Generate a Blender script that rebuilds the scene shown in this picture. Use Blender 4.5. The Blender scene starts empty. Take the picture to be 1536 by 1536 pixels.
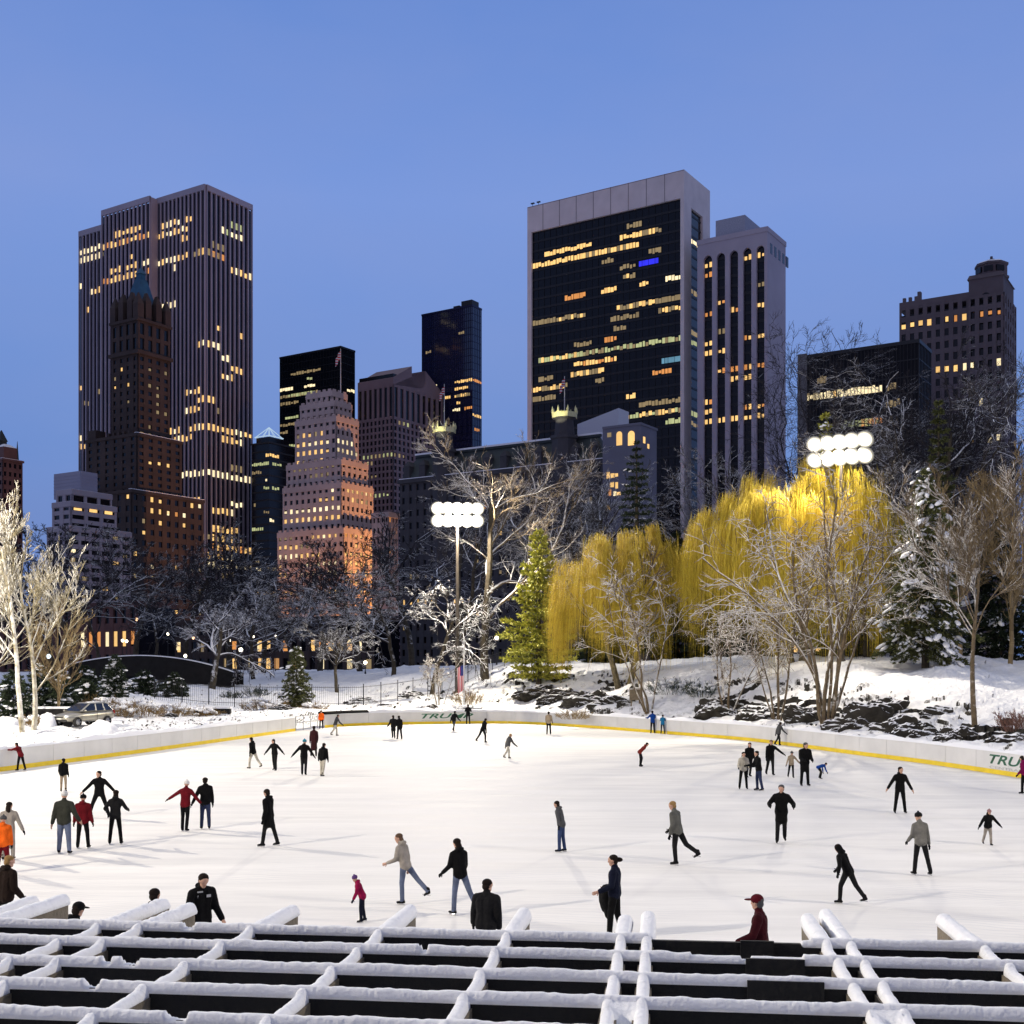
import bpy, bmesh, math, random
import numpy as np
from mathutils import Vector, Matrix, Euler

SC = bpy.context.scene
COL = SC.collection
F, HC, HOR, CX = 1800.0, 5.4, 1000.0, 768.0     # focal length in photo pixels, camera height, horizon row, centre column
R = math.radians

def W(px, py, Y):
    return Vector(((px - CX) * Y / F, Y, HC - (py - HOR) * Y / F))
def G(px, py, z=0.0):
    Y = F * (HC - z) / (py - HOR)
    return Vector(((px - CX) * Y / F, Y, z))

# ------------------------------------------------------------------ objects
def link(o, parent=None):
    COL.objects.link(o)
    if parent is not None:
        o.parent = parent
    return o
def tag(o, label=None, cat=None, group=None, kind=None):
    if label: o['label'] = label
    if cat: o['category'] = cat
    if group: o['group'] = group
    if kind: o['kind'] = kind
    return o
def empty(name, loc=(0, 0, 0), rz=0.0, label=None, cat=None, group=None):
    o = bpy.data.objects.new(name, None)
    o.empty_display_size = 0.2
    o.location = loc
    o.rotation_euler = (0, 0, rz)
    link(o)
    return tag(o, label, cat, group)
def mesh_obj(name, me, parent=None, mats=None):
    if mats is not None:
        for m in (mats if isinstance(mats, (list, tuple)) else [mats]):
            me.materials.append(m)
    return link(bpy.data.objects.new(name, me), parent)
def np_mesh(name, V, Q=None, T=None, smooth=False, mi=None):
    """mesh from numpy verts and quads / tris"""
    me = bpy.data.meshes.new(name)
    V = np.asarray(V, dtype=np.float32)
    me.vertices.add(len(V)); me.vertices.foreach_set('co', V.ravel())
    loops, starts, tot = [], [], 0
    nq = 0 if Q is None else len(Q); nt = 0 if T is None else len(T)
    L = []
    if nq: L.append(np.asarray(Q, dtype=np.int32).ravel())
    if nt: L.append(np.asarray(T, dtype=np.int32).ravel())
    L = np.concatenate(L)
    st = np.concatenate([np.arange(nq) * 4, nq * 4 + np.arange(nt) * 3]).astype(np.int32)
    me.loops.add(len(L)); me.loops.foreach_set('vertex_index', L)
    me.polygons.add(nq + nt); me.polygons.foreach_set('loop_start', st)
    me.polygons.foreach_set('use_smooth', np.full(nq + nt, smooth))
    if mi is not None: me.polygons.foreach_set('material_index', np.asarray(mi, dtype=np.int32))
    me.update(calc_edges=True); me.validate()
    return me

class MB:
    def __init__(s): s.v = []; s.f = []; s.m = []; s.mi = 0
    def add(s, vs, fs):
        b = len(s.v); s.v += [tuple(v) for v in vs]
        s.f += [tuple(i + b for i in f) for f in fs]; s.m += [s.mi] * len(fs)
        return s
    def box(s, x0, x1, y0, y1, z0, z1):
        return s.add([(x0,y0,z0),(x1,y0,z0),(x1,y1,z0),(x0,y1,z0),(x0,y0,z1),(x1,y0,z1),(x1,y1,z1),(x0,y1,z1)],
                     [(0,3,2,1),(4,5,6,7),(0,1,5,4),(1,2,6,5),(2,3,7,6),(3,0,4,7)])
    def frustum(s, x0, x1, y0, y1, z0, X0, X1, Y0, Y1, z1):
        return s.add([(x0,y0,z0),(x1,y0,z0),(x1,y1,z0),(x0,y1,z0),(X0,Y0,z1),(X1,Y0,z1),(X1,Y1,z1),(X0,Y1,z1)],
                     [(0,3,2,1),(4,5,6,7),(0,1,5,4),(1,2,6,5),(2,3,7,6),(3,0,4,7)])
    def prism(s, poly, z0, z1):
        n = len(poly)
        return s.add([(x,y,z0) for x,y in poly] + [(x,y,z1) for x,y in poly],
                     [tuple(range(n-1,-1,-1)), tuple(range(n,2*n))] + [(i,(i+1)%n,n+(i+1)%n,n+i) for i in range(n)])
    def lathe(s, cx, cy, prof, n=12):
        vs, fs = [], []
        for r, z in prof:
            for k in range(n):
                a = 2*math.pi*k/n; vs.append((cx+r*math.cos(a), cy+r*math.sin(a), z))
        for i in range(len(prof)-1):
            for k in range(n):
                fs.append((i*n+k, i*n+(k+1)%n, (i+1)*n+(k+1)%n, (i+1)*n+k))
        fs.append(tuple(range(n-1,-1,-1))); fs.append(tuple((len(prof)-1)*n+k for k in range(n)))
        return s.add(vs, fs)
    def tube(s, pts, rad, n=8, cap=True):
        pts = [Vector(p) for p in pts]
        if not hasattr(rad, '__len__'): rad = [rad]*len(pts)
        vs, fs = [], []
        ref = None
        for i, p in enumerate(pts):
            d = (pts[min(i+1,len(pts)-1)] - pts[max(i-1,0)]).normalized()
            if ref is None:
                ref = Vector((0,0,1)) if abs(d.z) < .9 else Vector((1,0,0))
            a = d.cross(ref).normalized(); b = a.cross(d).normalized(); ref = b
            for k in range(n):
                t = 2*math.pi*k/n
                vs.append(p + (a*math.cos(t) + b*math.sin(t))*rad[i])
        for i in range(len(pts)-1):
            for k in range(n):
                fs.append((i*n+k, i*n+(k+1)%n, (i+1)*n+(k+1)%n, (i+1)*n+k))
        if cap:
            fs.append(tuple(range(n-1,-1,-1))); fs.append(tuple((len(pts)-1)*n+k for k in range(n)))
        return s.add(vs, fs)
    def ball(s, c, r, n=10, m=6, rot=None):
        r = r if hasattr(r, '__len__') else (r, r, r)
        vs, fs = [], []
        for i in range(m+1):
            th = math.pi*i/m
            for k in range(n):
                ph = 2*math.pi*k/n
                p = Vector((r[0]*math.sin(th)*math.cos(ph), r[1]*math.sin(th)*math.sin(ph), r[2]*math.cos(th)))
                if rot is not None: p = rot @ p
                vs.append(p + Vector(c))
        for i in range(m):
            for k in range(n):
                fs.append((i*n+k, (i+1)*n+k, (i+1)*n+(k+1)%n, i*n+(k+1)%n))
        return s.add(vs, fs)
    def build(s, name, mats, parent=None, smooth=False):
        me = bpy.data.meshes.new(name)
        me.from_pydata(s.v, [], s.f)
        if not isinstance(mats, (list, tuple)): mats = [mats]
        for m in mats: me.materials.append(m)
        me.polygons.foreach_set('material_index', s.m)
        if smooth: me.polygons.foreach_set('use_smooth', [True]*len(s.f))
        me.validate(); me.update()
        return link(bpy.data.objects.new(name, me), parent)

# ------------------------------------------------------------------ numpy value noise
def _hash(ix, iy, seed):
    h = (ix.astype(np.int64)*374761393 + iy.astype(np.int64)*668265263 + seed*982451653) & 0x7fffffff
    h = ((h ^ (h >> 13)) * 1274126177) & 0x7fffffff
    return ((h ^ (h >> 16)) & 0xffff) / 65535.0
def vnoise(x, y, seed=0):
    x = np.asarray(x, float); y = np.asarray(y, float)
    ix = np.floor(x); iy = np.floor(y); fx = x-ix; fy = y-iy
    fx = fx*fx*(3-2*fx); fy = fy*fy*(3-2*fy)
    a = _hash(ix,iy,seed); b = _hash(ix+1,iy,seed); c = _hash(ix,iy+1,seed); d = _hash(ix+1,iy+1,seed)
    return (a*(1-fx)+b*fx)*(1-fy) + (c*(1-fx)+d*fx)*fy
def fbm(x, y, seed=0, oct=4):
    s = 0; a = .5
    for i in range(oct):
        s = s + a*vnoise(x*2**i, y*2**i, seed+i*17); a *= .5
    return s/(1-.5**oct)
def sstep(e0, e1, x):
    t = np.clip((x-e0)/(e1-e0), 0, 1); return t*t*(3-2*t)

# ------------------------------------------------------------------ materials
_M = {}
def _new(name):
    m = bpy.data.materials.new(name); m.use_nodes = True
    nt = m.node_tree; b = nt.nodes['Principled BSDF']
    return m, nt, b
def N(nt, t, **k):
    n = nt.nodes.new(t)
    for a, v in k.items(): setattr(n, a, v)
    return n
def mixc(nt, fac, a, b, blend='MIX'):
    n = N(nt, 'ShaderNodeMix', data_type='RGBA', blend_type=blend)
    for s, v in ((0, fac), (6, a), (7, b)):
        if isinstance(v, bpy.types.NodeSocket): nt.links.new(v, n.inputs[s])
        elif s == 0: n.inputs[0].default_value = v
        else: n.inputs[s].default_value = (*v, 1) if len(v) == 3 else v
    return n.outputs[2]
def math_(nt, op, a, b=None, c=None, clamp=False):
    n = N(nt, 'ShaderNodeMath', operation=op, use_clamp=clamp)
    for i, v in enumerate((a, b, c)):
        if v is None: continue
        if isinstance(v, bpy.types.NodeSocket): nt.links.new(v, n.inputs[i])
        else: n.inputs[i].default_value = v
    return n.outputs[0]
def noise_(nt, scale, detail=4, rough=.55, coord='Object', vec=None):
    n = N(nt, 'ShaderNodeTexNoise'); n.inputs['Scale'].default_value = scale
    n.inputs['Detail'].default_value = detail; n.inputs['Roughness'].default_value = rough
    if vec is None:
        tc = N(nt, 'ShaderNodeTexCoord'); vec = tc.outputs[coord]
    nt.links.new(vec, n.inputs['Vector'])
    return n.outputs['Fac']
def ramp(nt, fac, p0, p1, c0=(0,0,0), c1=(1,1,1)):
    n = N(nt, 'ShaderNodeValToRGB')
    n.color_ramp.elements[0].position = p0; n.color_ramp.elements[1].position = p1
    n.color_ramp.elements[0].color = (*c0, 1); n.color_ramp.elements[1].color = (*c1, 1)
    nt.links.new(fac, n.inputs[0]); return n.outputs[0]

def mat(name, color, rough=.7, metal=0.0, var=.25, scale=3.0, bump=0.0, bscale=None, spec=.4, coat=0):
    """plain surface with mottled colour and fine relief"""
    if name in _M: return _M[name]
    m, nt, b = _new(name)
    c2 = tuple(max(0, x*(1-var)) for x in color); c1 = tuple(min(1, x*(1+var*.6)) for x in color)
    nz = noise_(nt, scale)
    nt.links.new(ramp(nt, nz, .3, .7, c2, c1), b.inputs['Base Color'])
    b.inputs['Roughness'].default_value = rough; b.inputs['Metallic'].default_value = metal
    b.inputs['Specular IOR Level'].default_value = spec
    if coat: b.inputs['Coat Weight'].default_value = coat
    if bump:
        bp = N(nt, 'ShaderNodeBump'); bp.inputs['Strength'].default_value = bump; bp.inputs['Distance'].default_value = .05
        nt.links.new(noise_(nt, bscale or scale*8), bp.inputs['Height']); nt.links.new(bp.outputs[0], b.inputs['Normal'])
    _M[name] = m; return m

def strand(name, dark, light, rough=.7):
    """twigs, whips and needles: every strand its own shade"""
    if name in _M: return _M[name]
    m, nt, b = _new(name); g = N(nt, 'ShaderNodeNewGeometry')
    k = math_(nt, 'ADD', math_(nt, 'MULTIPLY', g.outputs['Random Per Island'], .65), math_(nt, 'MULTIPLY', noise_(nt, .9, 3), .5))
    nt.links.new(ramp(nt, k, .15, .95, dark, light), b.inputs['Base Color']); b.inputs['Roughness'].default_value = rough; b.inputs['Specular IOR Level'].default_value = .25
    _M[name] = m; return m
SNOW = (.84, .85, .88)
def snowy(name, color, thr=.25, soft=.25, nscale=2.0, namp=.5, rough=.85, var=.3, cscale=3.0, snow=SNOW, bump=.3):
    """a surface that carries snow wherever it faces up"""
    if name in _M: return _M[name]
    m, nt, b = _new(name)
    geo = N(nt, 'ShaderNodeNewGeometry'); sp = N(nt, 'ShaderNodeSeparateXYZ')
    nt.links.new(geo.outputs['Normal'], sp.inputs[0])
    tc = N(nt, 'ShaderNodeTexCoord')
    nz = noise_(nt, nscale, 3, .6, vec=tc.outputs['Object'])
    h = math_(nt, 'ADD', sp.outputs['Z'], math_(nt, 'MULTIPLY', math_(nt, 'SUBTRACT', nz, .5), namp))
    fac = ramp(nt, h, max(0, min(.98, thr)), max(.01, min(1, thr+soft))) if thr >= 0 else ramp(nt, math_(nt, 'ADD', math_(nt, 'MULTIPLY', h, .5), .5), .5+thr*.5, .5+thr*.5+soft*.5)
    n2 = noise_(nt, cscale, 4, .6, vec=tc.outputs['Object'])
    base = ramp(nt, n2, .3, .7, tuple(x*(1-var) for x in color), tuple(min(1, x*(1+var)) for x in color))
    nt.links.new(mixc(nt, fac, base, snow), b.inputs['Base Color'])
    b.inputs['Roughness'].default_value = rough; b.inputs['Specular IOR Level'].default_value = .2
    if bump:
        bp = N(nt, 'ShaderNodeBump'); bp.inputs['Strength'].default_value = bump; bp.inputs['Distance'].default_value = .08
        nt.links.new(noise_(nt, nscale*4, 4, .6, vec=tc.outputs['Object']), bp.inputs['Height']); nt.links.new(bp.outputs[0], b.inputs['Normal'])
    _M[name] = m; return m

def glow(name, color, strength, var=.35, scale=.8):
    """a lit pane or lamp: gives off light, uneven from pane to pane"""
    if name in _M: return _M[name]
    m, nt, b = _new(name)
    b.inputs['Base Color'].default_value = (.02, .02, .02, 1)
    b.inputs['Emission Color'].default_value = (*color, 1)
    if var:
        oi = N(nt, 'ShaderNodeObjectInfo')
        nz = noise_(nt, scale, 2, .6)
        k = math_(nt, 'ADD', math_(nt, 'MULTIPLY', oi.outputs['Random'], var), math_(nt, 'MULTIPLY', nz, var))
        k = math_(nt, 'ADD', k, 1-var)
        nt.links.new(math_(nt, 'MULTIPLY', k, strength), b.inputs['Emission Strength'])
    else:
        b.inputs['Emission Strength'].default_value = strength
    _M[name] = m; return m

def glass(name, color, rough=.12, var=.3, spec=.5):
    return mat(name, color, rough=rough, var=var, scale=.2, spec=spec)
# ================================================================== rink boards: the path of their foot on the ice
BP = [(-29,20),(-30.5,30),(-30.3,40),(-29,50),(-26.4,61.3),(-23.8,72.3),(-21.9,81.3),(-19.6,93),(-17.2,104),(-14.1,109.6),(-9.6,112.2),
      (-4.8,113.7),(-.5,113.8),(3.1,110.8),(7.2,105),(10.9,98.7),(13.9,93.5),(17.2,87.2),(19.2,80.6),(21.3,72.6),(23.1,66.2),(24.7,57.9),(26.2,48),(27,36),(26.5,22)]
def catmull(pts, step=.6):
    out = []
    P = [np.array(p, float) for p in pts]
    P = [2*P[0]-P[1]] + P + [2*P[-1]-P[-2]]
    for i in range(1, len(P)-2):
        n = max(2, int(np.linalg.norm(P[i+1]-P[i])/step))
        for k in range(n):
            t = k/n
            out.append(.5*((2*P[i]) + (-P[i-1]+P[i+1])*t + (2*P[i-1]-5*P[i]+4*P[i+1]-P[i+2])*t*t + (-P[i-1]+3*P[i]-3*P[i+1]+P[i+2])*t**3))
    out.append(P[-2]); return np.array(out)
BOARD = catmull(BP)
_bu = BOARD[:,0]/BOARD[:,1]
_o = np.argsort(_bu)
def Yb(u): return np.interp(u, _bu[_o], BOARD[_o,1])

# terrain profiles: photo column -> (Y, z) behind the boards
def zz(py, Y): return HC - (py-HOR)*Y/F
COLS = {
 -400: [(0,.95),(8,1.6),(25,1.9),(60,2.6),(130,3.6),(400,4)],
 0:   [(61.5,.95),(64,1.05),(75,1.55),(90,1.9),(130,2.5),(200,3.2),(400,4)],
 200: [(73,.95),(76,1.05),(85,1.35),(95,1.7),(110,2.3),(150,3.6),(200,4.2),(400,4.2)],
 330: [(88,.95),(91,1.1),(105,1.3),(120,1.7),(150,2.9),(180,4.3),(400,4.2)],
 500: [(107,.95),(110,1.15),(116,1.5),(130,1.8),(150,2.9),(180,4.6),(400,4.2)],
 650: [(112.5,.95),(115,1.2),(120,1.75),(135,2.8),(150,4.6),(180,5.4),(260,5),(400,4.2)],
 780: [(113,.95),(115,1.3),(118,2.1),(125,4.0),(132,5.4),(150,5.8),(180,6),(260,5),(400,4.2)],
 950: [(99.5,.95),(101,1.2),(103,2.0),(111,3.6),(119,5.1),(131,5.8),(170,6),(260,5),(400,4.2)],
 1100:[(89,.95),(90.5,1.2),(92.5,1.65),(98.5,3.5),(105,5.3),(120,6.1),(170,6),(260,5),(400,4.2)],
 1250:[(76.3,.95),(78,1.2),(81,1.85),(88.5,3.8),(96,5.7),(110,6.3),(170,6),(260,5),(400,4.2)],
 1400:[(66,.95),(68,1.2),(72,1.65),(81,3.6),(90,5.4),(100,6.2),(130,6.4),(260,5),(400,4.2)],
 1536:[(58,.95),(60,1.2),(64,1.9),(75,2.9),(85,4.5),(95,5.7),(130,6.4),(260,5),(400,4.2)],
 1900:[(0,.95),(4,1.6),(20,3.5),(40,5.5),(80,6.2),(200,5),(400,4.2)],
}
_cu, _cp = [], []
for c, prof in sorted(COLS.items()):
    u = (c-CX)/F; yb = float(Yb(u))
    off = 0 if c in (-400, 1900) else yb
    _cu.append(u); _cp.append(([max(0, a-off) for a, b in prof], [b for a, b in prof]))
_cu = np.array(_cu)
def tz_base(X, Y):
    X = np.asarray(X, float); Y = np.asarray(Y, float)
    u = np.clip(X/np.maximum(Y,1), _cu[0], _cu[-1]); d = np.maximum(Y - Yb(X/np.maximum(Y,1)), 0)
    k = np.clip(np.searchsorted(_cu, u)-1, 0, len(_cu)-2)
    zs = np.array([np.interp(d, p[0], p[1]) for p in _cp])
    idx = np.arange(len(u.ravel()))
    zs = zs.reshape(len(_cp), -1); kk = k.ravel()
    t = ((u-_cu[k])/(_cu[k+1]-_cu[k])).ravel(); t = t*t*(3-2*t)
    return (zs[kk, idx]*(1-t) + zs[kk+1, idx]*t).reshape(X.shape)
def rock_mask(X, Y):
    u = X/np.maximum(Y,1)*F + CX; d = Y - Yb(X/np.maximum(Y,1))
    m = sstep(745,780,u)*(1-sstep(930,985,u))*sstep(3,5,d)*(1-sstep(16,20,d))
    m2 = sstep(1040,1090,u)*sstep(2.5,4.5,d)*(1-sstep(11,15,d))
    m3 = .55*sstep(505,540,u)*(1-sstep(760,790,u))*sstep(3,5,d)*(1-sstep(26,34,d))
    m4 = .25*sstep(140,200,u)*(1-sstep(330,380,u))*sstep(3,5,d)*(1-sstep(20,30,d))
    return np.clip(m+m2+m3+m4, 0, 1)
def tz_np(X, Y):
    z = tz_base(X, Y)
    d = Y - Yb(X/np.maximum(Y,1))
    near = sstep(.3, 3, d)
    uu = X/np.maximum(Y,1)*F+CX; gate = sstep(425,443,uu)*(1-sstep(487,500,uu)); ramp_ = 1-gate*(1-sstep(.4,5.5,d)); z_b = z*ramp_
    z = z + (fbm(X*.9, Y*.9, 3)-.5)*(.25 + .3*near)*(1-sstep(300,500,Y)) + (fbm(X*.13, Y*.13, 9)-.5)*1.0*sstep(6,25,d)*(1-sstep(300,500,Y))
    # shovelled bank: lumps right behind the boards
    z = z + (vnoise(X*1.6, Y*1.6, 21)-.35)*.42*sstep(0,.8,d)*(1-sstep(1.5,4,d))
    z = z_b + (z-tz_base(X, Y))*ramp_**2
    m = rock_mask(X, Y)
    # tilted, stepped ledges
    n = fbm(X*.22+Y*.07, Y*.16-X*.05, 31, 4)*3.2 + X*.06
    st = np.floor(n*2.2)/2.2; fr = (n*2.2) % 1
    n2 = fbm(X*.6, Y*.5, 77, 3)
    z = z + m*((st-n)*.75*(.55+.9*n2) + (n2-.5)*.8)
    return z
def tz(X, Y): return float(tz_np(np.array([X]), np.array([Y]))[0])

M_snow_ground = None
def make_snow_ground():
    m, nt, b = _new('snowy_ground')
    geo = N(nt, 'ShaderNodeNewGeometry'); sp = N(nt, 'ShaderNodeSeparateXYZ'); nt.links.new(geo.outputs['True Normal'], sp.inputs[0])
    tc = N(nt, 'ShaderNodeTexCoord')
    nz = noise_(nt, 1.1, 5, .65, vec=tc.outputs['Object'])
    h = math_(nt, 'ADD', sp.outputs['Z'], math_(nt, 'MULTIPLY', math_(nt, 'SUBTRACT', nz, .5), .35))
    fac = ramp(nt, h, .68, .80)
    rock = ramp(nt, noise_(nt, 2.2, 5, .6, vec=tc.outputs['Object']), .3, .75, (.010,.0095,.009), (.045,.04,.032))
    sn = ramp(nt, noise_(nt, .5, 5, .6, vec=tc.outputs['Object']), .25, .75, (.74,.75,.78), (.88,.88,.89))
    nt.links.new(mixc(nt, fac, rock, sn), b.inputs['Base Color'])
    b.inputs['Roughness'].default_value = .9; b.inputs['Specular IOR Level'].default_value = .15
    bp = N(nt, 'ShaderNodeBump'); bp.inputs['Strength'].default_value = .55; bp.inputs['Distance'].default_value = .12
    nt.links.new(noise_(nt, 3.5, 6, .65, vec=tc.outputs['Object']), bp.inputs['Height']); nt.links.new(bp.outputs[0], b.inputs['Normal'])
    return m
def build_terrain():
    us = np.concatenate([np.linspace(-1.38,-.5,50)[:-1], np.linspace(-.5,.5,640), np.linspace(.5,1.15,40)[1:]])
    ds = [.16]; s = .22
    while ds[-1] < 60: ds.append(ds[-1]+s); s = min(s*1.012, .7)
    while ds[-1] < 200: ds.append(ds[-1]+3)
    ds += [260, 350, 500, 900, 1500]
    ds = np.array(ds)
    U, D = np.meshgrid(us, ds); Y = Yb(U)+D; X = U*Y
    Z = tz_np(X, Y)
    Z[D > 400] = 4.2
    V = np.stack([X, Y, Z], -1).reshape(-1, 3)
    nr, nc = U.shape
    i = np.arange(nr-1)[:,None]*nc + np.arange(nc-1)[None,:]
    Q = np.stack([i, i+1, i+nc+1, i+nc], -1).reshape(-1, 4)
    me = np_mesh('snow_ground', V, Q, smooth=False)
    o = mesh_obj('snowy_ground', me, None, make_snow_ground()); tag(o, kind='structure')
build_terrain()

# low ground under everything, out to the horizon
mb = MB(); mb.add([(-1800,-200,-.3),(1800,-200,-.3),(1800,1700,-.3),(-1800,1700,-.3)], [(0,1,2,3)])
tag(mb.build('ground', mat('packed_snow', (.55,.56,.6), .9)), kind='structure')

# ------------------------------------------------------------------ ice
def ice_mat():
    m, nt, b = _new('skated_ice')
    tc = N(nt, 'ShaderNodeTexCoord')
    mp = N(nt, 'ShaderNodeMapping'); mp.inputs['Scale'].default_value = (.12, .9, 1); mp.inputs['Rotation'].default_value = (0,0,.12)
    nt.links.new(tc.outputs['Object'], mp.inputs[0])
    a = noise_(nt, 1.0, 6, .65, vec=mp.outputs[0])
    bb = noise_(nt, .09, 4, .5, vec=tc.outputs['Object'])
    col = ramp(nt, a, .32, .62, (.67,.655,.63), (.83,.81,.775))
    col = mixc(nt, ramp(nt, bb, .35, .65), mixc(nt, .35, col, (.60,.60,.61)), col)
    # skate cuts: fine scratched arcs
    w = N(nt, 'ShaderNodeTexWave', wave_type='RINGS', rings_direction='Z'); w.inputs['Scale'].default_value = 1.3
    w.inputs['Distortion'].default_value = 14; w.inputs['Detail'].default_value = 4; w.inputs['Detail Scale'].default_value = .35
    nt.links.new(tc.outputs['Object'], w.inputs['Vector'])
    cut = ramp(nt, w.outputs['Fac'], .93, 1.0)
    cut = math_(nt, 'MULTIPLY', cut, ramp(nt, noise_(nt, .25, 3, .6, vec=tc.outputs['Object']), .45, .6))
    col = mixc(nt, math_(nt, 'MULTIPLY', cut, .75), col, (.54,.55,.58))
    nt.links.new(col, b.inputs['Base Color'])
    nt.links.new(ramp(nt, a, .3, .7, (.62,)*3, (.85,)*3), b.inputs['Roughness'])
    b.inputs['Specular IOR Level'].default_value = .22
    bp = N(nt, 'ShaderNodeBump'); bp.inputs['Strength'].default_value = .12; bp.inputs['Distance'].default_value = .02
    nt.links.new(a, bp.inputs['Height']); nt.links.new(bp.outputs[0], b.inputs['Normal'])
    return m
mb = MB(); n = len(BOARD)
mb.add([(x, y, 0) for x, y in BOARD], [tuple(range(n-1,-1,-1))])
tag(mb.build('ice', ice_mat()), kind='structure')
mb = MB(); mb.box(-60, 60, -12, 19.0, -.25, .02)
tag(mb.build('terrace', snowy('terrace_paving', (.05,.05,.055), thr=.9, soft=.3, namp=.9, nscale=.5)), kind='structure')

# ------------------------------------------------------------------ boards
_seg = np.linalg.norm(np.diff(BOARD, axis=0), axis=1); BS = np.concatenate([[0], np.cumsum(_seg)])
def bpos(s):
    x = np.interp(s, BS, BOARD[:,0]); y = np.interp(s, BS, BOARD[:,1])
    x2 = np.interp(s+.4, BS, BOARD[:,0]); y2 = np.interp(s+.4, BS, BOARD[:,1])
    x1 = np.interp(s-.4, BS, BOARD[:,0]); y1 = np.interp(s-.4, BS, BOARD[:,1])
    t = np.array([x2-x1, y2-y1]); t /= np.linalg.norm(t)
    return np.array([x, y]), t, np.array([t[1], -t[0]])      # point, tangent, normal towards the ice (path runs clockwise)
def s_at_px(px):
    u = (px-CX)/F
    k = int(np.argmin(abs(_bu-u)))
    return float(np.interp(u, _bu[max(0,k-2):k+3], BS[max(0,k-2):k+3]))
def board_sweep(mb, s0, s1, prof, step=.6):
    """prof: list of (offset towards ice, z)"""
    n = max(2, int((s1-s0)/step)); k = len(prof); vs, fs = [], []
    for i in range(n+1):
        p, t, nn = bpos(s0+(s1-s0)*i/n)
        for o, z in prof: vs.append((p[0]+nn[0]*o, p[1]+nn[1]*o, z))
    for i in range(n):
        for j in range(k):
            fs.append((i*k+j, i*k+(j+1)%k, (i+1)*k+(j+1)%k, (i+1)*k+j))
    fs.append(tuple(range(k-1,-1,-1))); fs.append(tuple(n*k+j for j in range(k)))
    mb.add(vs, fs)
M_board = mat('white_board_plastic', (.66,.655,.64), .45, var=.10, scale=.6)
M_kick = mat('yellow_kick_plate', (.80,.58,.015), .45, var=.12, scale=1.5)
rb = empty('rink_boards', (0,0,0), 0, 'white dasher board wall with yellow kick strip curving round the far ice', 'rink boards')
g0, g1 = s_at_px(443), s_at_px(487)
for a, b in ((0, g0), (g1, BS[-1])):          # one panel after another, a fine joint between them
    k = max(1, round((b-a)/2.9))
    for i in range(k):
        mb = MB(); board_sweep(mb, a+(b-a)*i/k+.012, a+(b-a)*(i+1)/k-.012, [(0,0),(0,1.16),(-.12,1.16),(-.12,0)], .5); mb.build('board_panel', M_board, rb)
mb = MB()
for a, b in ((0, g0), (g1, BS[-1])): board_sweep(mb, a, b, [(-.121,0),(-.121,1.15),(-.14,1.15),(-.14,0)])
mb.build('backing_rail', mat('board_seam', (.30,.30,.30), .6), rb)
mb = MB()
for a, b in ((0, g0), (g1, BS[-1])): board_sweep(mb, a, b, [(.014,.004),(.014,.24),(.001,.245),(.001,.004)])
mb.build('kick_strip', M_kick, rb)
# snow lying along the board top
mb = MB(); n = int(BS[-1]/.35); vs, fs = [], []; K = 6; rng = random.Random(5)
for i in range(n+1):
    s = BS[-1]*i/n; p, t, nn = bpos(s)
    gate = g0-.3 < s < g1+2.2
    h = 0 if gate else (.03 + .30*float(vnoise(np.array([s*.55]), np.array([1.]), 8)[0])**1.6 + .08*rng.random())
    w0, w1 = -.34, (-.02 if gate else .012 + .03*rng.random())
    for k in range(K):
        a = math.pi*k/(K-1)
        vs.append((p[0]+nn[0]*((w0+w1)/2 + (w1-w0)/2*math.cos(a)), p[1]+nn[1]*((w0+w1)/2 + (w1-w0)/2*math.cos(a)), 1.155 + (h*math.sin(a)**.7 if 0 < k < K-1 else -.03)))
for i in range(n):
    for k in range(K-1): fs.append((i*K+k, i*K+k+1, (i+1)*K+k+1, (i+1)*K+k))
mb.add(vs, fs); mb.build('snow_cap', snowy('board_snow', (.6,.6,.6), thr=-.9, soft=.2), rb, smooth=True)
# gate
M_steel = mat('galvanised_steel', (.35,.36,.38), .4, metal=.7)
gt = MB(); pa, ta, na = bpos(g0+.1); pb, tb, nb = bpos(g1-1.2)
for f in (0, .33, .66, 1):
    q = pa*(1-f)+pb*f; gt.tube([(q[0],q[1],.05),(q[0],q[1],1.25)], .03, 6)
for z in (.15, .7, 1.22): gt.tube([(pa[0],pa[1],z),(pb[0],pb[1],z)], .03, 6)
gt.build('gate', M_steel, rb)
# lettering wrapped onto the boards
def lettering(body, s_mid, z0, height, width, m, name, parent, shear=.28, off=.006):
    cu = bpy.data.curves.new(name, 'FONT'); cu.body = body; cu.size = 1; cu.shear = shear; cu.align_x = 'CENTER'; cu.resolution_u = 3; cu.offset = .022
    ob = bpy.data.objects.new(name, cu); COL.objects.link(ob)
    dg = bpy.context.evaluated_depsgraph_get()
    me = bpy.data.meshes.new_from_object(ob.evaluated_get(dg)); bpy.data.objects.remove(ob)
    co = np.array([v.co[:] for v in me.vertices]); lo, hi = co.min(0), co.max(0)
    for v in me.vertices:
        s = s_mid + ((v.co.x-lo[0])/(hi[0]-lo[0])-.5)*width; z = z0 + (v.co.y-lo[1])/(hi[1]-lo[1])*height
        p, t, nn = bpos(s); v.co = (p[0]+nn[0]*off, p[1]+nn[1]*off, z)
    me.materials.clear(); me.materials.append(m)
    return link(bpy.data.objects.new(name, me), parent)
M_green = mat('green_board_print', (.012,.10,.05), .5, var=.1)
M_gprint = mat('grey_board_print', (.42,.43,.44), .5, var=.1)
sA = s_at_px(671); sA0, sA1 = s_at_px(632), s_at_px(710)
lettering('TRUMP', (sA0+sA1)/2, .52, .46, abs(sA1-sA0), M_green, 'lettering', rb, .34)
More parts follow.
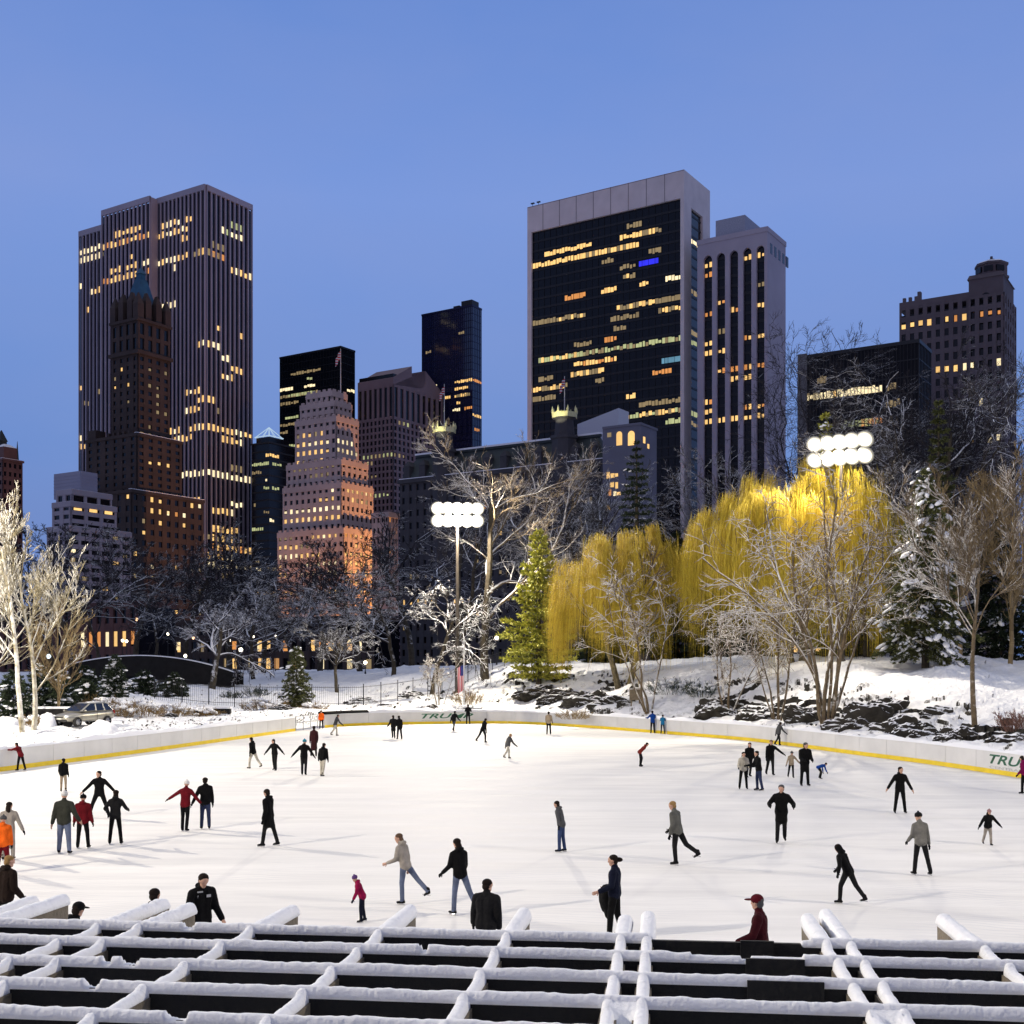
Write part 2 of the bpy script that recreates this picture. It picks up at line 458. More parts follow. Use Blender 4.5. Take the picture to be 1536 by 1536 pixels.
lettering('WWW.WOLLMANSKATINGRINK.COM', (sA0+sA1)/2, .30, .10, abs(sA1-sA0), M_gprint, 'lettering', rb, 0)
sB0, sB1 = s_at_px(1481), s_at_px(1560)
lettering('TRUMP', (sB0+sB1)/2+.3, .50, .48, abs(sB1-sB0)*1.05, M_green, 'lettering', rb, .34)
lettering('CENTRAL PARK', (sB0+sB1)/2+.3, .27, .13, abs(sB1-sB0)*1.05, M_gprint, 'lettering', rb, 0)
# ================================================================== the skyline, on one street grid
TH = math.atan2(.843, .538); ZG = 3.5
UX = np.array([math.cos(TH), math.sin(TH)])      # local x: along the right-hand faces, away
UY = np.array([-math.sin(TH), math.cos(TH)])     # local y: along the left-hand faces, away
WARM  = glow('warm_lit_pane', (1.0, .60, .20), 1.1)
PALE  = glow('pale_lit_pane', (1.0, .82, .48), 1.25)
AMBER = glow('amber_lit_pane', (1.0, .40, .10), .7)
DIM   = glow('dim_lit_pane', (.85, .62, .30), .30)
LIME  = glow('greenish_lit_pane', (.80, .85, .40), .55)
BLUE  = glow('blue_lit_pane', (.03, .03, 1.0), 1.0)
CYAN  = glow('cyan_lit_pane', (.25, .60, .85), .45)
PANES = dict(w=WARM, p=PALE, a=AMBER, d=DIM, l=LIME, b=BLUE, c=CYAN)

class Bld:
    """a building whose nearest vertical edge stands at photo column corner_px, Yc metres away"""
    def __init__(s, name, label, cat, corner_px, Yc, group=None, zg=ZG):
        s.C = np.array([(corner_px-CX)*Yc/F, Yc]); s.Yc = Yc; s.zg = zg
        s.root = empty(name, (s.C[0], s.C[1], 0), TH, label, cat, group)
        s.lit = []; s.rv = random.Random(int(corner_px))
    def z(s, py, lx=0, ly=0):
        Y = s.C[1] + lx*UX[1] + ly*UY[1]
        return HC - (py-HOR)*Y/F
    def ly(s, px, lx=0.0):          # local y on the plane x = lx that shows at photo column px
        u = (px-CX)/F; p = s.C + lx*UX
        return (u*p[1]-p[0])/(UY[0]-u*UY[1])
    def lx(s, px, ly=0.0):
        u = (px-CX)/F; p = s.C + ly*UY
        return (u*p[1]-p[0])/(UX[0]-u*UX[1])
    # a pane on face 'L' (plane x = off) or 'R' (plane y = off) spanning a..b along the face, z0..z1
    def pane(s, face, off, a, b, z0, z1, k):
        v = s.rv; w, h = b-a, z1-z0        # blinds and curtains: no two lit openings are quite alike
        if k != 'b' and w < 8: b -= w*v.choice((0,0,.08,.2)); a += w*v.choice((0,0,.06,.16)); z1 -= h*v.choice((0,0,.12,.3)); z0 += h*v.choice((0,0,0,.2))
        s.lit.append((face, off, a, b, z0, z1, k))
    def flush(s, limit=100, seed=1):
        order = sorted(s.lit, key=lambda w: -(w[3]-w[2])*(w[5]-w[4]))
        rng = random.Random(seed); first = order[:limit]; rest = order[limit:]
        cache = {}
        def geo(mb, w, local):
            f, off, a, b, z0, z1, k = w; d = .12
            if local: a, b, z0, z1, off = 0, b-a, 0, z1-z0, 0
            if f == 'L': mb.box(off-d, off, a, b, z0, z1)
            else: mb.box(a, b, off-d, off, z0, z1)
        for w in first:
            f, off, a, b, z0, z1, k = w
            key = (f, round(b-a,2), round(z1-z0,2), k)
            if key not in cache:
                mb = MB(); geo(mb, w, True); o = mb.build('lit_window', PANES[k], s.root); cache[key] = o
            else:
                o = cache[key].copy(); COL.objects.link(o); o.parent = s.root
            o.location = (off, a, z0) if f == 'L' else (a, off, z0)
        if rest:
            ks = sorted(set(w[6] for w in rest)); mb = MB()
            for w in rest: mb.mi = ks.index(w[6]); geo(mb, w, False)
            tag(mb.build('lit_windows', [PANES[k] for k in ks], s.root), kind='stuff')
        s.lit = []

def facade(wall, face, off, a0, a1, z0, z1, nb, nf, pier=.5, span=.45, proud=.5, first=True):
    """raise piers and spandrels on the dark core so the openings are real recesses. returns bay pitch, floor pitch"""
    bp = (a1-a0)/nb; fp = (z1-z0)/nf
    def B(p0, p1, q0, q1, d):
        if face == 'L': wall.box(off-d, off+.05, p0, p1, q0, q1)
        else: wall.box(p0, p1, off-d, off+.05, q0, q1)
    if pier > 0:
        for i in range(nb+1):
            c = a0+i*bp; h = pier*bp/2
            B(max(a0, c-h), min(a1, c+h), z0, z1, proud)
    if span > 0:
        for j in range(nf+1):
            c = z0+j*fp; h = span*fp/2
            B(a0, a1, max(z0, c-h), min(z1, c+h), proud*.82)
    return bp, fp
def runs(B, face, off, a0, z0, bp, fp, nb, nf, lst, padb=.14, padz=.2, default='w', rng=None):
    """lst: (px0, px1, py at px0 [, kind]) -> lit panes along that storey"""
    for r in lst:
        px0, px1, py = r[:3]; k = r[3] if len(r) > 3 else default
        if px1 is None: px1 = px0
        if face == 'L':
            A = [B.ly(px0, off), B.ly(px1, off)]; z = B.z(py, off, A[0])
        else:
            A = [B.lx(px0, off), B.lx(px1, off)]; z = B.z(py, A[0], off)
        i0, i1 = sorted(int(math.floor((a-a0)/bp)) for a in A); j = int(math.floor((z-z0)/fp))
        if not 0 <= j < nf: continue
        for i in range(max(0,i0), min(nb-1,i1)+1):
            kk = k[rng.randrange(len(k))] if rng else k[0]
            B.pane(face, off-.02, a0+(i+padb)*bp, a0+(i+1-padb)*bp, z0+(j+padz)*fp, z0+(j+1-padz)*fp, kk)
def scatter(B, face, off, a0, z0, bp, fp, nb, nf, n, rng, kinds='wwpd', jmin=0, jmax=None, padb=.25, padz=.25):
    for _ in range(n):
        i = rng.randrange(nb); j = rng.randrange(jmin, jmax or nf)
        B.pane(face, off-.02, a0+(i+padb)*bp, a0+(i+1-padb)*bp, z0+(j+padz)*fp, z0+(j+1-padz)*fp, rng.choice(kinds))

G_blue = glass('dark_blue_glass', (.006,.009,.022), .10, spec=.5)
G_black = glass('black_glass', (.005,.005,.008), .14, spec=.35)
M_marble = mat('white_marble', (.31,.28,.335), .6, var=.12, scale=.05)
M_trav = mat('travertine', (.62,.56,.56), .7, var=.10, scale=.15)
M_brown = mat('brown_brick', (.048,.032,.028), .85, var=.3, scale=.12)
M_lime = mat('limestone', (.42,.32,.30), .8, var=.15, scale=.1)
M_pink = mat('pink_granite', (.20,.135,.145), .7, var=.12, scale=.1)
M_grey = mat('pale_grey_stone', (.30,.27,.31), .8, var=.12, scale=.1)
M_plaza = mat('grey_stone_brick', (.055,.052,.058), .85, var=.2, scale=.15)
M_slate = mat('weathered_slate', (.03,.04,.04), .6, var=.3, scale=.3)
M_copper = mat('verdigris_copper', (.012,.075,.14), .55, var=.35, scale=.25)
M_roofsnow = mat('roof_snow', (.80,.81,.85), .9, var=.05)
M_dark = mat('blackened_metal', (.012,.012,.014), .5, var=.3)
M_pole = mat('pale_painted_metal', (.55,.52,.5), .5)
rng = random.Random(11)

def flag(root, x, y, z0, h, m, fw=5, fh=3, pr=.35):
    mb = MB(); mb.tube([(x,y,z0),(x,y,z0+h)], [pr, pr*.6], 6); p = mb.build('flagpole', M_pole, root); mb = MB()
    n = 8; vs = []
    for i in range(n+1):
        for zt in (0, 1):
            vs.append((x - fw*.35*i/n, y - .3*math.sin(i*1.3) + fw*.2*i/n, z0+h*.96-fh*zt - fw*.75*(i/n)**1.3))
    mb.add(vs, [(2*i,2*i+1,2*i+3,2*i+2) for i in range(n)]); mb.build('flag', m, root)
    return p
def stripe_flag_mat():
    m, nt, b = _new('striped_flag_cloth'); tc = N(nt, 'ShaderNodeTexCoord'); sp = N(nt, 'ShaderNodeSeparateXYZ')
    nt.links.new(tc.outputs['Generated'], sp.inputs[0])
    st = math_(nt, 'GREATER_THAN', math_(nt, 'FRACT', math_(nt, 'MULTIPLY', sp.outputs['Z'], 6.5)), .5)
    nt.links.new(mixc(nt, st, (.6,.6,.6), (.45,.02,.03)), b.inputs['Base Color']); b.inputs['Roughness'].default_value = .8
    return m
M_flag = stripe_flag_mat()

# ---------------------------------------------------------------- tall striped slab at the left
b = Bld('office_tower', 'tallest tower at the left, dark glass ribbed by pale vertical stone piers', 'skyscraper', 308, 600)
z1 = b.z(277); La = b.ly(113); Lb = b.lx(378); a232, a153, a240 = b.ly(236), b.ly(153, -4.5), b.ly(240)
core = MB(); wall = MB()
core.box(.4, Lb-.4, .4, a153, ZG, z1-3); core.box(-4.5+.4, 4, a232, a153-.4, ZG, z1-3); core.box(3.0, Lb-2, a153, La-.4, ZG, z1-6)
nf = 50; fl = 0
def piers(face, off, a0, a1, zt, pitch=3.05, w=.78, d=.95, band=9):
    n = max(1, round((a1-a0)/pitch)); p = (a1-a0)/n
    for i in range(n+1):
        c = a0+i*p
        c0, c1 = max(a0, c-w/2), min(a1, c+w/2)
        if face == 'L': wall.box(off-.6, off+d-.6, c0, c1, ZG, zt)
        else: wall.box(c0, c1, off-.6, off+d-.6, ZG, zt)
    if face == 'L': wall.box(off-.66, off+.5, a0, a1, zt-2.6, zt+.3)
    else: wall.box(a0, a1, off-.66, off+.5, zt-2.6, zt+.3)
    return n, p
n1, p1 = piers('L', 0, 0, a232, z1); n2, p2 = piers('L', -4.5, a232, a153, z1); n3, p3 = piers('L', 2.6, a153+.3, La, z1-3.5)
n4, p4 = piers('R', 0, .6, Lb, z1)
wall.box(-4.4, .3, a232-.5, a232+.4, ZG, z1-.3)
core.box(1, Lb-1, 1, a153-1, z1-3, z1-.4)
core.build('glazing', G_blue, b.root); wall.build('stone_piers', M_marble, b.root)
fp = (z1-12-ZG)/50
R_ = lambda face, off, a0, bp, nb, l: runs(b, face, off, a0, ZG, bp, fp, nb, 54, l, .14, .14, 'wwp', rng)
L1 = [(242,284,349),(246,270,336),(281,290,327),(240,282,397),(274,284,363),(261,None,404),(240,262,456,'pw'),(284,297,590),(284,297,615),(254,270,649),(254,290,662),
 (265,308,710,'pp'),(290,308,645),(289,300,756),(288,308,807,'w'),(288,308,831,'wp'),(288,308,845,'p'),(300,308,515),(300,308,382),(300,308,602),(296,308,374,'d')]
L2 = [(177,209,351,'w'),(158,236,368,'wwa'),(195,207,404),(195,204,417),(218,238,397,'p'),(168,178,411),(158,185,426,'wa'),(201,None,381),(222,236,410,'a')]
L3 = [(120,153,384,'p'),(120,153,396,'p'),(139,152,434),(115,125,429,'pw'),(133,None,460),(116,None,485),(114,124,586),(120,None,654),(113,136,669,'w'),(128,134,608,'d'),(118,None,518,'d'),(150,None,590,'d')]
R_('L', .38, 0, p1, n1, L1); R_('L', -4.12, a232, p2, n2, L2); R_('L', 2.98, a153+.3, p3, n3, L3)
RR = [(330,362,344,'pl'),(350,362,339,'l'),(308,326,380,'wd'),(352,375,401),(350,375,411),(309,327,512),(330,341,534),(350,361,552),(336,347,563),(309,320,602),(324,None,485),(359,None,497),
 (309,375,645),(336,361,662),(309,375,707,'p'),(350,361,760,'p'),(321,331,769),(340,350,769),(321,352,794,'w'),(309,362,806,'wd'),(321,375,820,'wwa'),(309,345,832),(309,375,844,'p'),(316,330,362,'d'),(322,332,375,'a'),(350,None,700,'d'),(325,None,615,'d'),(330,345,858,'d'),(315,None,878,'d'),(345,360,700,'d')]
R_('R', .38, .6, p4, n4, RR)
# uncapped small lights just under the roof on the narrow face
b.flush()

# ---------------------------------------------------------------- brown hotel tower with copper spire
b = Bld('hotel_tower', 'dark brown brick tower with steep blue-green copper spire before the ribbed slab', 'tower', 207, 540)
zs0, zs1, zs2, zs3 = b.z(655), b.z(530), b.z(480), b.z(440)
La, Lb = b.ly(167), b.lx(255)
core = MB(); wall = MB(); roof = MB()
core.box(.5, Lb-.5, .5, La-.5, ZG, zs2-1)
bl = []
n, m_ = 4, 4
fL = facade(wall, 'L', .5, 0, La, ZG, zs1, 4, 38, .62, .5, .5); fR = facade(wall, 'R', .5, 0, Lb, ZG, zs1, 4, 38, .55, .5, .5)
wall.box(-1.2, Lb+.8, -1.2, La+.8, zs1, zs1+1.6)
facade(wall, 'L', .5, 0, La, zs1+1.6, zs2, 4, 2, .5, .25, .6); facade(wall, 'R', .5, 0, Lb, zs1+1.6, zs2, 4, 2, .5, .25, .6)
wall.box(-.9, Lb+.6, -.9, La+.6, zs2, zs2+1.2)
# chateau stage: corner turrets, gabled dormers, pinnacles
for (tx, ty) in ((0,0),(Lb-2.6,0),(0,La-2.6),(Lb-2.6,La-2.6)):
    wall.box(tx-.4, tx+3, ty-.4, ty+3, zs2+1.2, zs2+8); wall.frustum(tx-.4, tx+3, ty-.4, ty+3, zs2+8, tx+1.1, tx+1.5, ty+1.1, ty+1.5, zs2+13)
cx, cy = Lb/2, La/2
for f in (0, 1):
    for k in (-1, 1):
        if f: wall.box(.2, 3.2, cy+k*3-1.6, cy+k*3+1.6, zs2+1.2, zs2+10); wall.frustum(.2, 3.2, cy+k*3-1.6, cy+k*3+1.6, zs2+10, 1.2, 3, cy+k*3-.1, cy+k*3+.1, zs2+14)
        else: wall.box(cx+k*3-1.6, cx+k*3+1.6, .2, 3.2, zs2+1.2, zs2+10); wall.frustum(cx+k*3-1.6, cx+k*3+1.6, .2, 3.2, zs2+10, cx+k*3-.1, cx+k*3+.1, 1.2, 3, zs2+14)
wall.box(3, Lb-3, 3, La-3, zs2+1.2, zs3-4)
zt = b.z(392, cx, cy); zr = b.z(420, cx, cy)
roof.frustum(3.2, Lb-3.2, 3.2, La-3.2, zs2+5, cx-1.9, cx+1.9, cy-1.9, cy+1.9, zr)
roof.box(cx-1.5, cx+1.5, cy-1.5, cy+1.5, zr, zr+2.5); roof.frustum(cx-1.9, cx+1.9, cy-1.9, cy+1.9, zr+2.5, cx-.2, cx+.2, cy-.2, cy+.2, zt-3)
roof.tube([(cx,cy,zt-3.5),(cx,cy,zt+5)], [.25,.06], 6)
# wider shoulders lower down
zA, zB, zC = b.z(655), b.z(722), b.z(742)
yA, yA2 = b.ly(140), b.lx(264); yC = b.lx(290)
core.box(-3.5, yA2, -3.5, yA, ZG, zA-.5); core.box(-9, yC-.5, -6.5, b.ly(150)-.5, ZG, zC-.5)
facade(wall, 'L', -3.5, -4, yA, zC, zA, 6, 8, .6, .5, .5); facade(wall, 'R', -3.5, -4, yA2, zC, zA, 5, 8, .55, .5, .5)
fA = facade(wall, 'L', -9, -7, b.ly(150), ZG, zC, 6, 16, .6, .5, .5); fB = facade(wall, 'R', -6.5, -9.5, yC, ZG, zC, 9, 16, .55, .5, .5)
wall.box(-4.4, yA2+.4, -4.4, yA+.4, zA-.5, zA+.8); wall.box(-10, yC+.3, -7.5, b.ly(150), zC-.6, zC+.8)
wall.box(-3.5, 2, yA-6, yA-.6, zA+.8, zA+5)
for q in range(5): wall.box(-4.2, -3, 1+q*3.4, 2+q*3.4, zA+.8, zA+2.4)
core.build('glazing', G_black, b.root); wall.build('brick_wall', M_brown, b.root); roof.build('spire', M_copper, b.root)
mb = MB(); mb.box(-9.8, yC+.1, -7.3, -5.4, zC+.8, zC+1.1); mb.box(-4.2, yA2, -4.2, -2.5, zA+.8, zA+1.1)
mb.build('ledge_snow', M_roofsnow, b.root)
scatter(b, 'L', .5, 0, ZG, fL[0], fL[1], 4, 38, 12, rng, 'dddw', 14, padb=.36, padz=.3); scatter(b, 'R', .5, 0, ZG, fR[0], fR[1], 4, 38, 18, rng, 'dddd', 14, padb=.34, padz=.3)
scatter(b, 'R', -6.5, -9.5, ZG, fB[0], fB[1], 9, 16, 26, rng, 'wddwp', 1, padb=.32, padz=.28); scatter(b, 'L', -9, -7, ZG, fA[0], fA[1], 6, 16, 7, rng, 'dw', 1, padb=.32, padz=.28)
runs(b, 'R', -3.5, -4, zC, (yA2+4)/5, (zA-zC)/8, 5, 8, [(223,240,690,'w'),(250,258,694,'w')], .3, .25, 'w', rng)
runs(b, 'R', -6.5, -9.5, ZG, fB[0], fB[1], 9, 16, [(232,252,760,'w'),(264,None,764,'a'),(230,240,742,'w')], .32, .28, 'w', rng)
b.flush()

# ---------------------------------------------------------------- pale setback apartment block
b = Bld('apartment_block', 'pale grey apartment block with stepped terraces in front of the brown tower', 'apartment block', 108, 440)
core = MB(); wall = MB(); sn = MB()
zt = b.z(703); z1 = b.z(737); z2 = b.z(757); z3 = b.z(795)
core.box(6, b.lx(145, 3), 3, b.ly(82, 6), z1-1, zt)
T = [(0, 168, 84, z1, z2, 3, 2, 1), (-2.5, 175, 78, z2, b.z(795), 3, 2, 3), (-5, 197, 70, b.z(795), ZG, 6, 4, 16)]
for off, pr, pl, za, zb, nR, nL, nf_ in T:
    xr = b.lx(pr, off); yl = b.ly(pl, off)
    core.box(off+.5, xr-.5, off+.5, yl-.5, zb-.5, za-.6)
    f1 = facade(wall, 'L', off+.5, off, yl, zb, za, nL, nf_, .4, .5, .5); f2 = facade(wall, 'R', off+.5, off, xr, zb, za, nR, nf_, .22, .5, .5)
    wall.box(off-.2, xr+.2, off-.2, yl, za-1.0, za+.9); wall.box(off+.4, xr-.2, off+.4, yl-.2, za-1.2, za-.9)
    sn.box(off+.3, xr, off+.3, yl-.3, za+.9, za+1.05)
    if nf_ == 16: scatter(b, 'R', off+.5, off, zb, f2[0], f2[1], nR, nf_, 8, rng, 'ddw', 8, padb=.24, padz=.28); runs(b, 'R', off+.5, off, zb, f2[0], f2[1], nR, nf_, [(104,110,829,'p')], .25, .3)
    if nf_ == 3: runs(b, 'R', off+.5, off, zb, f2[0], f2[1], nR, nf_, [(122,140,768,'w'),(150,168,771,'w')], .25, .3)
core.build('dark_core', G_black, b.root); wall.build('stone_wall', M_grey, b.root); sn.build('roof_snow', M_roofsnow, b.root)
mb = MB(); x1, y1 = b.lx(145, 3), b.ly(82, 6)
mb.box(5.8, x1+.2, 2.8, y1+.2, z1-1, zt+.3)
for q in range(6): mb.box(5.7, x1+.3, 2.7, y1+.3, z1+1+q*(zt-z1-1)/6, z1+1.15+q*(zt-z1-1)/6)
mb.build('plant_room', mat('lilac_cladding', (.26,.26,.34), .7, var=.08), b.root)
b.flush()

# ---------------------------------------------------------------- far-left spired tower
b = Bld('spired_tower', 'brown tower cut by the left edge with a little dark spire and snowy roof', 'tower', 4, 640)
core = MB(); wall = MB(); roof = MB(); sn = MB()
zt = b.z(690); Lb = b.lx(34); La = 24
core.box(.5, Lb-.5, .5, La, ZG, zt-1); f2 = facade(wall, 'R', .5, 0, Lb, ZG, zt, 4, 24, .5, .5, .5); facade(wall, 'L', .5, 0, La, ZG, zt, 6, 24, .5, .5, .5)
wall.box(-.6, Lb+.6, -.6, La, zt, zt+1); sn.box(-.4, Lb+.4, -.4, La, zt+1, zt+1.3)
wall.box(2, Lb-2, 2, La-2, zt+1, b.z(668)); z5 = b.z(668); sn.frustum(2, Lb-2, 2, La-2, z5, 5, Lb-4, 6, La-6, z5+2.2)
roof.box(Lb/2-2, Lb/2+2, 8, 12, z5, z5+4); roof.frustum(Lb/2-2.4, Lb/2+2.4, 7.6, 12.4, z5+4, Lb/2-.2, Lb/2+.2, 9.8, 10.2, b.z(645, 5, 10)); roof.tube([(Lb-1.5,2.5,z5-6),(Lb-1.5,2.5,z5+4)], [.8,.1], 6)
core.build('glazing', G_black, b.root); wall.build('brick_wall', mat('red_brown_brick', (.14,.075,.07), .85, scale=.1), b.root); sn.build('roof_snow', M_roofsnow, b.root); roof.build('spire', M_slate, b.root)

# ---------------------------------------------------------------- glass slab behind the lit stone tower
def glass_slab(name, label, cpx, Yc, cpy, lpx, rpx, g, nf, nbL, nbR, lineH=.0, mull=.12, mm=None):
    b = Bld(name, label, 'office tower', cpx, Yc)
    La, Lb, zt = b.ly(lpx), b.lx(rpx), b.z(cpy)
    core = MB(); core.box(0, Lb, 0, La, ZG, zt); core.build('glazing', g, b.root)
    wl = MB(); fp = (zt-ZG)/nf
    for j in range(1, nf): wl.box(-.12, Lb, -.12, La, ZG+j*fp-.15, ZG+j*fp+.15) if lineH else None
    if mull:
        for i in range(nbL+1): wl.box(-.2, .1, La*i/nbL-mull/2, La*i/nbL+mull/2, ZG, zt)
        for i in range(nbR+1): wl.box(Lb*i/nbR-mull/2, Lb*i/nbR+mull/2, -.2, .1, ZG, zt)
    wl.box(-.3, Lb+.3, -.3, La+.3, zt-.2, zt+.8)
    wl.build('mullions', mm or M_dark, b.root)
    return b, La, Lb, zt, fp
b, La, Lb, zt, fp = glass_slab('glass_tower', 'flat-topped black glass tower behind the floodlit stepped stone tower', 511, 640, 521, 420, 532, glass('green_black_glass', (.005,.007,.010), .15, spec=.25), 44, 22, 7, 1)
RL = [(420,437,583,'p'),(460,472,577,'p'),(435,470,590,'l'),(430,448,628,'l'),(438,446,664,'l'),(420,434,674,'l'),(420,440,692,'l'),(421,446,611,'d'),(421,475,600,'d'),(462,468,569,'l'),(440,480,566,'d'),(421,430,650,'d'),(421,445,638,'d'),(421,430,710,'l'),(421,428,735,'d')]
runs(b, 'L', -.02, 0, ZG, La/22, fp, 22, 44, RL, .03, .28, 'l', rng); runs(b, 'R', -.02, 0, ZG, Lb/7, fp, 7, 44, [(521,532,583,'p'),(521,532,628,'d')], .03, .28)
b.flush()

# dark round-shouldered tower with an outlined glass pyramid
b = Bld('pyramid_tower', 'dark tower topped by a small outlined glass pyramid between slab and stone tower', 'office tower', 404, 600)
La, Lb, zt = b.ly(378), b.lx(440), b.z(664); core = MB(); core.box(0, Lb, 0, La, ZG, zt); core.box(1.5, Lb-1.5, 1.5, La-1.5, zt, zt+3.5); core.build('glazing', G_black, b.root)
wl = MB(); fp = (zt-ZG)/28
for j in range(28): wl.box(-.15, Lb+.1, -.15, La+.1, ZG+j*fp-.4, ZG+j*fp+.4)
wl.box(-.6, Lb+.4, -.6, La+.4, zt-.3, zt+.5); wl.build('floor_bands', M_dark, b.root)
m1 = MB(); zz0, zz1 = zt+3.5, b.z(640, 4, 4); cx, cy = 5.5, 5.5; cs = [(.5,.5),(10.5,.5),(10.5,10.5),(.5,10.5)]
for i, c in enumerate(cs):
    m1.tube([(*c, zz0),(cx,cy,zz1)], .22, 5); c2 = cs[(i+1)%4]; m1.tube([(*c, zz0+.2),(*c2, zz0+.2)], .28, 5); m1.tube([((c[0]+c2[0])/2,(c[1]+c2[1])/2,zz0),(cx,cy,zz1)], .15, 5)
m1.build('roof_pyramid', glow('pale_tube_light', (.55,.75,.95), .8, 0), b.root)
R1 = [(379,400,692,'l'),(398,420,700,'l'),(380,392,710,'d'),(400,413,686,'w'),(400,None,716,'p'),(396,418,730,'l'),(381,None,760,'d'),(397,410,764,'d'),(405,410,783,'p'),(380,395,800,'l'),(385,388,838,'d'),(402,410,850,'d'),(385,412,891,'w'),(384,390,856,'p')]
runs(b, 'L', -.02, 0, ZG, La/9, fp, 9, 28, R1, .1, .3, 'l', rng); runs(b, 'R', -.02, 0, ZG, Lb/10, fp, 10, 28, [(406,418,686,'w'),(408,420,701,'l'),(410,416,729,'l'),(406,410,783,'p'),(410,420,850,'d'),(406,420,891,'w')], .1, .3, 'l', rng)
b.flush()

# ---------------------------------------------------------------- stepped limestone tower, floodlit from below
b = Bld('stone_tower', 'stepped pinkish limestone tower glowing orange near its foot, flag on top', 'skyscraper', 515.5, 470)
tiers = [(416,515.5,575,794,0,None),(424,512,560,726,None,None),(429.5,512,552,691,None,None),(442.5,504.5,538,626,None,None),(450,502,528,603,None,None),(459,498,521,588,None,None)]
core = MB(); wall = MB(); sn = MB()
def tier_offset(px_c):
    best = None
    for i in range(-400, 400):
        q = i*.05; p = b.C + UX*q*1.0 + UY*q*.55
        e = abs(p[0]/p[1]*F+CX-px_c)
        if best is None or e < best[0]: best = (e, q)
    return best[1]
zlow = ZG; pitch = 3.05; ff = 3.75
prev = None
offs = [0, 2.0, 3.2, 6.5, 9.0, 12.0]
for ti, (pl, pc, pr, py, _, _) in enumerate(tiers):
    # walk along the left face direction until the corner column fits, a set distance behind the tier below
    ox = offs[ti]; oy = b.ly(pc, ox)
    zt = b.z(py, ox, oy); yl = b.ly(pl, ox); xr = b.lx(pr, oy)
    core.box(ox+.4, xr-.4, oy+.4, yl-.4, zlow-1, zt-1)
    nL = max(2, round((yl-oy)/pitch)); nR = max(2, round((xr-ox)/pitch)); nf = max(1, round((zt-zlow)/ff))
    f1 = facade(wall, 'L', ox+.4, oy, yl, zlow, zt, nL, nf, .52, .5, .4); f2 = facade(wall, 'R', oy+.4, ox, xr, zlow, zt, nR, nf, .52, .5, .4)
    wall.box(ox-.15, xr+.1, oy-.15, yl+.1, zt-1.5, zt+.7)
    for q in range(nL): wall.box(ox-.15, ox+.4, oy+(q+.25)*(yl-oy)/nL, oy+(q+.75)*(yl-oy)/nL, zt+.7, zt+1.5)
    for q in range(nR): wall.box(ox+(q+.25)*(xr-ox)/nR, ox+(q+.75)*(xr-ox)/nR, oy-.15, oy+.4, zt+.7, zt+1.5)
    if ti < 5: sn.box(ox+.45, xr-.3, oy+.45, yl-.3, zt+.65, zt+.8)
    AL = {0:[(416,443,825,'w'),(420,443,836,'p'),(455,480,836,'w'),(418,None,848,'w'),(460,482,848,'p'),(450,480,857,'p'),(420,432,857,'w'),(490,505,842,'p'),(495,507,864,'p'),(489,510,886,'w'),(419,445,888,'w'),(418,432,868,'w'),(490,None,798,'p'),(466,505,812,'w'),(418,440,814,'d'),(450,470,818,'d'),(470,500,888,'w')],
          1:[(452,509,729,'p'),(475,503,718,'pd'),(432,505,764,'p'),(427,509,776,'pw'),(427,509,785,'w'),(480,495,750,'w'),(500,None,740,'p')],
          2:[(440,500,704,'d'),(468,490,716,'pd')], 3:[(452,488,671,'wp'),(452,490,684,'w'),(452,486,660,'wd'),(452,480,692,'dw')]}.get(ti, [])
    AR = {0:[(520,575,835,'w'),(520,575,846,'w'),(520,575,854,'wa'),(520,575,864,'w'),(520,575,875,'wa'),(520,575,888,'w'),(520,575,897,'a'),(518,540,806,'wa'),(535,560,818,'aw')],
          1:[(520,556,728,'wp'),(520,556,735,'dw'),(525,550,752,'dw')], 3:[(508,536,671,'p'),(508,536,680,'wd'),(508,530,664,'p')]}.get(ti, [])
    runs(b, 'L', ox+.38, oy, zlow, f1[0], f1[1], nL, nf, AL, .26, .25, 'w', rng); runs(b, 'R', oy+.38, ox, zlow, f2[0], f2[1], nR, nf, AR, .26, .25, 'w', rng)
    zlow = zt
core.build('glazing', G_black, b.root); wall.build('limestone_wall', M_lime, b.root); sn.build('ledge_snow', M_roofsnow, b.root)
yq = b.ly(511, 15); flag(b.root, 15, yq, zlow, b.z(523, 15, yq)-zlow, M_flag, 5, 3.2, .22)
b.flush()
STONE = b
# small stone annex at its right foot, same warm light
b = Bld('stone_annex', 'narrow orange-lit stone block beside the foot of the stepped tower', 'building', 583, 455)
zt = b.z(771); La, Lb = b.ly(558), b.lx(597); wall = MB(); core = MB(); core.box(.4, Lb-.4, .4, La-.4, ZG, zt-1); facade(wall, 'L', .4, 0, La, ZG, zt, 4, 15, .55, .5, .4); f2 = facade(wall, 'R', .4, 0, Lb, ZG, zt, 3, 15, .55, .5, .4)
wall.box(-.6, Lb+.4, -.6, La, zt-1.2, zt+.8); core.build('glazing', G_black, b.root); wall.build('stone_wall', M_lime, b.root)
scatter(b, 'R', .38, 0, ZG, f2[0], f2[1], 3, 15, 6, rng, 'wa', 2); b.flush()

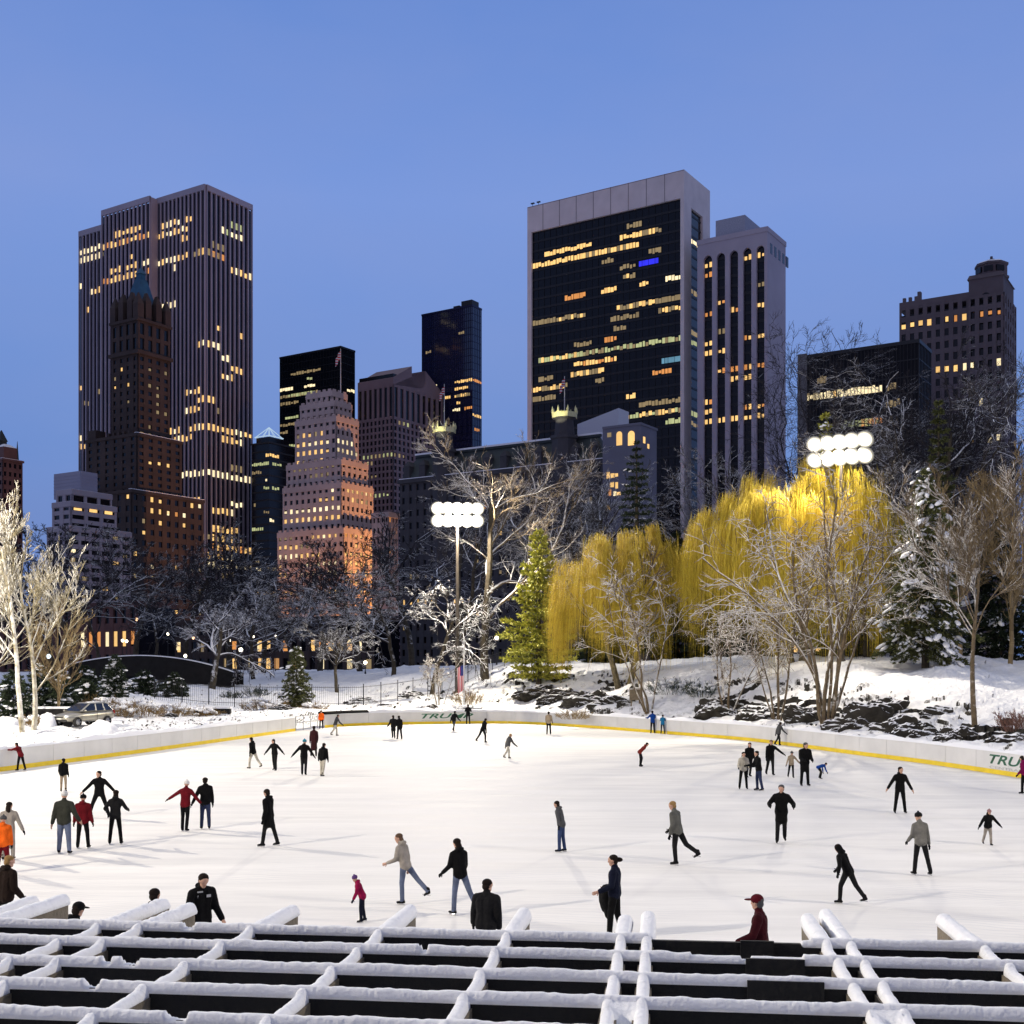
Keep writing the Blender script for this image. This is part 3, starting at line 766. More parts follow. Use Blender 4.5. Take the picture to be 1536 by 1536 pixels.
# ---------------------------------------------------------------- pink granite tower with the broken round-notched gable
b = Bld('granite_tower', 'pinkish granite tower with sloping gable top broken by a round notch', 'skyscraper', 590, 620)
La, Lb = b.ly(536.5), b.lx(664); ze = b.z(600); wall = MB(); core = MB()
zev = b.z(566); zpk = b.z(553, b.lx(624), 0); xp = b.lx(624)
core.box(.6, Lb-.6, .6, La-.6, ZG, ze+14)
n1 = facade(wall, 'L', .6, 0, La, ZG, ze-9, 9, 38, .42, .35, .6); n2 = facade(wall, 'R', .6, 0, Lb, ZG, ze-9, 12, 38, .42, .35, .6)
n3 = facade(wall, 'L', .6, 0, La, ze-9, ze+8, 7, 1, .45, .1, .6); n4 = facade(wall, 'R', .6, 0, Lb, ze-9, ze+8, 9, 1, .45, .1, .6)
# plain attic and gable, extruded along the left face, with the circular notch at its crown
xc = Lb/2; r = 6.0; prof = [(0, ze+8), (0, zev), (xc-r, zpk+.5)]
zc = zpk-3.5
for k in range(9):
    a = math.pi - k*math.pi/8; prof.append((xc+r*math.cos(a)*.98, zc-1-r*.9*math.sin(a)))
prof += [(xc+r, zpk+.5), (Lb, zev), (Lb, ze+8)]
vs = [(x, 0, z) for x, z in prof] + [(x, La, z) for x, z in prof]; nn = len(prof)
bm = bmesh.new(); bv = [bm.verts.new(v) for v in vs]
fcap = bm.faces.new(bv[:nn]); bcap = bm.faces.new(bv[nn:][::-1])
for i in range(nn): bm.faces.new((bv[i], bv[nn+i], bv[nn+(i+1)%nn], bv[(i+1)%nn]))
bmesh.ops.triangulate(bm, faces=[fcap, bcap]); bmesh.ops.recalc_face_normals(bm, faces=bm.faces)
me = bpy.data.meshes.new('gable'); bm.to_mesh(me); bm.free(); mesh_obj('gable', me, b.root, M_pink)
core.build('glazing', G_black, b.root); wall.build('granite_wall', M_pink, b.root)
runs(b, 'L', .58, 0, ZG, n1[0], n1[1], 9, 38, [(541,588,616,'p'),(549,580,748,'l'),(541,560,693,'d'),(560,588,682,'d'),(545,560,686,'l'),(555,565,720,'d'),(575,586,683,'l'),(550,555,696,'p')], .24, .22, 'p', rng)
runs(b, 'R', .58, 0, ZG, n2[0], n2[1], 12, 38, [(592,596,616,'p'),(620,633,622,'p'),(622,628,635,'p'),(600,610,630,'d'),(595,606,683,'d'),(606,612,633,'l')], .24, .22, 'p', rng)
b.flush()

# ---------------------------------------------------------------- plain dark blue tower
b, La, Lb, zt, fp = glass_slab('blue_glass_tower', 'sheer indigo glass tower standing alone left of the white-framed slab', 708.5, 650, 459, 633, 722, glass('indigo_glass', (.012,.014,.05), .07, spec=.9), 52, 26, 5, 1, .1, mat('indigo_metal', (.02,.02,.055), .35, metal=.6))
RL = [(688,695,502,'d'),(640,645,526,'d'),(649,655,574,'p'),(684,707,568,'w'),(684,702,582,'w'),(670,675,592,'w'),(683,705,590,'wd'),(685,700,598,'wd'),(681,688,620,'p'),(697,707,618,'a'),(686,690,607,'w'),(640,644,611,'l'),(640,643,625,'l')]
runs(b, 'L', -.02, 0, ZG, La/26, fp, 26, 52, RL, .08, .28, 'w', rng); runs(b, 'R', -.02, 0, ZG, Lb/5, fp, 5, 52, [(710,720,568,'a'),(710,720,618,'w'),(712,718,640,'a')], .1, .3)
mb = MB(); mb.box(1, Lb-1, 1, 8, zt+.8, zt+4); mb.box(2, Lb-2, 10, 14, zt+.8, zt+2.5); mb.build('roof_plant', M_dark, b.root)
b.flush()

# ---------------------------------------------------------------- white-framed black glass slab
b = Bld('framed_tower', 'broad black glass slab tower framed in pale travertine', 'skyscraper', 1026, 480)
La, Lb, zt = b.ly(791), b.lx(1065), b.z(254)
xf = .0; zb = b.z(296); y1 = b.ly(1020.5); y2 = b.ly(797)
fr = MB(); fr.box(0, Lb, 0, La, zb, zt); fr.box(0, Lb-.0, y2, La, ZG, zb)
xs0, xs1 = b.lx(1037), b.lx(1054); zs = b.z(312, xs0, 0)
fr.box(0, xs0, 0, y1, ZG, zb); fr.box(xs1, Lb, 0, y1+4, ZG, zb); fr.box(xs0, xs1, 0, y1, zs, zb)
fr.build('travertine_frame', M_trav, b.root)
mb = MB()
for k in range(1, 9):
    yy = La*k/9+.3; mb.box(-.04, .3, yy-.12, yy+.12, zb, zt)
mb.box(-.03, .2, 0, La, zt-.35, zt-.15); mb.build('panel_joint', mat('dark_joint', (.16,.14,.15), .9), b.root)  # thin dark grey joint lines between the travertine panels
cr = MB(); cr.box(1.2, Lb-1, y1, y2, ZG, zb-.01); cr.box(xs0, xs1+.0, 1.0, y1, ZG, zs-.01); cr.build('glazing', G_black, b.root)
nbL, nf = 48, 46; fp = (zb-ZG)/nf
wl = MB()
for j in range(nf+1): wl.box(1.0, 1.3, y1, y2, ZG+j*fp-.45, ZG+j*fp+.45)
for i in range(0, nbL+1, 2): wl.box(.95, 1.3, y1+(y2-y1)*i/nbL-.06, y1+(y2-y1)*i/nbL+.06, ZG, zb)
for j in range(nf): wl.box(xs0, xs1, .85, 1.1, ZG+j*fp-.4, ZG+j*fp+.4) if ZG+j*fp < zs-1 else None
wl.build('mullions', M_dark, b.root)
RL = [(820,886,386,'w'),(800,876,404,'w'),(876,957,384,'wwd'),(933,960,359,'w'),(944,960,332,'d'),(962,990,354,'wd'),(906,918,391,'d'),(962,984,392,'b'),(1000,1020,412,'p'),(935,950,423,'wd'),(906,924,442,'w'),(963,972,432,'w'),
 (865,875,438,'a'),(851,872,453,'a'),(928,980,465,'wwd'),(988,1020,466,'wd'),(920,957,478,'d'),(800,876,488,'wdd'),(907,925,505,'a'),(808,876,535,'lwl'),(880,1020,525,'lld'),(857,877,539,'d'),(864,924,551,'wwa'),(858,904,564,'wd'),(993,1020,543,'c'),
 (798,849,584,'wd'),(940,950,594,'w'),(928,1020,621,'lwd'),(1000,1020,638,'l'),(810,826,570,'d'),(980,1005,562,'a'),(925,938,493,'d'),(865,885,512,'d'),(975,990,372,'d'),(893,905,570,'d'),(985,1000,448,'d'),(930,950,405,'d'),(800,830,601,'d'),(960,1018,604,'d'),(1000,1020,453,'d')]
runs(b, 'L', 1.18, y1, ZG, (y2-y1)/nbL, fp, nbL, nf, RL, .02, .24, 'w', rng)
fpx = [(1037,1054,py,k) for py,k in ((365,'p'),(492,'d'),(515,'l'),(620,'l'),(640,'d'),(430,'d'))]
runs(b, 'R', .98, xs0, ZG, (xs1-xs0)/3, fp, 3, nf, fpx, .04, .26, 'l', rng)
mb = MB(); 
for (yy) in (La-1.5, La-4.5): mb.tube([(2,yy,zt),(2,yy,zt+2.2)], .12, 5); mb.box(1.6,2.4,yy-.8,yy+.8,zt+1.8,zt+2.2)
mb.build('roof_aerial', M_dark, b.root)
b.flush()

# ---------------------------------------------------------------- tower with arched window bays
b = Bld('arched_tower', 'lilac grey tower with five tall arched window bays beside the framed slab', 'skyscraper', 1151, 460)
La, Lb, zt = b.ly(1046), b.lx(1178.5), b.z(343)
wall = MB(); core = MB(); core.box(1.3, Lb-.5, .6, La-.5, ZG, zt-2)
wall.box(1.2, Lb, 0, 1.2, ZG, zt)   # right side is a plain wall
edges = [(1134.5,1146.5),(1114.5,1127),(1094.5,1107),(1075,1087.5),(1055.5,1068)]
prevy = 0; zarch = b.z(372)
nseg = 10
for (pl, pr) in edges:
    ya, ybb = b.ly(pr), b.ly(pl)
    wall.box(0, 1.3, prevy, ya, ZG, zt-1); prevy = ybb
    r = (ybb-ya)/2; yc = (ya+ybb)/2
    for k in range(nseg):     # spandrel above the round arch
        t0, t1 = math.pi*k/nseg, math.pi*(k+1)/nseg
        p0, p1_ = yc-r*math.cos(t0), yc-r*math.cos(t1); h = zarch + r*min(math.sin(t0), math.sin(t1))
        wall.box(0, 1.3, p0, p1_, h, zt-1)
wall.box(0, 1.3, prevy, La, ZG, zt-1); wall.box(-.25, Lb+.2, -.25, La+.2, zt-1, zt+.9)
nf = 42; fp = (zarch-ZG)/nf; sp = MB()
for j in range(nf+1): sp.box(1.1, 1.4, 0.6, La-.6, ZG+j*fp-.7, ZG+j*fp+.5)
sp.build('floor_bands', M_dark, b.root); core.build('glazing', G_black, b.root)
wall.build('stone_wall', mat('lilac_stone', (.36,.33,.39), .75, var=.1, scale=.08), b.root)
mb = MB(); x0, x1, ya, yc_ = 2, b.lx(1133, 4), b.ly(1116, 2), b.ly(1072, 2)
mb.box(3, 21, ya, yc_, zt, b.z(322, 3, ya)); mb.build('plant_room', mat('blue_grey_cladding', (.30,.32,.40), .7), b.root)
mb = MB()
for k in range(5): mb.box(3.0+k*4.5, 5.4+k*4.5, -.06, .4, zt-8.5, zt-4.5)
mb.build('louvre', G_black, b.root)
lits = [(0,[375,500-0,640,733,915,1055,1288,1330]),(1,[512,928,1065,1158,1298,1340]),(2,[752,1077,1167,1350]),(3,[720,905,993,1085,1360]),(4,[548,598,823,960,1003,1272,1320,1365])]
for i, ys in lits:
    pl, pr = edges[i]; ya, ybb = b.ly(pr), b.ly(pl)
    for y in ys:
        z = b.z(240+y/3.49, 0, ya); j = int((z-ZG)/fp)
        for h in (0, 1): b.pane('L', 1.2, ya+.4+h*(ybb-ya)/2, ya+h*(ybb-ya)/2+(ybb-ya)/2-.15, ZG+(j+.3)*fp, ZG+(j+.82)*fp, 'wwa'[rng.randrange(3)] if y not in (905,640) else 'd')
b.flush()

# ---------------------------------------------------------------- long chateau-roofed hotel
b = Bld('chateau_hotel', 'long dark hotel with green mansard roof and two lit corner turrets', 'hotel', 905, 390)
La, Lb = b.ly(600), b.lx(925); zt = b.z(640); ze = b.z(692); wall = MB(); core = MB(); rf = MB(); sn = MB(); cr = MB()
core.box(.5, Lb-.5, .5, La-.5, ZG, ze-1); nb = 26; nf = 15
f1 = facade(wall, 'L', .5, 0, La, ZG, ze, nb, nf, .6, .5, .5); f2 = facade(wall, 'R', .5, 0, Lb, ZG, ze, 5, nf, .6, .5, .5)
wall.box(-.9, Lb+.6, -.9, La+.6, ze-.6, ze+.8)
rf.frustum(.2, Lb-.2, .2, La-.2, ze+.8, 5, Lb-4, 4, La-4, zt-2); rf.box(4.6, Lb-3.6, 3.6, La-3.6, zt-2, zt-1.2)
sn.box(4.4, Lb-3.4, 3.4, La-3.4, zt-1.2, zt-.6); sn.box(-.7, .6, 0, La, ze+.8, ze+1.1)
for k in range(12):
    yy = La*(k+.6)/12; wall.box(.2, 4, yy-1.3, yy+1.3, ze+.8, ze+5.5); wall.frustum(.1, 4, yy-1.5, yy+1.5, ze+5.5, 1, 4, yy-.1, yy+.1, ze+7.5)
# turrets with lit cresting
def turret(px, top_py, half, shaft):
    yy = b.ly(px, -.5); zc = b.z(top_py, -.5, yy)
    wall.lathe(2.5, yy, [(half, ZG), (half, zc-9), (half+.5, zc-8.6), (half+.5, zc-7.6), (half*.8, zc-7.4), (half*.7, zc-2.2), (half*.95, zc-1.6)], 8)
    cr = MB(); cr.lathe(2.5, yy, [(half*.98, zc-1.6), (half*1.0, zc+.1), (half*.9, zc+.15), (half*.86, zc-1.5)], 8)
    for k in range(8):
        a = 2*math.pi*k/8; cr.lathe(2.5+half*.95*math.cos(a), yy+half*.95*math.sin(a), [(.35,zc),(.42,zc+.8),(.08,zc+2.2)], 6)
    cr.build('turret_crest', mat('gilded_cresting', (.62,.58,.30), .5), b.root)
    p = flag(b.root, 2.5, yy, zc-1, b.z(shaft, 0, yy)-zc+1, M_flag, 4, 2.6, .22)
    return (2.5, yy, zc)
TUR = [turret(840, 618, 4.4, 562), turret(659, 641, 4.2, 574)]
core.build('glazing', G_black, b.root); wall.build('stone_wall', M_plaza, b.root); rf.build('mansard_roof', M_slate, b.root); sn.build('roof_snow', M_roofsnow, b.root)
runs(b, 'L', .48, 0, ZG, f1[0], f1[1], nb, nf, [(605,700,897,'w'),(718,742,752,'a'),(840,None,655,'w'),(826,None,674,'w'),(845,None,673,'d'),(818,832,690,'w'),(884,895,670,'w'),(620,650,866,'d')], .32, .3, 'w', rng)
scatter(b, 'L', .48, 0, ZG, f1[0], f1[1], nb, nf, 14, rng, 'ddw', 1, padb=.34, padz=.3); scatter(b, 'R', .48, 0, ZG, f2[0], f2[1], 5, nf, 10, rng, 'dw', 1, padb=.34, padz=.3)
HOTEL = b; b.flush()
# blue-grey wing with arched lit windows, and the pale gable behind it
b = Bld('hotel_wing', 'blue-grey stone wing with two arched lit windows at the hotel end', 'building', 961, 375)
La, Lb, zt = b.ly(904), b.lx(985), b.z(637); wall = MB(); wall.box(0, Lb, 0, La, ZG, zt); wall.box(-.3, Lb+.3, -.3, La, zt, zt+.7); wall.build('stone_wall', mat('blue_grey_stone', (.14,.14,.18), .85, var=.15, scale=.1), b.root)
for px, w in ((929,2.0),(947,2.3)):
    yy = b.ly(px); z0 = b.z(668, 0, yy); m1 = MB(); n = 8
    poly = [(yy-w/2, z0), (yy+w/2, z0)] + [(yy+w/2*math.cos(math.pi*k/n), z0+3.4+w/2*math.sin(math.pi*k/n)) for k in range(n+1)]
    m1.add([(-.1, p, q) for p, q in poly] + [(0, p, q) for p, q in poly], [tuple(range(len(poly)))] + [(i,(i+1)%len(poly),len(poly)+(i+1)%len(poly),len(poly)+i) for i in range(len(poly))]); m1.build('lit_window', WARM, b.root)
for px, py, k in ((912,760,'w'),(919,712,'w'),(925,712,'w'),(912,713,'w'),(918,728,'w'),(925,728,'w'),(915,739,'a'),(922,739,'p'),(928,740,'w'),(914,651,'d'),(966,660,'w'),(972,668,'w')):
    f = 'R' if px > 961 else 'L'; a = b.lx(px) if f == 'R' else b.ly(px); z = b.z(py, a if f == 'R' else 0, a if f == 'L' else 0); b.pane(f, 0, a-.7, a+.7, z-1, z+1, k)
b.flush()
b = Bld('pale_block', 'plain pale wall with sloping top showing between hotel and framed slab', 'building', 928, 430)
La, Lb, z0, z1_ = b.ly(866), 8, b.z(612), b.z(626); wall = MB(); wall.add([(0,0,ZG),(Lb,0,ZG),(Lb,La,ZG),(0,La,ZG),(0,0,z0),(Lb,0,z0),(Lb,La,z0-4),(0,La,z0-4)], [(0,3,2,1),(4,5,6,7),(0,1,5,4),(1,2,6,5),(2,3,7,6),(3,0,4,7)])
wall.build('rendered_wall', mat('pale_render', (.52,.55,.62), .8, var=.06), b.root)

# ---------------------------------------------------------------- right: low dark block and the crenellated apartment tower
b, La, Lb, zt, fp = glass_slab('dark_office_block', 'low black office block behind the right floodlight', 1378, 330, 513, 1200, 1396, glass('matt_black_glass', (.006,.006,.008), .3, spec=.15), 20, 34, 8, 1)
RL = [(1203,1225,586,'p'),(1250,1270,580,'p'),(1276,1297,577,'p'),(1305,1319,574,'p'),(1226,1247,597,'p'),(1251,1270,593,'pw'),(1276,1298,590,'p'),(1302,1318,587,'p'),(1297,1320,622,'a'),(1228,1240,574,'d'),(1205,1222,597,'d'),(1330,1345,580,'d'),(1262,1316,646,'l'),(1330,1350,600,'d')]
runs(b, 'L', -.02, 0, ZG, La/34, fp, 34, 20, RL, .03, .27, 'p', rng); b.flush()
mb = MB(); mb.box(-.5, 0, La-2.2, La+.6, ZG, zt+1.2); mb.build('edge_strip', mat('grey_edge_metal', (.10,.095,.10), .6), b.root)

b = Bld('crenellated_tower', 'brown-grey apartment tower with crenellated parapet and octagonal water tower top', 'apartment block', 1505, 440)
La, Lb = b.ly(1349), b.lx(1516); y1 = b.ly(1453); y2 = b.ly(1376); zt = b.z(438, 0, y1); wall = MB(); core = MB(); sn = MB()
core.box(.5, Lb+9, .5, La-.5, ZG, zt-5); nf = 30; ztw = b.z(412); fp = (zt-2-ZG)/nf
f1 = facade(wall, 'L', .5, y1, La, ZG, zt-2, 8, nf, .5, .42, .5); f2 = facade(wall, 'L', .0, 0, y1, ZG, zt-2, 4, nf, .5, .42, .5); facade(wall, 'R', .0, 0, Lb+9, ZG, zt-2, 5, nf, .5, .42, .5)
wall.box(0, 1.5, y1, La, zt-2, zt); wall.box(1, Lb+8, y1, La, zt-3, zt-1)
k = y2
while k < La-1: wall.box(0, 1.2, k, k+1.1, zt, zt+1.6); k += 2.2
wall.box(0, 2, y2-1.2, y2, zt, zt+3.2)
# square shaft then octagon
wall.box(0, Lb+6, 0, y1, zt-2, ztw); wall.frustum(-.5, Lb+6.5, -.5, y1+.5, ztw, 0, Lb+6, .4, y1-.2, ztw+1.6)
cx, cy = (Lb+6)/2, y1/2; r = y1*.50; zo0, zo1 = ztw+1.6, b.z(386, 0, cy)
wall.lathe(cx, cy, [(r*1.04,zo0),(r*1.04,zo0+.8),(r*.93,zo0+1.2),(r*.93,zo1-1),(r*1.0,zo1-.8),(r*1.0,zo1)], 8); sn.lathe(cx, cy, [(r*.96,zo1),(r*.8,zo1+.7),(.6,zo1+1.4)], 8)
wall.tube([(cx,cy,zo1+1),(cx,cy,zo1+3.2)], .5, 6); wall.box(cx-1.2,cx+1.2,cy-1.2,cy+1.2,zo1+1.2,zo1+1.9)
op = MB(); op.lathe(0,0,[(1.5,-.12),(1.5,.1)],14); op.v = [(z, cy+y, ztw-7+x) for x, y, z in op.v]; op.build('round_window', G_black, b.root)
for q in (-1, 0, 1):
    op = MB(); a = math.radians(202.5-22.5+q*45); ox, oy = cx+r*.88*math.cos(a), cy+r*.88*math.sin(a)
    m_ = Matrix.Rotation(a, 3, 'Z'); pts = [m_ @ Vector((x, y, 0)) for x, y in ((-.3,-1.6),(.35,-1.6),(.35,1.6),(-.3,1.6))]
    op.prism([(ox+p.x, oy+p.y) for p in pts], zo0+2.2, zo1-1.6); op.build('belfry_opening', G_black, b.root)
core.build('glazing', G_black, b.root); wall.build('brick_wall', mat('grey_brown_brick', (.11,.09,.10), .85, var=.2, scale=.1), b.root); sn.build('roof_snow', M_roofsnow, b.root)
for px, py in ((1355,484),(1371,482),(1386,476),(1400,474),(1415,474),(1429,472),(1443,471)): runs(b, 'L', .48, y1, ZG, f1[0], f1[1], 8, nf, [(px,None,py,'wwa')], .25, .25, 'w', rng)
for px, py in ((1466,470),(1479,468),(1495,465)): runs(b, 'L', -.02, 0, ZG, f2[0], f2[1], 4, nf, [(px,None,py,'wa')], .3, .3, 'a', rng)
for px, py in ((1404,549),(1416,547),(1432,546),(1446,545),(1462,541),(1494,537),(1502,536),(1468,606),(1516,634),(1462,656),(1482,655),(1500,655)): runs(b, 'L', -.02 if px > 1453 else .48, 0 if px > 1453 else y1, ZG, f1[0], f1[1], 8, nf, [(px,None,py,'wp')], .25, .2, 'w', rng)
b.flush()

# ---------------------------------------------------------------- low street fronts glimpsed through the trees
b = Bld('street_front', 'low brick front with glowing ground floor seen through the bare trees at left', 'building', 205, 330)
La, Lb, zt = b.ly(-90), 14, b.z(905); wall = MB(); core = MB(); core.box(.5, Lb, .5, La, ZG-1, zt-1); f1 = facade(wall, 'L', .5, 0, La, ZG, zt, 26, 3, .5, .35, .5); wall.box(-.4, Lb, -.4, La, zt-.8, zt+.6); wall.build('brick_wall', mat('warm_red_brick', (.10,.045,.038), .85, scale=.3), b.root); core.build('glazing', G_black, b.root)
runs(b, 'L', .48, 0, ZG, f1[0], f1[1], 26, 3, [(130,200,960,'pwa')], .1, .1, 'p', rng); b.flush()
b = Bld('shop_row', 'low dark row of lit shopfronts seen beneath the trees below the stone tower', 'building', 560, 380)
La, Lb, zt = b.ly(250), 14, b.z(925); wall = MB(); core = MB(); core.box(.5, Lb, .5, La, ZG-1, zt-1); f1 = facade(wall, 'L', .5, 0, La, ZG, zt, 24, 3, .4, .4, .5); wall.box(-.4, Lb, -.4, La, zt-.8, zt+.6); wall.build('brick_wall', M_brown, b.root); core.build('glazing', G_black, b.root)
scatter(b, 'L', .48, 0, ZG, f1[0], f1[1], 24, 3, 34, rng, 'wwpad', 0, 2, .2, .2); b.flush()

b = Bld('terrace_row', 'long low dark terrace row behind the willows, a few lit windows', 'building', 1380, 300)
La, Lb, zt = b.ly(760), 14, b.z(905); wall = MB(); core = MB(); core.box(.5, Lb, .5, La, ZG-1, zt-1); f1 = facade(wall, 'L', .5, 0, La, ZG, zt, 40, 4, .5, .4, .5); wall.box(-.4, Lb, -.4, La, zt-.8, zt+.6); wall.build('brick_wall', M_plaza, b.root); core.build('glazing', G_black, b.root)
scatter(b, 'L', .48, 0, ZG, f1[0], f1[1], 40, 4, 14, rng, 'wda', 1, 4, .3, .3); b.flush()
# ================================================================== trees
def rot_about(d, axis, ang): return Matrix.Rotation(ang, 3, axis) @ d
def perp(d, rng):
    a = Vector((rng.uniform(-1,1), rng.uniform(-1,1), rng.uniform(-1,1)))
    return (a - d*a.dot(d)).normalized()
class Grow:
    def __init__(s, seed): s.r = random.Random(seed); s.segs = []      # (p0, p1, r0, r1, level)
    def branch(s, p, d, L, r, lvl, S):
        rg = s.r; n = max(2, int(round(L/S['seg'][min(lvl,len(S['seg'])-1)]))); st = L/n; maxl = len(S['n'])
        rend = r*S.get('taper', .45)
        nchild = S['n'][lvl] if lvl < maxl else 0
        if nchild: nchild = max(1, int(round(nchild*rg.uniform(.75,1.25))))
        start = S['start'][min(lvl,len(S['start'])-1)]
        at = sorted(rg.uniform(start, 1.0) for _ in range(nchild))
        ci = 0; az = rg.uniform(0, 6.28); trop = S['trop'][min(lvl,len(S['trop'])-1)]; wig = S['wig'][min(lvl,len(S['wig'])-1)]
        for i in range(n):
            d = (d + Vector((rg.gauss(0,wig), rg.gauss(0,wig), rg.gauss(0,wig))) + Vector((0,0,trop*st/max(L,.1)*3))).normalized()
            q = p + d*st; t0, t1 = i/n, (i+1)/n
            ra, rb = r+(rend-r)*t0, r+(rend-r)*t1
            s.segs.append((p, q, ra, rb, lvl))
            while ci < nchild and at[ci] <= t1+1e-6:
                f = (at[ci]-t0)*n; cp = p.lerp(q, max(0, min(1, f))); az += 2.4 + rg.uniform(-.5,.5)
                ax = perp(d, rg); ax = rot_about(ax, d, az) if lvl == 0 else ax
                ang = S['ang'][min(lvl,len(S['ang'])-1)]*rg.uniform(.7,1.3)
                cd = rot_about(d, ax, ang)
                if S.get('flat') and lvl > 0: cd.z *= S['flat']; cd.normalize()
                cl = L*S['ratio'][min(lvl,len(S['ratio'])-1)]*rg.uniform(.7,1.15)*(1-.45*max(0,(at[ci]-start))/(1-start+.01)*S.get('short',1))
                s.branch(cp, cd, cl, max(S['rmin'], (ra+(rb-ra)*f)*S.get('rr',.55)), lvl+1, S)
                ci += 1
            p = q
        return p, d
def seg_mesh(segs, name, sides=None):
    """tapered prisms, one per segment, vectorised"""
    if not segs: return None
    P0 = np.array([s[0][:] for s in segs]); P1 = np.array([s[1][:] for s in segs]); r0 = np.array([s[2] for s in segs]); r1 = np.array([s[3] for s in segs])
    D = P1-P0; Ln = np.linalg.norm(D, axis=1, keepdims=True)+1e-9; D = D/Ln
    P0 = P0 - D*np.minimum(Ln*.15, r0[:,None]*.5); P1 = P1 + D*np.minimum(Ln*.15, r1[:,None]*.5)
    ref = np.where(np.abs(D[:,2:3]) < .93, np.array([[0,0,1.]]), np.array([[1.,0,0]]))
    A = np.cross(D, ref); A /= np.linalg.norm(A, axis=1, keepdims=True); B = np.cross(A, D)
    Vs, Qs = [], []; base = 0
    big = r0 > .07
    for msk, k in ((big, 7), (~big, sides or 4)):
        if not msk.any(): continue
        p0, p1, a, b, ra, rb = P0[msk], P1[msk], A[msk], B[msk], r0[msk], r1[msk]; m = len(p0)
        th = np.arange(k)*2*np.pi/k + np.pi/k*.5
        ring = a[:,None,:]*np.cos(th)[None,:,None] + b[:,None,:]*np.sin(th)[None,:,None]
        v = np.concatenate([p0[:,None,:]+ring*ra[:,None,None], p1[:,None,:]+ring*rb[:,None,None]], 1).reshape(-1,3)
        i = (np.arange(m)*2*k)[:,None]; j = np.arange(k)[None,:]; j2 = (j+1)%k
        q = np.stack([i+j, i+j2, i+k+j2, i+k+j], -1).reshape(-1,4) + base
        Vs.append(v); Qs.append(q); base += len(v)
    return np_mesh(name, np.concatenate(Vs), np.concatenate(Qs), smooth=False)
def tree_from(gs, name, label, cat, loc, mt, mc, group=None, split=1, sides=4):
    root = empty(name, loc, 0, label, cat, group)
    mesh_obj('trunk', seg_mesh([s for s in gs if s[4] <= split-1], 'trunk', 6), root, mt)
    mesh_obj('crown', seg_mesh([s for s in gs if s[4] > split-1], 'crown', sides), root, mc)
    return root
def copy_tree(root, loc, rz, sc, label, group=None):
    r = root.copy(); COL.objects.link(r); r.location = loc; r.rotation_euler = (0,0,rz); r.scale = sc; r['label'] = label
    if group: r['group'] = group
    for ch in [c for c in root.children]:
        c = ch.copy(); COL.objects.link(c); c.parent = r
    return r

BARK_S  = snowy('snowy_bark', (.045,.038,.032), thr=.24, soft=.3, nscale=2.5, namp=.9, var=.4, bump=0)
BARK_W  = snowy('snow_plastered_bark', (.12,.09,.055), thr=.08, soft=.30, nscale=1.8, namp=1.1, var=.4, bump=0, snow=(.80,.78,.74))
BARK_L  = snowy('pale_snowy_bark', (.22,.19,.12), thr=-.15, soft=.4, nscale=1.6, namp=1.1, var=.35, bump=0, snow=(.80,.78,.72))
TRUNK   = snowy('dark_trunk_bark', (.06,.05,.035), thr=.30, soft=.3, nscale=1.5, namp=.9, var=.4, bump=.4)
TRUNKG  = snowy('olive_trunk_bark', (.12,.10,.06), thr=.30, soft=.3, nscale=1.5, namp=.9, var=.4, bump=.4)
TWIG_D  = snowy('dark_twigs', (.028,.025,.028), thr=.58, soft=.35, nscale=1.0, namp=.6, var=.3, bump=0)
TWIG_T  = strand('tan_twigs', (.11,.075,.035), (.36,.27,.14), .85)
S_SPREAD = dict(seg=(.8,.7,.5,.4,.35), n=(8,8,6,5), start=(.45,.15,.12,.1), ang=(.95,.75,.7,.7), ratio=(1.05,.55,.5,.5), trop=(.1,.12,.03,-.03), wig=(.10,.19,.19,.18), rmin=.026, rr=.55, taper=.5)
S_UP     = dict(seg=(1.0,.9,.6,.45,.4), n=(14,7,5,4), start=(.16,.12,.1,.1), ang=(.72,.55,.5,.5), ratio=(.66,.52,.5,.5), trop=(.1,.28,.2,.1), wig=(.05,.10,.12,.12), rmin=.025, rr=.45, taper=.35)
S_BIG    = dict(seg=(1.2,1.0,.7,.5,.4), n=(10,9,7,6), start=(.30,.15,.12,.1), ang=(.80,.65,.6,.6), ratio=(1.0,.55,.5,.5), trop=(.1,.12,.08,.02), wig=(.07,.17,.19,.18), rmin=.024, rr=.5, taper=.4)
S_MULTI  = dict(seg=(.7,.5,.4,.35), n=(8,6,4), start=(.35,.2,.1), ang=(.62,.7,.75), ratio=(.46,.55,.55), trop=(.05,-.02,-.10), wig=(.08,.17,.19), rmin=.024, rr=.55, taper=.35)

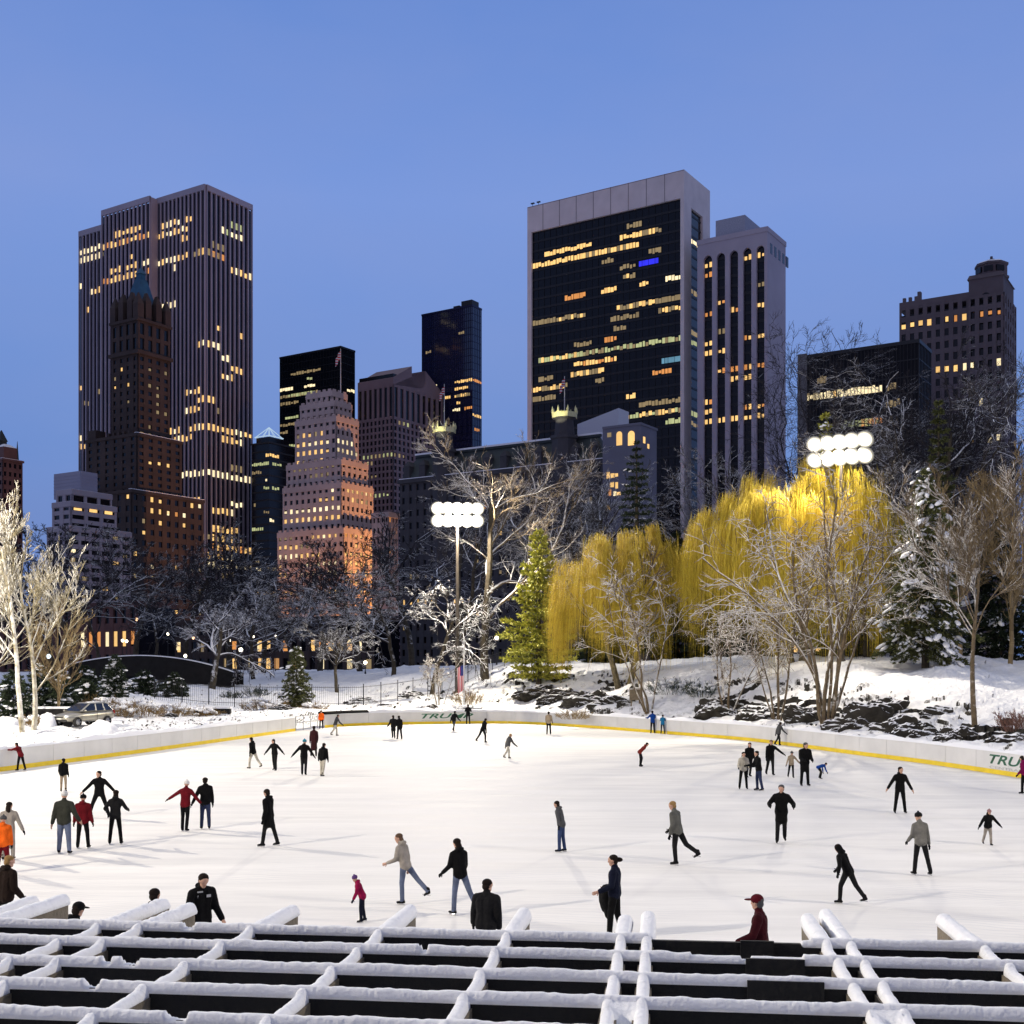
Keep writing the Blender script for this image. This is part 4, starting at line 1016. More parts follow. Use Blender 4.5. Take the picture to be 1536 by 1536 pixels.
def place(px, Y): X = (px-CX)*Y/F; return (X, Y, tz(X, Y)-.15)
def hgt(top_py, Y, z): return HC-(top_py-HOR)*Y/F - z
def bare(seed, S, px, Y, top_py, label, mt=None, mc=None, trunk_h=.35, r=None, lean=(0,0), name='bare_tree', group=None, cat='tree'):
    loc = place(px, Y); H = hgt(top_py, Y, loc[2]); L0 = H*trunk_h
    for _ in range(3):
        g = Grow(seed); g.branch(Vector((0,0,0)), Vector((lean[0],lean[1],1)).normalized(), L0, r or H*.018, 0, S)
        zmax = max(s[1].z for s in g.segs); k = H/zmax
        if .9 < k < 1.1: break
        L0 *= k
    segs = [(s[0]*k, s[1]*k, s[2], s[3], s[4]) for s in g.segs]
    return tree_from(segs, name, label, cat, loc, mt or TRUNK, mc or BARK_S, group)
def multi(seed, px, Y, top_py, spread_px, nst, label, S=S_MULTI, mt=None, mc=None, rad=.10, lean=None, name='multi_stem_tree'):
    loc = place(px, Y); H = hgt(top_py, Y, loc[2]); g = Grow(seed); rg = g.r
    sp = spread_px*Y/F
    for i in range(nst):
        a = 2*math.pi*(i+rg.uniform(-.3,.3))/nst; t = rg.uniform(.35,1.0)
        d = Vector((math.cos(a)*sp*t/H*1.0, math.sin(a)*sp*t/H*.7, 1))
        if lean: d += Vector((lean, 0, 0))
        g.branch(Vector((math.cos(a)*.3, math.sin(a)*.3, 0)), d.normalized(), H*rg.uniform(.72,.95), rad*rg.uniform(.8,1.2), 0, S)
    return tree_from(g.segs, name, label, 'tree', loc, mt or BARK_W, mc or BARK_W)

# ---- background row: dark bare trees under the towers
bg = [bare(101, S_SPREAD, 318, 142, 878, 'wide spreading blue-lit snowy tree in front of the fence at left', trunk_h=.36, r=.42, mc=snowy('blue_snowy_bark', (.045,.04,.045), thr=.08, soft=.3, nscale=2.0, namp=.9, bump=0))]
P1 = bare(102, S_BIG, 150, 182, 838, 'dark bare tree before the pale apartment block', mc=TWIG_D)
P2 = bare(103, S_SPREAD, 230, 190, 858, 'dark bare tree below the brown hotel tower', mc=TWIG_D, trunk_h=.4)
P3 = bare(104, S_SPREAD, 440, 172, 885, 'snowy bare tree before the foot of the stepped stone tower', trunk_h=.38)
rg_ = random.Random(3)
for (src, px, Y, top, lab) in ((P2,108,170,872,'dark bare tree nearest the car at left, twigs over the bridge'),(P1,200,205,866,'dark bare tree behind the stone bridge arch'),(P1,275,210,868,'dark tree below the right corner of the brown hotel'),
    (P2,345,215,868,'dark tree under the ribbed slab tower'),(P1,395,205,884,'dark tree below the pyramid-topped tower'),(P2,480,200,880,'dark tree in front of the lower windows of the stone tower'),
    (P1,540,190,872,'tall dark tree at the orange corner of the stone tower'),(P3,590,160,905,'snowy tree just left of the middle floodlight pole'),(P2,618,200,850,'dark tree between stone annex and floodlight'),(P3,380,165,915,'low snowy tree right of the blue spreading tree'),(P1,80,200,860,'dark tree behind the bright trees at the left edge')):
    loc = place(px, Y); H = hgt(top, Y, loc[2]); h0 = max(v.co.z for v in src.children[1].data.vertices); k = H/h0
    copy_tree(src, loc, rg_.uniform(0,6.28), (k*1.25, k*1.25, k), lab)
bare(111, S_SPREAD, 505, 138, 925, 'slender snowy forked tree behind the rink gate', trunk_h=.45, r=.22)
bare(112, S_SPREAD, 648, 128, 868, 'snowy branching tree left of the flagpole', trunk_h=.42, r=.3)
bare(113, dict(S_BIG, n=(11,10,7,6), rmin=.02), 728, 131.5, 628, 'great bare tree behind the middle floodlight, limbs edged with snow', trunk_h=.36, r=.5, mt=TRUNK, mc=BARK_W)
bare(114, S_BIG, 840, 150, 655, 'big bare tree rising behind the green pine', trunk_h=.34, r=.5)
S_VEIL = dict(S_BIG, n=(10,8,6,5), rmin=.022)
bare(127, S_VEIL, 690, 160, 695, 'tall dark tree veiling the hotel left of its near turret', mc=BARK_S, trunk_h=.36, r=.4)
bare(128, S_VEIL, 785, 165, 690, 'dark tree veiling the middle of the hotel behind the pine', mc=TWIG_D, trunk_h=.36, r=.4)
bare(129, S_VEIL, 885, 160, 705, 'dark tree veiling the hotel wing left of the tall fir', mc=BARK_S, trunk_h=.36, r=.4)
bare(115, S_BIG, 1110, 150, 665, 'dark bare tree behind the willows below the arched tower', trunk_h=.4, r=.4)
bare(116, S_BIG, 1290, 155, 462, 'tall thin-twigged bare tree against the sky above the low black block', mc=TWIG_D, trunk_h=.4, r=.4)
bare(117, S_BIG, 1425, 128, 505, 'largest bare tree at the right, snow-streaked limbs before the crenellated tower', trunk_h=.34, r=.5)
bare(118, S_BIG, 1540, 150, 490, 'bare tree against the right edge of the photo beyond the fence', mc=TWIG_D, trunk_h=.5, r=.35)
bare(119, S_BIG, 1300, 106, 600, 'bare tree whose twigs are lit up right of the right floodlight', trunk_h=.45, r=.3)
bare(125, S_BIG, 1385, 135, 520, 'dark tangled tree covering the end of the low black block', trunk_h=.34, r=.45, mc=TWIG_D)
bare(126, S_BIG, 1490, 132, 540, 'dark tangled tree below the octagonal tower top', trunk_h=.34, r=.45, mc=TWIG_D)
# ---- bright bare trees at the left edge
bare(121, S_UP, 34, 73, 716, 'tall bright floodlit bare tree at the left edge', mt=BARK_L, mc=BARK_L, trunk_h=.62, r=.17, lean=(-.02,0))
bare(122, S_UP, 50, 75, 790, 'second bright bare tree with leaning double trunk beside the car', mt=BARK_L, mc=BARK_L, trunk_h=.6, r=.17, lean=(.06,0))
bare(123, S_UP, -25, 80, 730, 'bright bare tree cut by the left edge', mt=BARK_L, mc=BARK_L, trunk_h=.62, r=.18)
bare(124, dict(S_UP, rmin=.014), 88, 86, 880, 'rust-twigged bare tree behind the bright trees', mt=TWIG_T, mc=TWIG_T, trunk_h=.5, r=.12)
# ---- right bare tree with forked trunk
bare(131, dict(S_UP, n=(10,9,7,5), ang=(.55,.55,.5,.5), ratio=(.95,.5,.5,.5), start=(.55,.15,.1,.1)), 1462, 70, 690, 'bare forked tree with snowy bark before the dark pine at right', mt=BARK_W, mc=BARK_W, trunk_h=.40, r=.17)
bare(132, dict(S_UP, n=(18,11,7,5), rmin=.015), 1515, 96, 665, 'tan-twigged bushy tree at the right edge behind the forked tree', mt=TWIG_T, mc=TWIG_T, trunk_h=.5, r=.2)
bare(133, dict(S_UP, n=(18,11,7,5), rmin=.015), 1440, 100, 690, 'tan-twigged bushy tree behind the forked snowy tree', mt=TWIG_T, mc=TWIG_T, trunk_h=.5, r=.2)
# ---- small multi-stem trees in front of the willows
multi(141, 972, 100.5, 838, 130, 5, 'snow-covered multi-stem tree in front of the smaller willow', lean=-.12)
multi(142, 1092, 94, 930, 60, 4, 'low snowy multi-stem tree between the two willows', rad=.09)
multi(143, 1240, 81, 705, 100, 9, 'large snow-laden clump of stems before the bigger willow', mt=BARK_W, rad=.12)
multi(144, 1165, 87, 850, 60, 5, 'snowy thin-stemmed clump left of the large stem clump', rad=.08)
multi(145, 660, 119, 985, 22, 4, 'little white sapling clump behind the green lettering', rad=.05)

# ---- weeping willows
def willow(seed, px, Y, top_py, bot_py, half_px, label, nst, m):
    loc = place(px, Y); H = hgt(top_py, Y, loc[2]); g = Grow(seed); rg = g.r; hw = half_px*Y/F
    S = dict(seg=(1.0,.9,.7,.5), n=(7,6,4), start=(.5,.25,.2), ang=(.75,.6,.5), ratio=(.95,.55,.5), trop=(.1,.22,.05), wig=(.08,.13,.15), rmin=.03, rr=.6, taper=.5)
    for k in range(2): g.branch(Vector((k*.8-.4,0,0)), Vector((k*.5-.25,0,1)).normalized(), H*.45, .32, 0, S)
    zmax = max(s[1].z for s in g.segs); kz = H*.95/zmax; xm = max(abs(s[1].x) for s in g.segs); kx = hw*.9/xm
    segs = [(Vector((a.x*kx,a.y*kx*1.2,a.z*kz)), Vector((b.x*kx,b.y*kx*1.2,b.z*kz)), r0, r1, l) for a, b, r0, r1, l in g.segs]
    root = tree_from(segs, 'willow_tree', label, 'tree', loc, TRUNKG, BARK_W)
    zb = HC-(bot_py-HOR)*Y/F - loc[2]
    # hanging whips: leave the crown's dome in tresses, arch outwards and fall
    nt_ = int(44*half_px/100)+12; tress = []
    for i in range(nt_):
        a = rg.uniform(0, 6.283); f = math.sqrt(rg.uniform(0,1)); 
        lump = .76+.36*float(vnoise(np.array([math.cos(a)*2+seed]), np.array([math.sin(a)*2+f*2]), seed)[0])
        x, y = math.cos(a)*f*hw, math.sin(a)*f*hw*.8
        top = H*lump*(1-.36*f**2.0) ; drop = top-(zb+rg.uniform(-.3, 1.0)*H*.28*(1 if f > .5 else 1.7))
        tress.append((x, y, top, drop*rg.uniform(.55,1.0), a, f))
    Ps = []
    for i in range(nst):
        x, y, top, drop, a, f = tress[int(nt_*rg.random()**1.5)]
        w = .26+.26*f
        x += rg.gauss(0,w); y += rg.gauss(0,w); t0 = top + rg.gauss(0,.35); dr = max(.8, drop*rg.uniform(.45,1.2)); out = rg.uniform(.2,.9)
        ca, sa = math.cos(a+rg.gauss(0,.7)), math.sin(a+rg.gauss(0,.7)); pts = []
        n = 6; sway = rg.gauss(0,.10)
        for k in range(n+1):
            t = k/n; o = out*(1-(1-t)**2)
            pts.append((x+ca*o+sway*t*t*2, y+sa*o, t0 + .25*math.sin(min(1,t*4)*3.14) - dr*t**1.15))
        Ps.append(pts)
    Ps = np.array(Ps); m_ = len(Ps); n1 = Ps.shape[1]
    th = np.random.RandomState(seed).uniform(0, np.pi, m_); wv = np.stack([np.cos(th), np.sin(th), np.zeros(m_)], 1)*.0085
    wk = np.linspace(1.15,.55,n1)[None,:,None]
    tri = [wv, np.stack([-wv[:,1]*.9-wv[:,0]*.5, wv[:,0]*.9-wv[:,1]*.5, np.zeros(m_)],1), np.stack([wv[:,1]*.9-wv[:,0]*.5, -wv[:,0]*.9-wv[:,1]*.5, np.zeros(m_)],1)]
    V = np.stack([Ps + t[:,None,:]*wk for t in tri], 2)       # strand, point, corner
    i = (np.arange(m_)*n1*3)[:,None,None]; k = (np.arange(n1-1)*3)[None,:,None]; j = np.arange(3)[None,None,:]; j2 = (j+1)%3
    Q = np.stack([i+k+j, i+k+j2, i+k+3+j2, i+k+3+j], -1).reshape(-1,4)
    mesh_obj('hanging_whips', np_mesh('hanging_whips', V.reshape(-1,3), Q), root, m)
    return root
M_WIL = strand('golden_willow_bark', (.22,.135,.008), (.78,.62,.07))
M_WIL2 = strand('old_gold_willow_bark', (.20,.12,.008), (.74,.58,.065))
willow(201, 935, 114, 795, 1000, 108, 'smaller golden weeping willow beside the green pine', 6800, M_WIL2)
willow(202, 1195, 103, 684, 985, 156, 'larger golden weeping willow under the right floodlight', 12500, M_WIL)

# ---- conifers
def conifer(seed, px, Y, top_py, half_px, label, needle, snowm=None, nlev=26, droop=.25, name='pine_tree', cat='tree', tuft=.34, dens=1.0, bare_h=.06, base=None, snow_amt=.0, ragged=.3):
    loc = base or place(px, Y); H = hgt(top_py, Y, loc[2]); hw = half_px*Y/F; rg = random.Random(seed)
    root = empty(name, loc, 0, label, cat)
    mb = MB(); mb.tube([(0,0,0),(0,0,H*.5),(0,0,H*.98)], [H*.02, H*.012, .02], 7)
    NP, ND, pads = [], [], []
    for i in range(nlev):
        t = i/(nlev-1); z = H*(bare_h+(1-bare_h)*t*.985)
        Lb = hw*(1-t)**.8*(1.06 if i > 1 else .8)+.18
        nb = max(4, int(7*(1-t*.5))); az = rg.uniform(0,6.28)
        for k in range(nb):
            a = az+6.283*k/nb+rg.uniform(-.3,.3); L = Lb*rg.uniform(1-ragged*1.3,1.12); up = .30*t+.05
            pts = []
            for q in range(6):
                f = q/5; pts.append(Vector((math.cos(a)*L*f, math.sin(a)*L*f, z + L*(up*f - droop*f*f + .10*max(0,f-.6)))))
            mb.tube(pts, [.035,.03,.025,.02,.015,.008], 4, cap=False)
            nt = int(L/.10*dens)+4
            for w in range(nt):
                f = .12+.88*(w+rg.random())/nt; c = pts[min(4,int(f*5))].lerp(pts[min(5,int(f*5)+1)], f*5-min(4,int(f*5)))
                side = rg.choice((-1,1))*rg.uniform(.1,1)*L*.26*(1-f*.5)
                c = c + Vector((-math.sin(a)*side, math.cos(a)*side, rg.uniform(-.08,.10)))
                for _ in range(7):
                    d = Vector((math.cos(a)*1.0-math.sin(a)*side*.8+rg.gauss(0,.5), math.sin(a)+math.cos(a)*side*.8+rg.gauss(0,.5), rg.gauss(.15,.5))).normalized()
                    NP.append(c); ND.append(d*tuft*rg.uniform(.6,1.2))
                if snow_amt and rg.random() < snow_amt*(f**.5): pads.append((c+Vector((0,0,.06)), rg.choice((.08,.13,.2,.3,.46))*tuft/.45, a))
    mb.build('trunk', TRUNK, root)
    P = np.array([p[:] for p in NP]); D = np.array([d[:] for d in ND]); rs = np.random.RandomState(seed)
    S = np.cross(D, rs.normal(size=D.shape)); S /= np.linalg.norm(S,axis=1,keepdims=True)+1e-9; S *= tuft*.13
    V = np.stack([P-S*.5, P+S*.5, P+D*.6+S, P+D*1.0, P+D*.6-S], 1).reshape(-1,3); i = (np.arange(len(P))*5)[:,None]
    Q = np.concatenate([i, i+1, i+2, i+4], 1); T = np.concatenate([i+4, i+2, i+3], 1)
    mesh_obj('needles', np_mesh('needles', V, Q, T), root, needle)
    if pads:
        mb = MB()
        for c, r, a in [(c+Vector((rg.gauss(0,.8)*r, rg.gauss(0,.8)*r, rg.gauss(0,.3)*r)), r*rg.uniform(.45,.8), a+rg.uniform(-.8,.8)) for c, r, a in pads for _ in range(4)]: mb.ball(c, (r*1.5, r*.8, r*.40), 7, 4, Matrix.Rotation(a, 3, 'Z') @ Matrix.Rotation(droop*1.3, 3, 'Y'))
        mb.build('snow_load', snowy('clinging_snow', (.8,.8,.82), thr=-.95, soft=.05), root, smooth=True)['kind'] = 'stuff'
    return root
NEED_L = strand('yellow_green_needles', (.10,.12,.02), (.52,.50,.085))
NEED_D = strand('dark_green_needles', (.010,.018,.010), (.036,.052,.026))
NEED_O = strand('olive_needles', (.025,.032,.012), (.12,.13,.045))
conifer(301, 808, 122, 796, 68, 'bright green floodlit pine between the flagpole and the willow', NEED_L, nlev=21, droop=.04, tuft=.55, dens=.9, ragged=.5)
conifer(302, 955, 135, 660, 62, 'tall dark fir standing behind the smaller willow', NEED_D, nlev=30, snow_amt=.03)
conifer(303, 1388, 92, 705, 84, 'dark drooping spruce loaded with clumps of snow at right', NEED_O, nlev=22, droop=.42, snow_amt=.17, tuft=.45, bare_h=.10)
conifer(304, 1408, 116, 600, 45, 'narrow green evergreen behind the snow-loaded spruce', NEED_O, nlev=26, droop=.15, tuft=.45)
conifer(305, 1238, 112, 620, 48, 'evergreen whose tip shows left above the right floodlight', NEED_L, nlev=22, droop=.2, tuft=.45, snow_amt=.12)
conifer(306, 1500, 104, 780, 75, 'snow-dusted dark evergreen behind the right-hand fence', NEED_D, nlev=20, droop=.35, snow_amt=.10, tuft=.45)
conifer(307, 445, 113.5, 972, 24, 'small snowy cedar behind the rink gate', NEED_O, nlev=20, droop=.2, snow_amt=.12, tuft=.3, name='cedar_tree', ragged=.15)
conifer(308, 172, 112, 985, 22, 'round dark evergreen bush dotted with snow before the bridge', NEED_D, nlev=16, droop=.1, snow_amt=.10, tuft=.3, name='evergreen_bush', cat='bush', ragged=.1)
conifer(309, 1320, 110, 740, 55, 'dark evergreen between the big willow and the snowy spruce', NEED_D, nlev=24, droop=.3, snow_amt=.05, tuft=.45)
for sd, px, Y, top, hw, lab in ((310,60,88,1000,30,'dark evergreen shrub under the bright trees'),(311,92,92,1010,26,'snowy dark shrub behind the car roof'),(312,20,84,1010,32,'dark shrub at the left edge by the trees'),(313,130,98,1022,26,'snow-topped shrub beside the bridge foot'),(314,216,124,1008,24,'dark shrub in front of the right side of the bridge arch'),(315,262,126,1012,22,'low dark shrub by the left end of the long fence'),(316,128,128,1000,24,'dark shrub before the left end of the bridge')):
    conifer(sd, px, Y, top, hw, lab, NEED_D, nlev=10, droop=.1, snow_amt=.06, tuft=.35, name='evergreen_shrub', cat='shrub', ragged=.15)

for sd, px, Y, top, hw, lab in ((321,1015,140,800,52,'dark evergreen behind the gap between the willows'),(322,1080,136,830,50,'dark bushy evergreen behind the left edge of the large willow'),(323,1140,142,800,52,'dark evergreen hidden behind the large willow'),(324,905,140,830,45,'dark evergreen behind the smaller willow'),(325,1250,140,800,55,'dark evergreen behind the big snowy stem clump'),(326,1350,135,800,50,'dark evergreen at the left end of the right-hand fence')):
    conifer(sd, px, Y, top, hw, lab, NEED_D, nlev=18, droop=.2, tuft=.6, bare_h=.02)

# ---- twiggy shrubs with snow
def shrub(seed, px, Y, h, w, label, m, snow=True, n=60):
    loc = place(px, Y); rg = random.Random(seed); g = Grow(seed)
    S = dict(seg=(.25,.2,.15), n=(5,3), start=(.2,.2), ang=(.6,.6), ratio=(.5,.5), trop=(.0,.0), wig=(.12,.15), rmin=.012, rr=.6, taper=.5)
    for i in range(n):
        a = rg.uniform(0,6.28); f = math.sqrt(rg.random())
        g.branch(Vector((math.cos(a)*w*.5*f, math.sin(a)*w*.4*f, 0)), Vector((math.cos(a)*f*w/h*.5, math.sin(a)*f*w/h*.5, 1)).normalized(), h*rg.uniform(.6,1.0), .018, 0, S)
    root = empty('shrub', loc, 0, label, 'shrub')
    mesh_obj('twigs', seg_mesh(g.segs, 'twigs', 3), root, m)
    if snow:
        mb = MB()
        for i in range(int(n*.5)):
            a = rg.uniform(0,6.28); f = math.sqrt(rg.random()); r = rg.uniform(.10,.26)
            mb.ball((math.cos(a)*w*.5*f, math.sin(a)*w*.42*f, h*(.92-.45*f*f)*rg.uniform(.75,1)), (r*1.3,r*1.1,r*.55), 7, 4)
        mb.build('snow_load', _M['clinging_snow'], root, smooth=True)['kind'] = 'stuff'
    return root
TW_O = mat('ochre_twigs', (.20,.13,.05), .9, var=.4, scale=1.5)
for sd, px, Y, h, w, lab, m, s in ((401,215,92,1.5,2.6,'ochre twiggy bush behind the car',TW_O,True),(402,180,90,1.3,2.2,'snow-hooded bush right of the car roof',TW_O,True),(403,255,97,1.2,2.6,'snowy mound of bush before the fence',TW_O,True),(404,150,94,1.5,2.0,'white-topped bush behind the car',TW_O,True),
    (405,300,103,1.0,2.6,'low snow-covered bush near the fence end',TW_O,True),(406,395,111,1.3,3.2,'wide snow-covered bush left of the cedar',TW_O,True),(407,350,128,1.0,1.8,'small dark round bush behind the fence',NEED_D,False),(408,385,130,1.1,2.0,'larger dark round bush behind the fence',NEED_D,False),
    (409,468,113,.9,2.4,'low white bush right of the cedar',TW_O,True),(410,700,119,1.6,2.2,'tan bush at the foot of the flagpole',TWIG_T,False),(411,705,115.5,.7,2.6,'low evergreen-dark bush above the green lettering',NEED_D,True),(412,1528,66,1.2,1.8,'rust-coloured twiggy shrub on the bank at the right edge',mat('rust_twigs',(.16,.08,.06),.9),False),
    (413,60,79,.9,2.4,'snow-laden shrub left of the car bonnet',TW_O,True),(414,860,105,.9,2.2,'thin tan bush among the ledges below the willow',TWIG_T,False),(415,1010,104,1.6,3.6,'dark evergreen thicket behind the multi-stem tree',NEED_D,True),(416,1055,100,1.4,2.6,'dark snowy thicket between the willow trunks',NEED_D,True)):
    shrub(sd, px, Y, h, w, lab, m, s)

# ---- rocks
ROCK = snowy('snow_capped_rock', (.030,.027,.022), thr=.50, soft=.14, nscale=.8, namp=.5, var=.5, cscale=1.6, bump=.5)
def rock(seed, px, Y, w, d, h, label, group=None, sink=.25, tilt=.2):
    Y = max(Y, float(Yb((px-CX)/F))+d*.75+2.6); loc = place(px, Y); rg = random.Random(seed); bm = bmesh.new(); bmesh.ops.create_icosphere(bm, subdivisions=5, radius=1)
    a = rg.uniform(-.5,.5); ca, sa = math.cos(a), math.sin(a); off = rg.uniform(0,50)
    planes = [Vector((rg.gauss(0,1), rg.gauss(0,1), rg.gauss(0,.7))).normalized() for _ in range(9)]
    for v in bm.verts:
        p = v.co.copy()
        for pl in planes:
            dd = p.dot(pl)
            if dd > .68: p -= pl*(dd-.68)*.92
        k = 1 + (float(fbm(np.array([p.x*2.2+off+p.z]), np.array([p.y*2.2+p.z*1.3]), seed, 5)[0])-.5)*1.1
        p *= k; ly = p.z*2.6+p.x*1.5+p.y; p.z += (math.floor(ly)-ly)*.09
        x, y, z = p.x*w/2, p.y*d/2, p.z*h*.55 + p.x*w*.5*tilt*.5
        v.co = (x*ca-y*sa, x*sa+y*ca, z + h*(.30-sink))
    me = bpy.data.meshes.new('rock'); bm.to_mesh(me); bm.free()
    o = mesh_obj('rock_outcrop' if w > 2.6 else 'rock', me, None, ROCK); o.location = loc
    tag(o, label, 'rock', group)
for a in ((501,1085,91,4.5,3,2.2,'dark jagged outcrop below the low multi-stem tree'),(502,1150,84.5,4.2,2.6,2.6,'tall black rock face left of the large stem clump'),(503,1205,81.5,3.4,2.4,2.2,'dark rock under the stems of the large clump'),
          (504,1290,75,4.6,2.6,2.4,'broad dark outcrop right of the large stem clump'),(505,1340,73.5,3.6,2.6,2.0,'slanting snow-topped slab in the middle of the right bank'),(506,1375,70.5,3.2,2.0,1.6,'layered rock ledge left of the forked tree'),
          (507,1432,66.5,2.7,1.6,1.1,'olive snow-draped boulder just left of the forked tree trunk'),(508,1510,63.5,3.6,2.2,1.3,'long brown boulder right of the forked tree trunk'),(509,800,118.5,4.0,2.6,1.6,'dark ledge at the left end of the middle bank'),
          (510,835,115,4.6,2.6,1.8,'black rock with snow shelf under the willow edge'),(511,875,110.5,5.4,2.8,2.0,'widest black rock in the middle bank'),(512,915,106.5,3.6,2.4,1.5,'rock at the right end of the middle bank'),
          (514,940,101.5,2.0,1.2,.7,'low stone behind the boards left of the pair in blue'),(515,575,119,3.6,2,1.1,'snowy rock by the tall fence post'),(516,640,117,2.6,1.6,.8,'small rock left of the white sapling'),
          (517,250,94,2.2,1.4,.8,'olive-grey stone right of the car'),(518,540,124,4.0,2,1.2,'dark flat rock beyond the fence'),(519,420,110,2.6,1.6,.9,'snow-covered stone left of the cedar'),(520,610,129,4.5,2.2,1.2,'long dark rock on the blue snow slope'),(521,1330,80,3.4,2.2,1.4,'rock half buried up the right bank'),(522,1400,76,3.0,2.0,1.2,'dark rock behind the forked tree')):
    rock(*a)

# ================================================================== fences, bridge, posts, car
M_iron = mat('black_iron', (.012,.012,.014), .5, var=.2)
def fence(pts, h, label, post=2.6, sp=.19):
    P = [Vector((*((px-CX)*Y/F, Y), 0)) for px, Y in pts]
    root = empty('iron_fence', (P[0].x, P[0].y, tz(P[0].x, P[0].y)), 0, label, 'fence'); o = root.location.copy()
    rail, pick = MB(), MB(); acc = 0; nxt = 0
    L = sum((P[i+1]-P[i]).length for i in range(len(P)-1)); n = int(L/sp); npost = int(L/post)
    def at(s):
        for i in range(len(P)-1):
            l = (P[i+1]-P[i]).length
            if s <= l or i == len(P)-2: q = P[i].lerp(P[i+1], min(1, s/l)); return q
            s -= l
    def gz(q): return float(tz_base(np.array([q.x]), np.array([q.y]))[0])
    prev = None
    for i in range(n+1):
        q = at(L*i/n); z = gz(q); b = Vector((q.x, q.y, z))-o
        pick.tube([b+Vector((0,0,-.1)), b+Vector((0,0,h))], .012, 3)
        if i % 6 == 0:
            if prev is not None:
                for zz_ in (.18, h-.12): rail.tube([prev+Vector((0,0,zz_)), b+Vector((0,0,zz_))], .022, 4)
            prev = b
    pick.build('pickets', M_iron, root); rail.build('rails', M_iron, root); post_me = None
    mb = MB(); mb.tube([(0,0,-.4),(0,0,h+.12)], .045, 6); mb.ball((0,0,h+.15), .06, 6, 4)
    for i in range(npost+1):
        q = at(L*i/npost); z = gz(q)
        if post_me is None: p = mb.build('post', M_iron, root); post_me = p
        else: p = post_me.copy(); COL.objects.link(p); p.parent = root
        p.location = Vector((q.x, q.y, z))-o
fence([(232,116),(330,119),(450,118),(540,119),(600,124),(660,130),(720,137),(790,146)], 1.9, 'long black iron fence on the snow slope behind the left boards')
fence([(1275,104),(1400,105),(1560,106)], 1.5, 'black iron fence along the top of the right-hand bank')
fence([(820,150),(920,150),(1060,146)], 1.4, 'stretch of iron fence glimpsed behind the willows')

# stone bridge
def bridge():
    Y = 150; c = place(215, Y); root = empty('stone_bridge', (c[0], Y, 0), 0, 'dark humped stone footbridge with low arch behind the bushes at left', 'bridge')
    x0, x1 = (105-CX)*Y/F-c[0], (352-CX)*Y/F-c[0]; n = 40; top = []; bot = []
    zb = 1.2; crown = HC-(984-HOR)*Y/F
    ax0, ax1 = (148-CX)*Y/F-c[0], (262-CX)*Y/F-c[0]; ac = HC-(1014-HOR)*Y/F
    for i in range(n+1):
        x = x0+(x1-x0)*i/n; t = (x-(x0*.58+x1*.42))/((x1-x0)*.55); top.append((x, crown-1.9*t*t))
        u = (x-(ax0+ax1)/2)/((ax1-ax0)/2); bot.append((x, zb+(ac-zb)*math.sqrt(max(0,1-u*u)) if abs(u) < 1 else zb-1))
    mb = MB()
    for i in range(n):
        (xa, ta), (xb, tb) = top[i], top[i+1]; ba, bb = bot[i][1], bot[i+1][1]
        mb.add([(xa,0,ba),(xb,0,bb),(xb,0,tb),(xa,0,ta),(xa,5,ba),(xb,5,bb),(xb,5,tb),(xa,5,ta)], [(0,1,2,3),(7,6,5,4),(3,2,6,7),(0,4,5,1)])
    mb.build('arch_wall', mat('dark_schist', (.009,.0085,.009), .95, var=.5, scale=1.5, bump=.6), root)
    sn = MB()
    for i in range(n):
        (xa, ta), (xb, tb) = top[i], top[i+1]; sn.add([(xa,-.1,ta+.02),(xb,-.1,tb+.02),(xb,.5,tb+.02),(xa,.5,ta+.02),(xa,-.05,ta+.14),(xb,-.05,tb+.14),(xb,.45,tb+.14),(xa,.45,ta+.14)], [(0,1,5,4),(4,5,6,7),(3,7,6,2)])
    sn.build('parapet_snow', M_roofsnow, root)
bridge()
# low walls behind the car and the boards
for px0, px1, Y, h, lab in ((20,150,84,.9,'low dark wall behind the car'),(290,345,104,.8,'short dark retaining wall at the fence foot')):
    a, b_ = place(px0, Y), place(px1, Y); mb = MB(); L = b_[0]-a[0]; mb.box(0, L, 0, .5, -.6, h); o = mb.build('retaining_wall', [mat('dark_schist', (.009,.0085,.009))], None); o.location = a; tag(o, lab, 'wall')
    sn = MB(); sn.box(-.05, L+.05, -.06, .56, h, h+.14); s_ = sn.build('snow_cap', M_roofsnow, o)
# black skate mat lying over the boards right of the gate
mb = MB(); s0, s1 = s_at_px(488), s_at_px(553); board_sweep(mb, s0, s1, [(.03,1.17),(.03,1.27),(-.25,1.42),(-.75,1.40),(-.75,1.17)], .5)
tag(mb.build('tarpaulin', mat('black_tarpaulin', (.005,.005,.006), .9, spec=.05)), 'black tarpaulin roll lying on the boards right of the gate', 'tarpaulin')

# park lamps: posts with glowing globes
M_lampglow = {'w': glow('lamp_globe_white', (1,.88,.66), 5, 0), 'b': glow('lamp_globe_bluish', (.75,.9,1), 3.5, 0), 'o': glow('lamp_globe_orange', (1,.55,.28), 4, 0)}
def park_lamp(px, py, Y, r, k, label):
    p = W(px, py, Y); zg = tz(p.x, Y); root = empty('park_lamp', (p.x, Y, zg), 0, label, 'street lamp')
    h = p.z-zg; mb = MB(); mb.lathe(0, 0, [(.14,-.2),(.12,.3),(.06,.5),(.045,h-.35),(.09,h-.3),(.05,h-.22)], 8); mb.build('post', M_iron, root)
    mb = MB(); mb.lathe(0, 0, [(r*.5,h-.22),(r,h),(r*.85,h+r*.6),(r*.25,h+r*1.1)], 10); mb.build('globe', M_lampglow[k], root, smooth=True)
    mb = MB(); mb.lathe(0, 0, [(r*.5,h+r*1.05),(r*.1,h+r*1.5)], 8); mb.build('finial', M_iron, root)
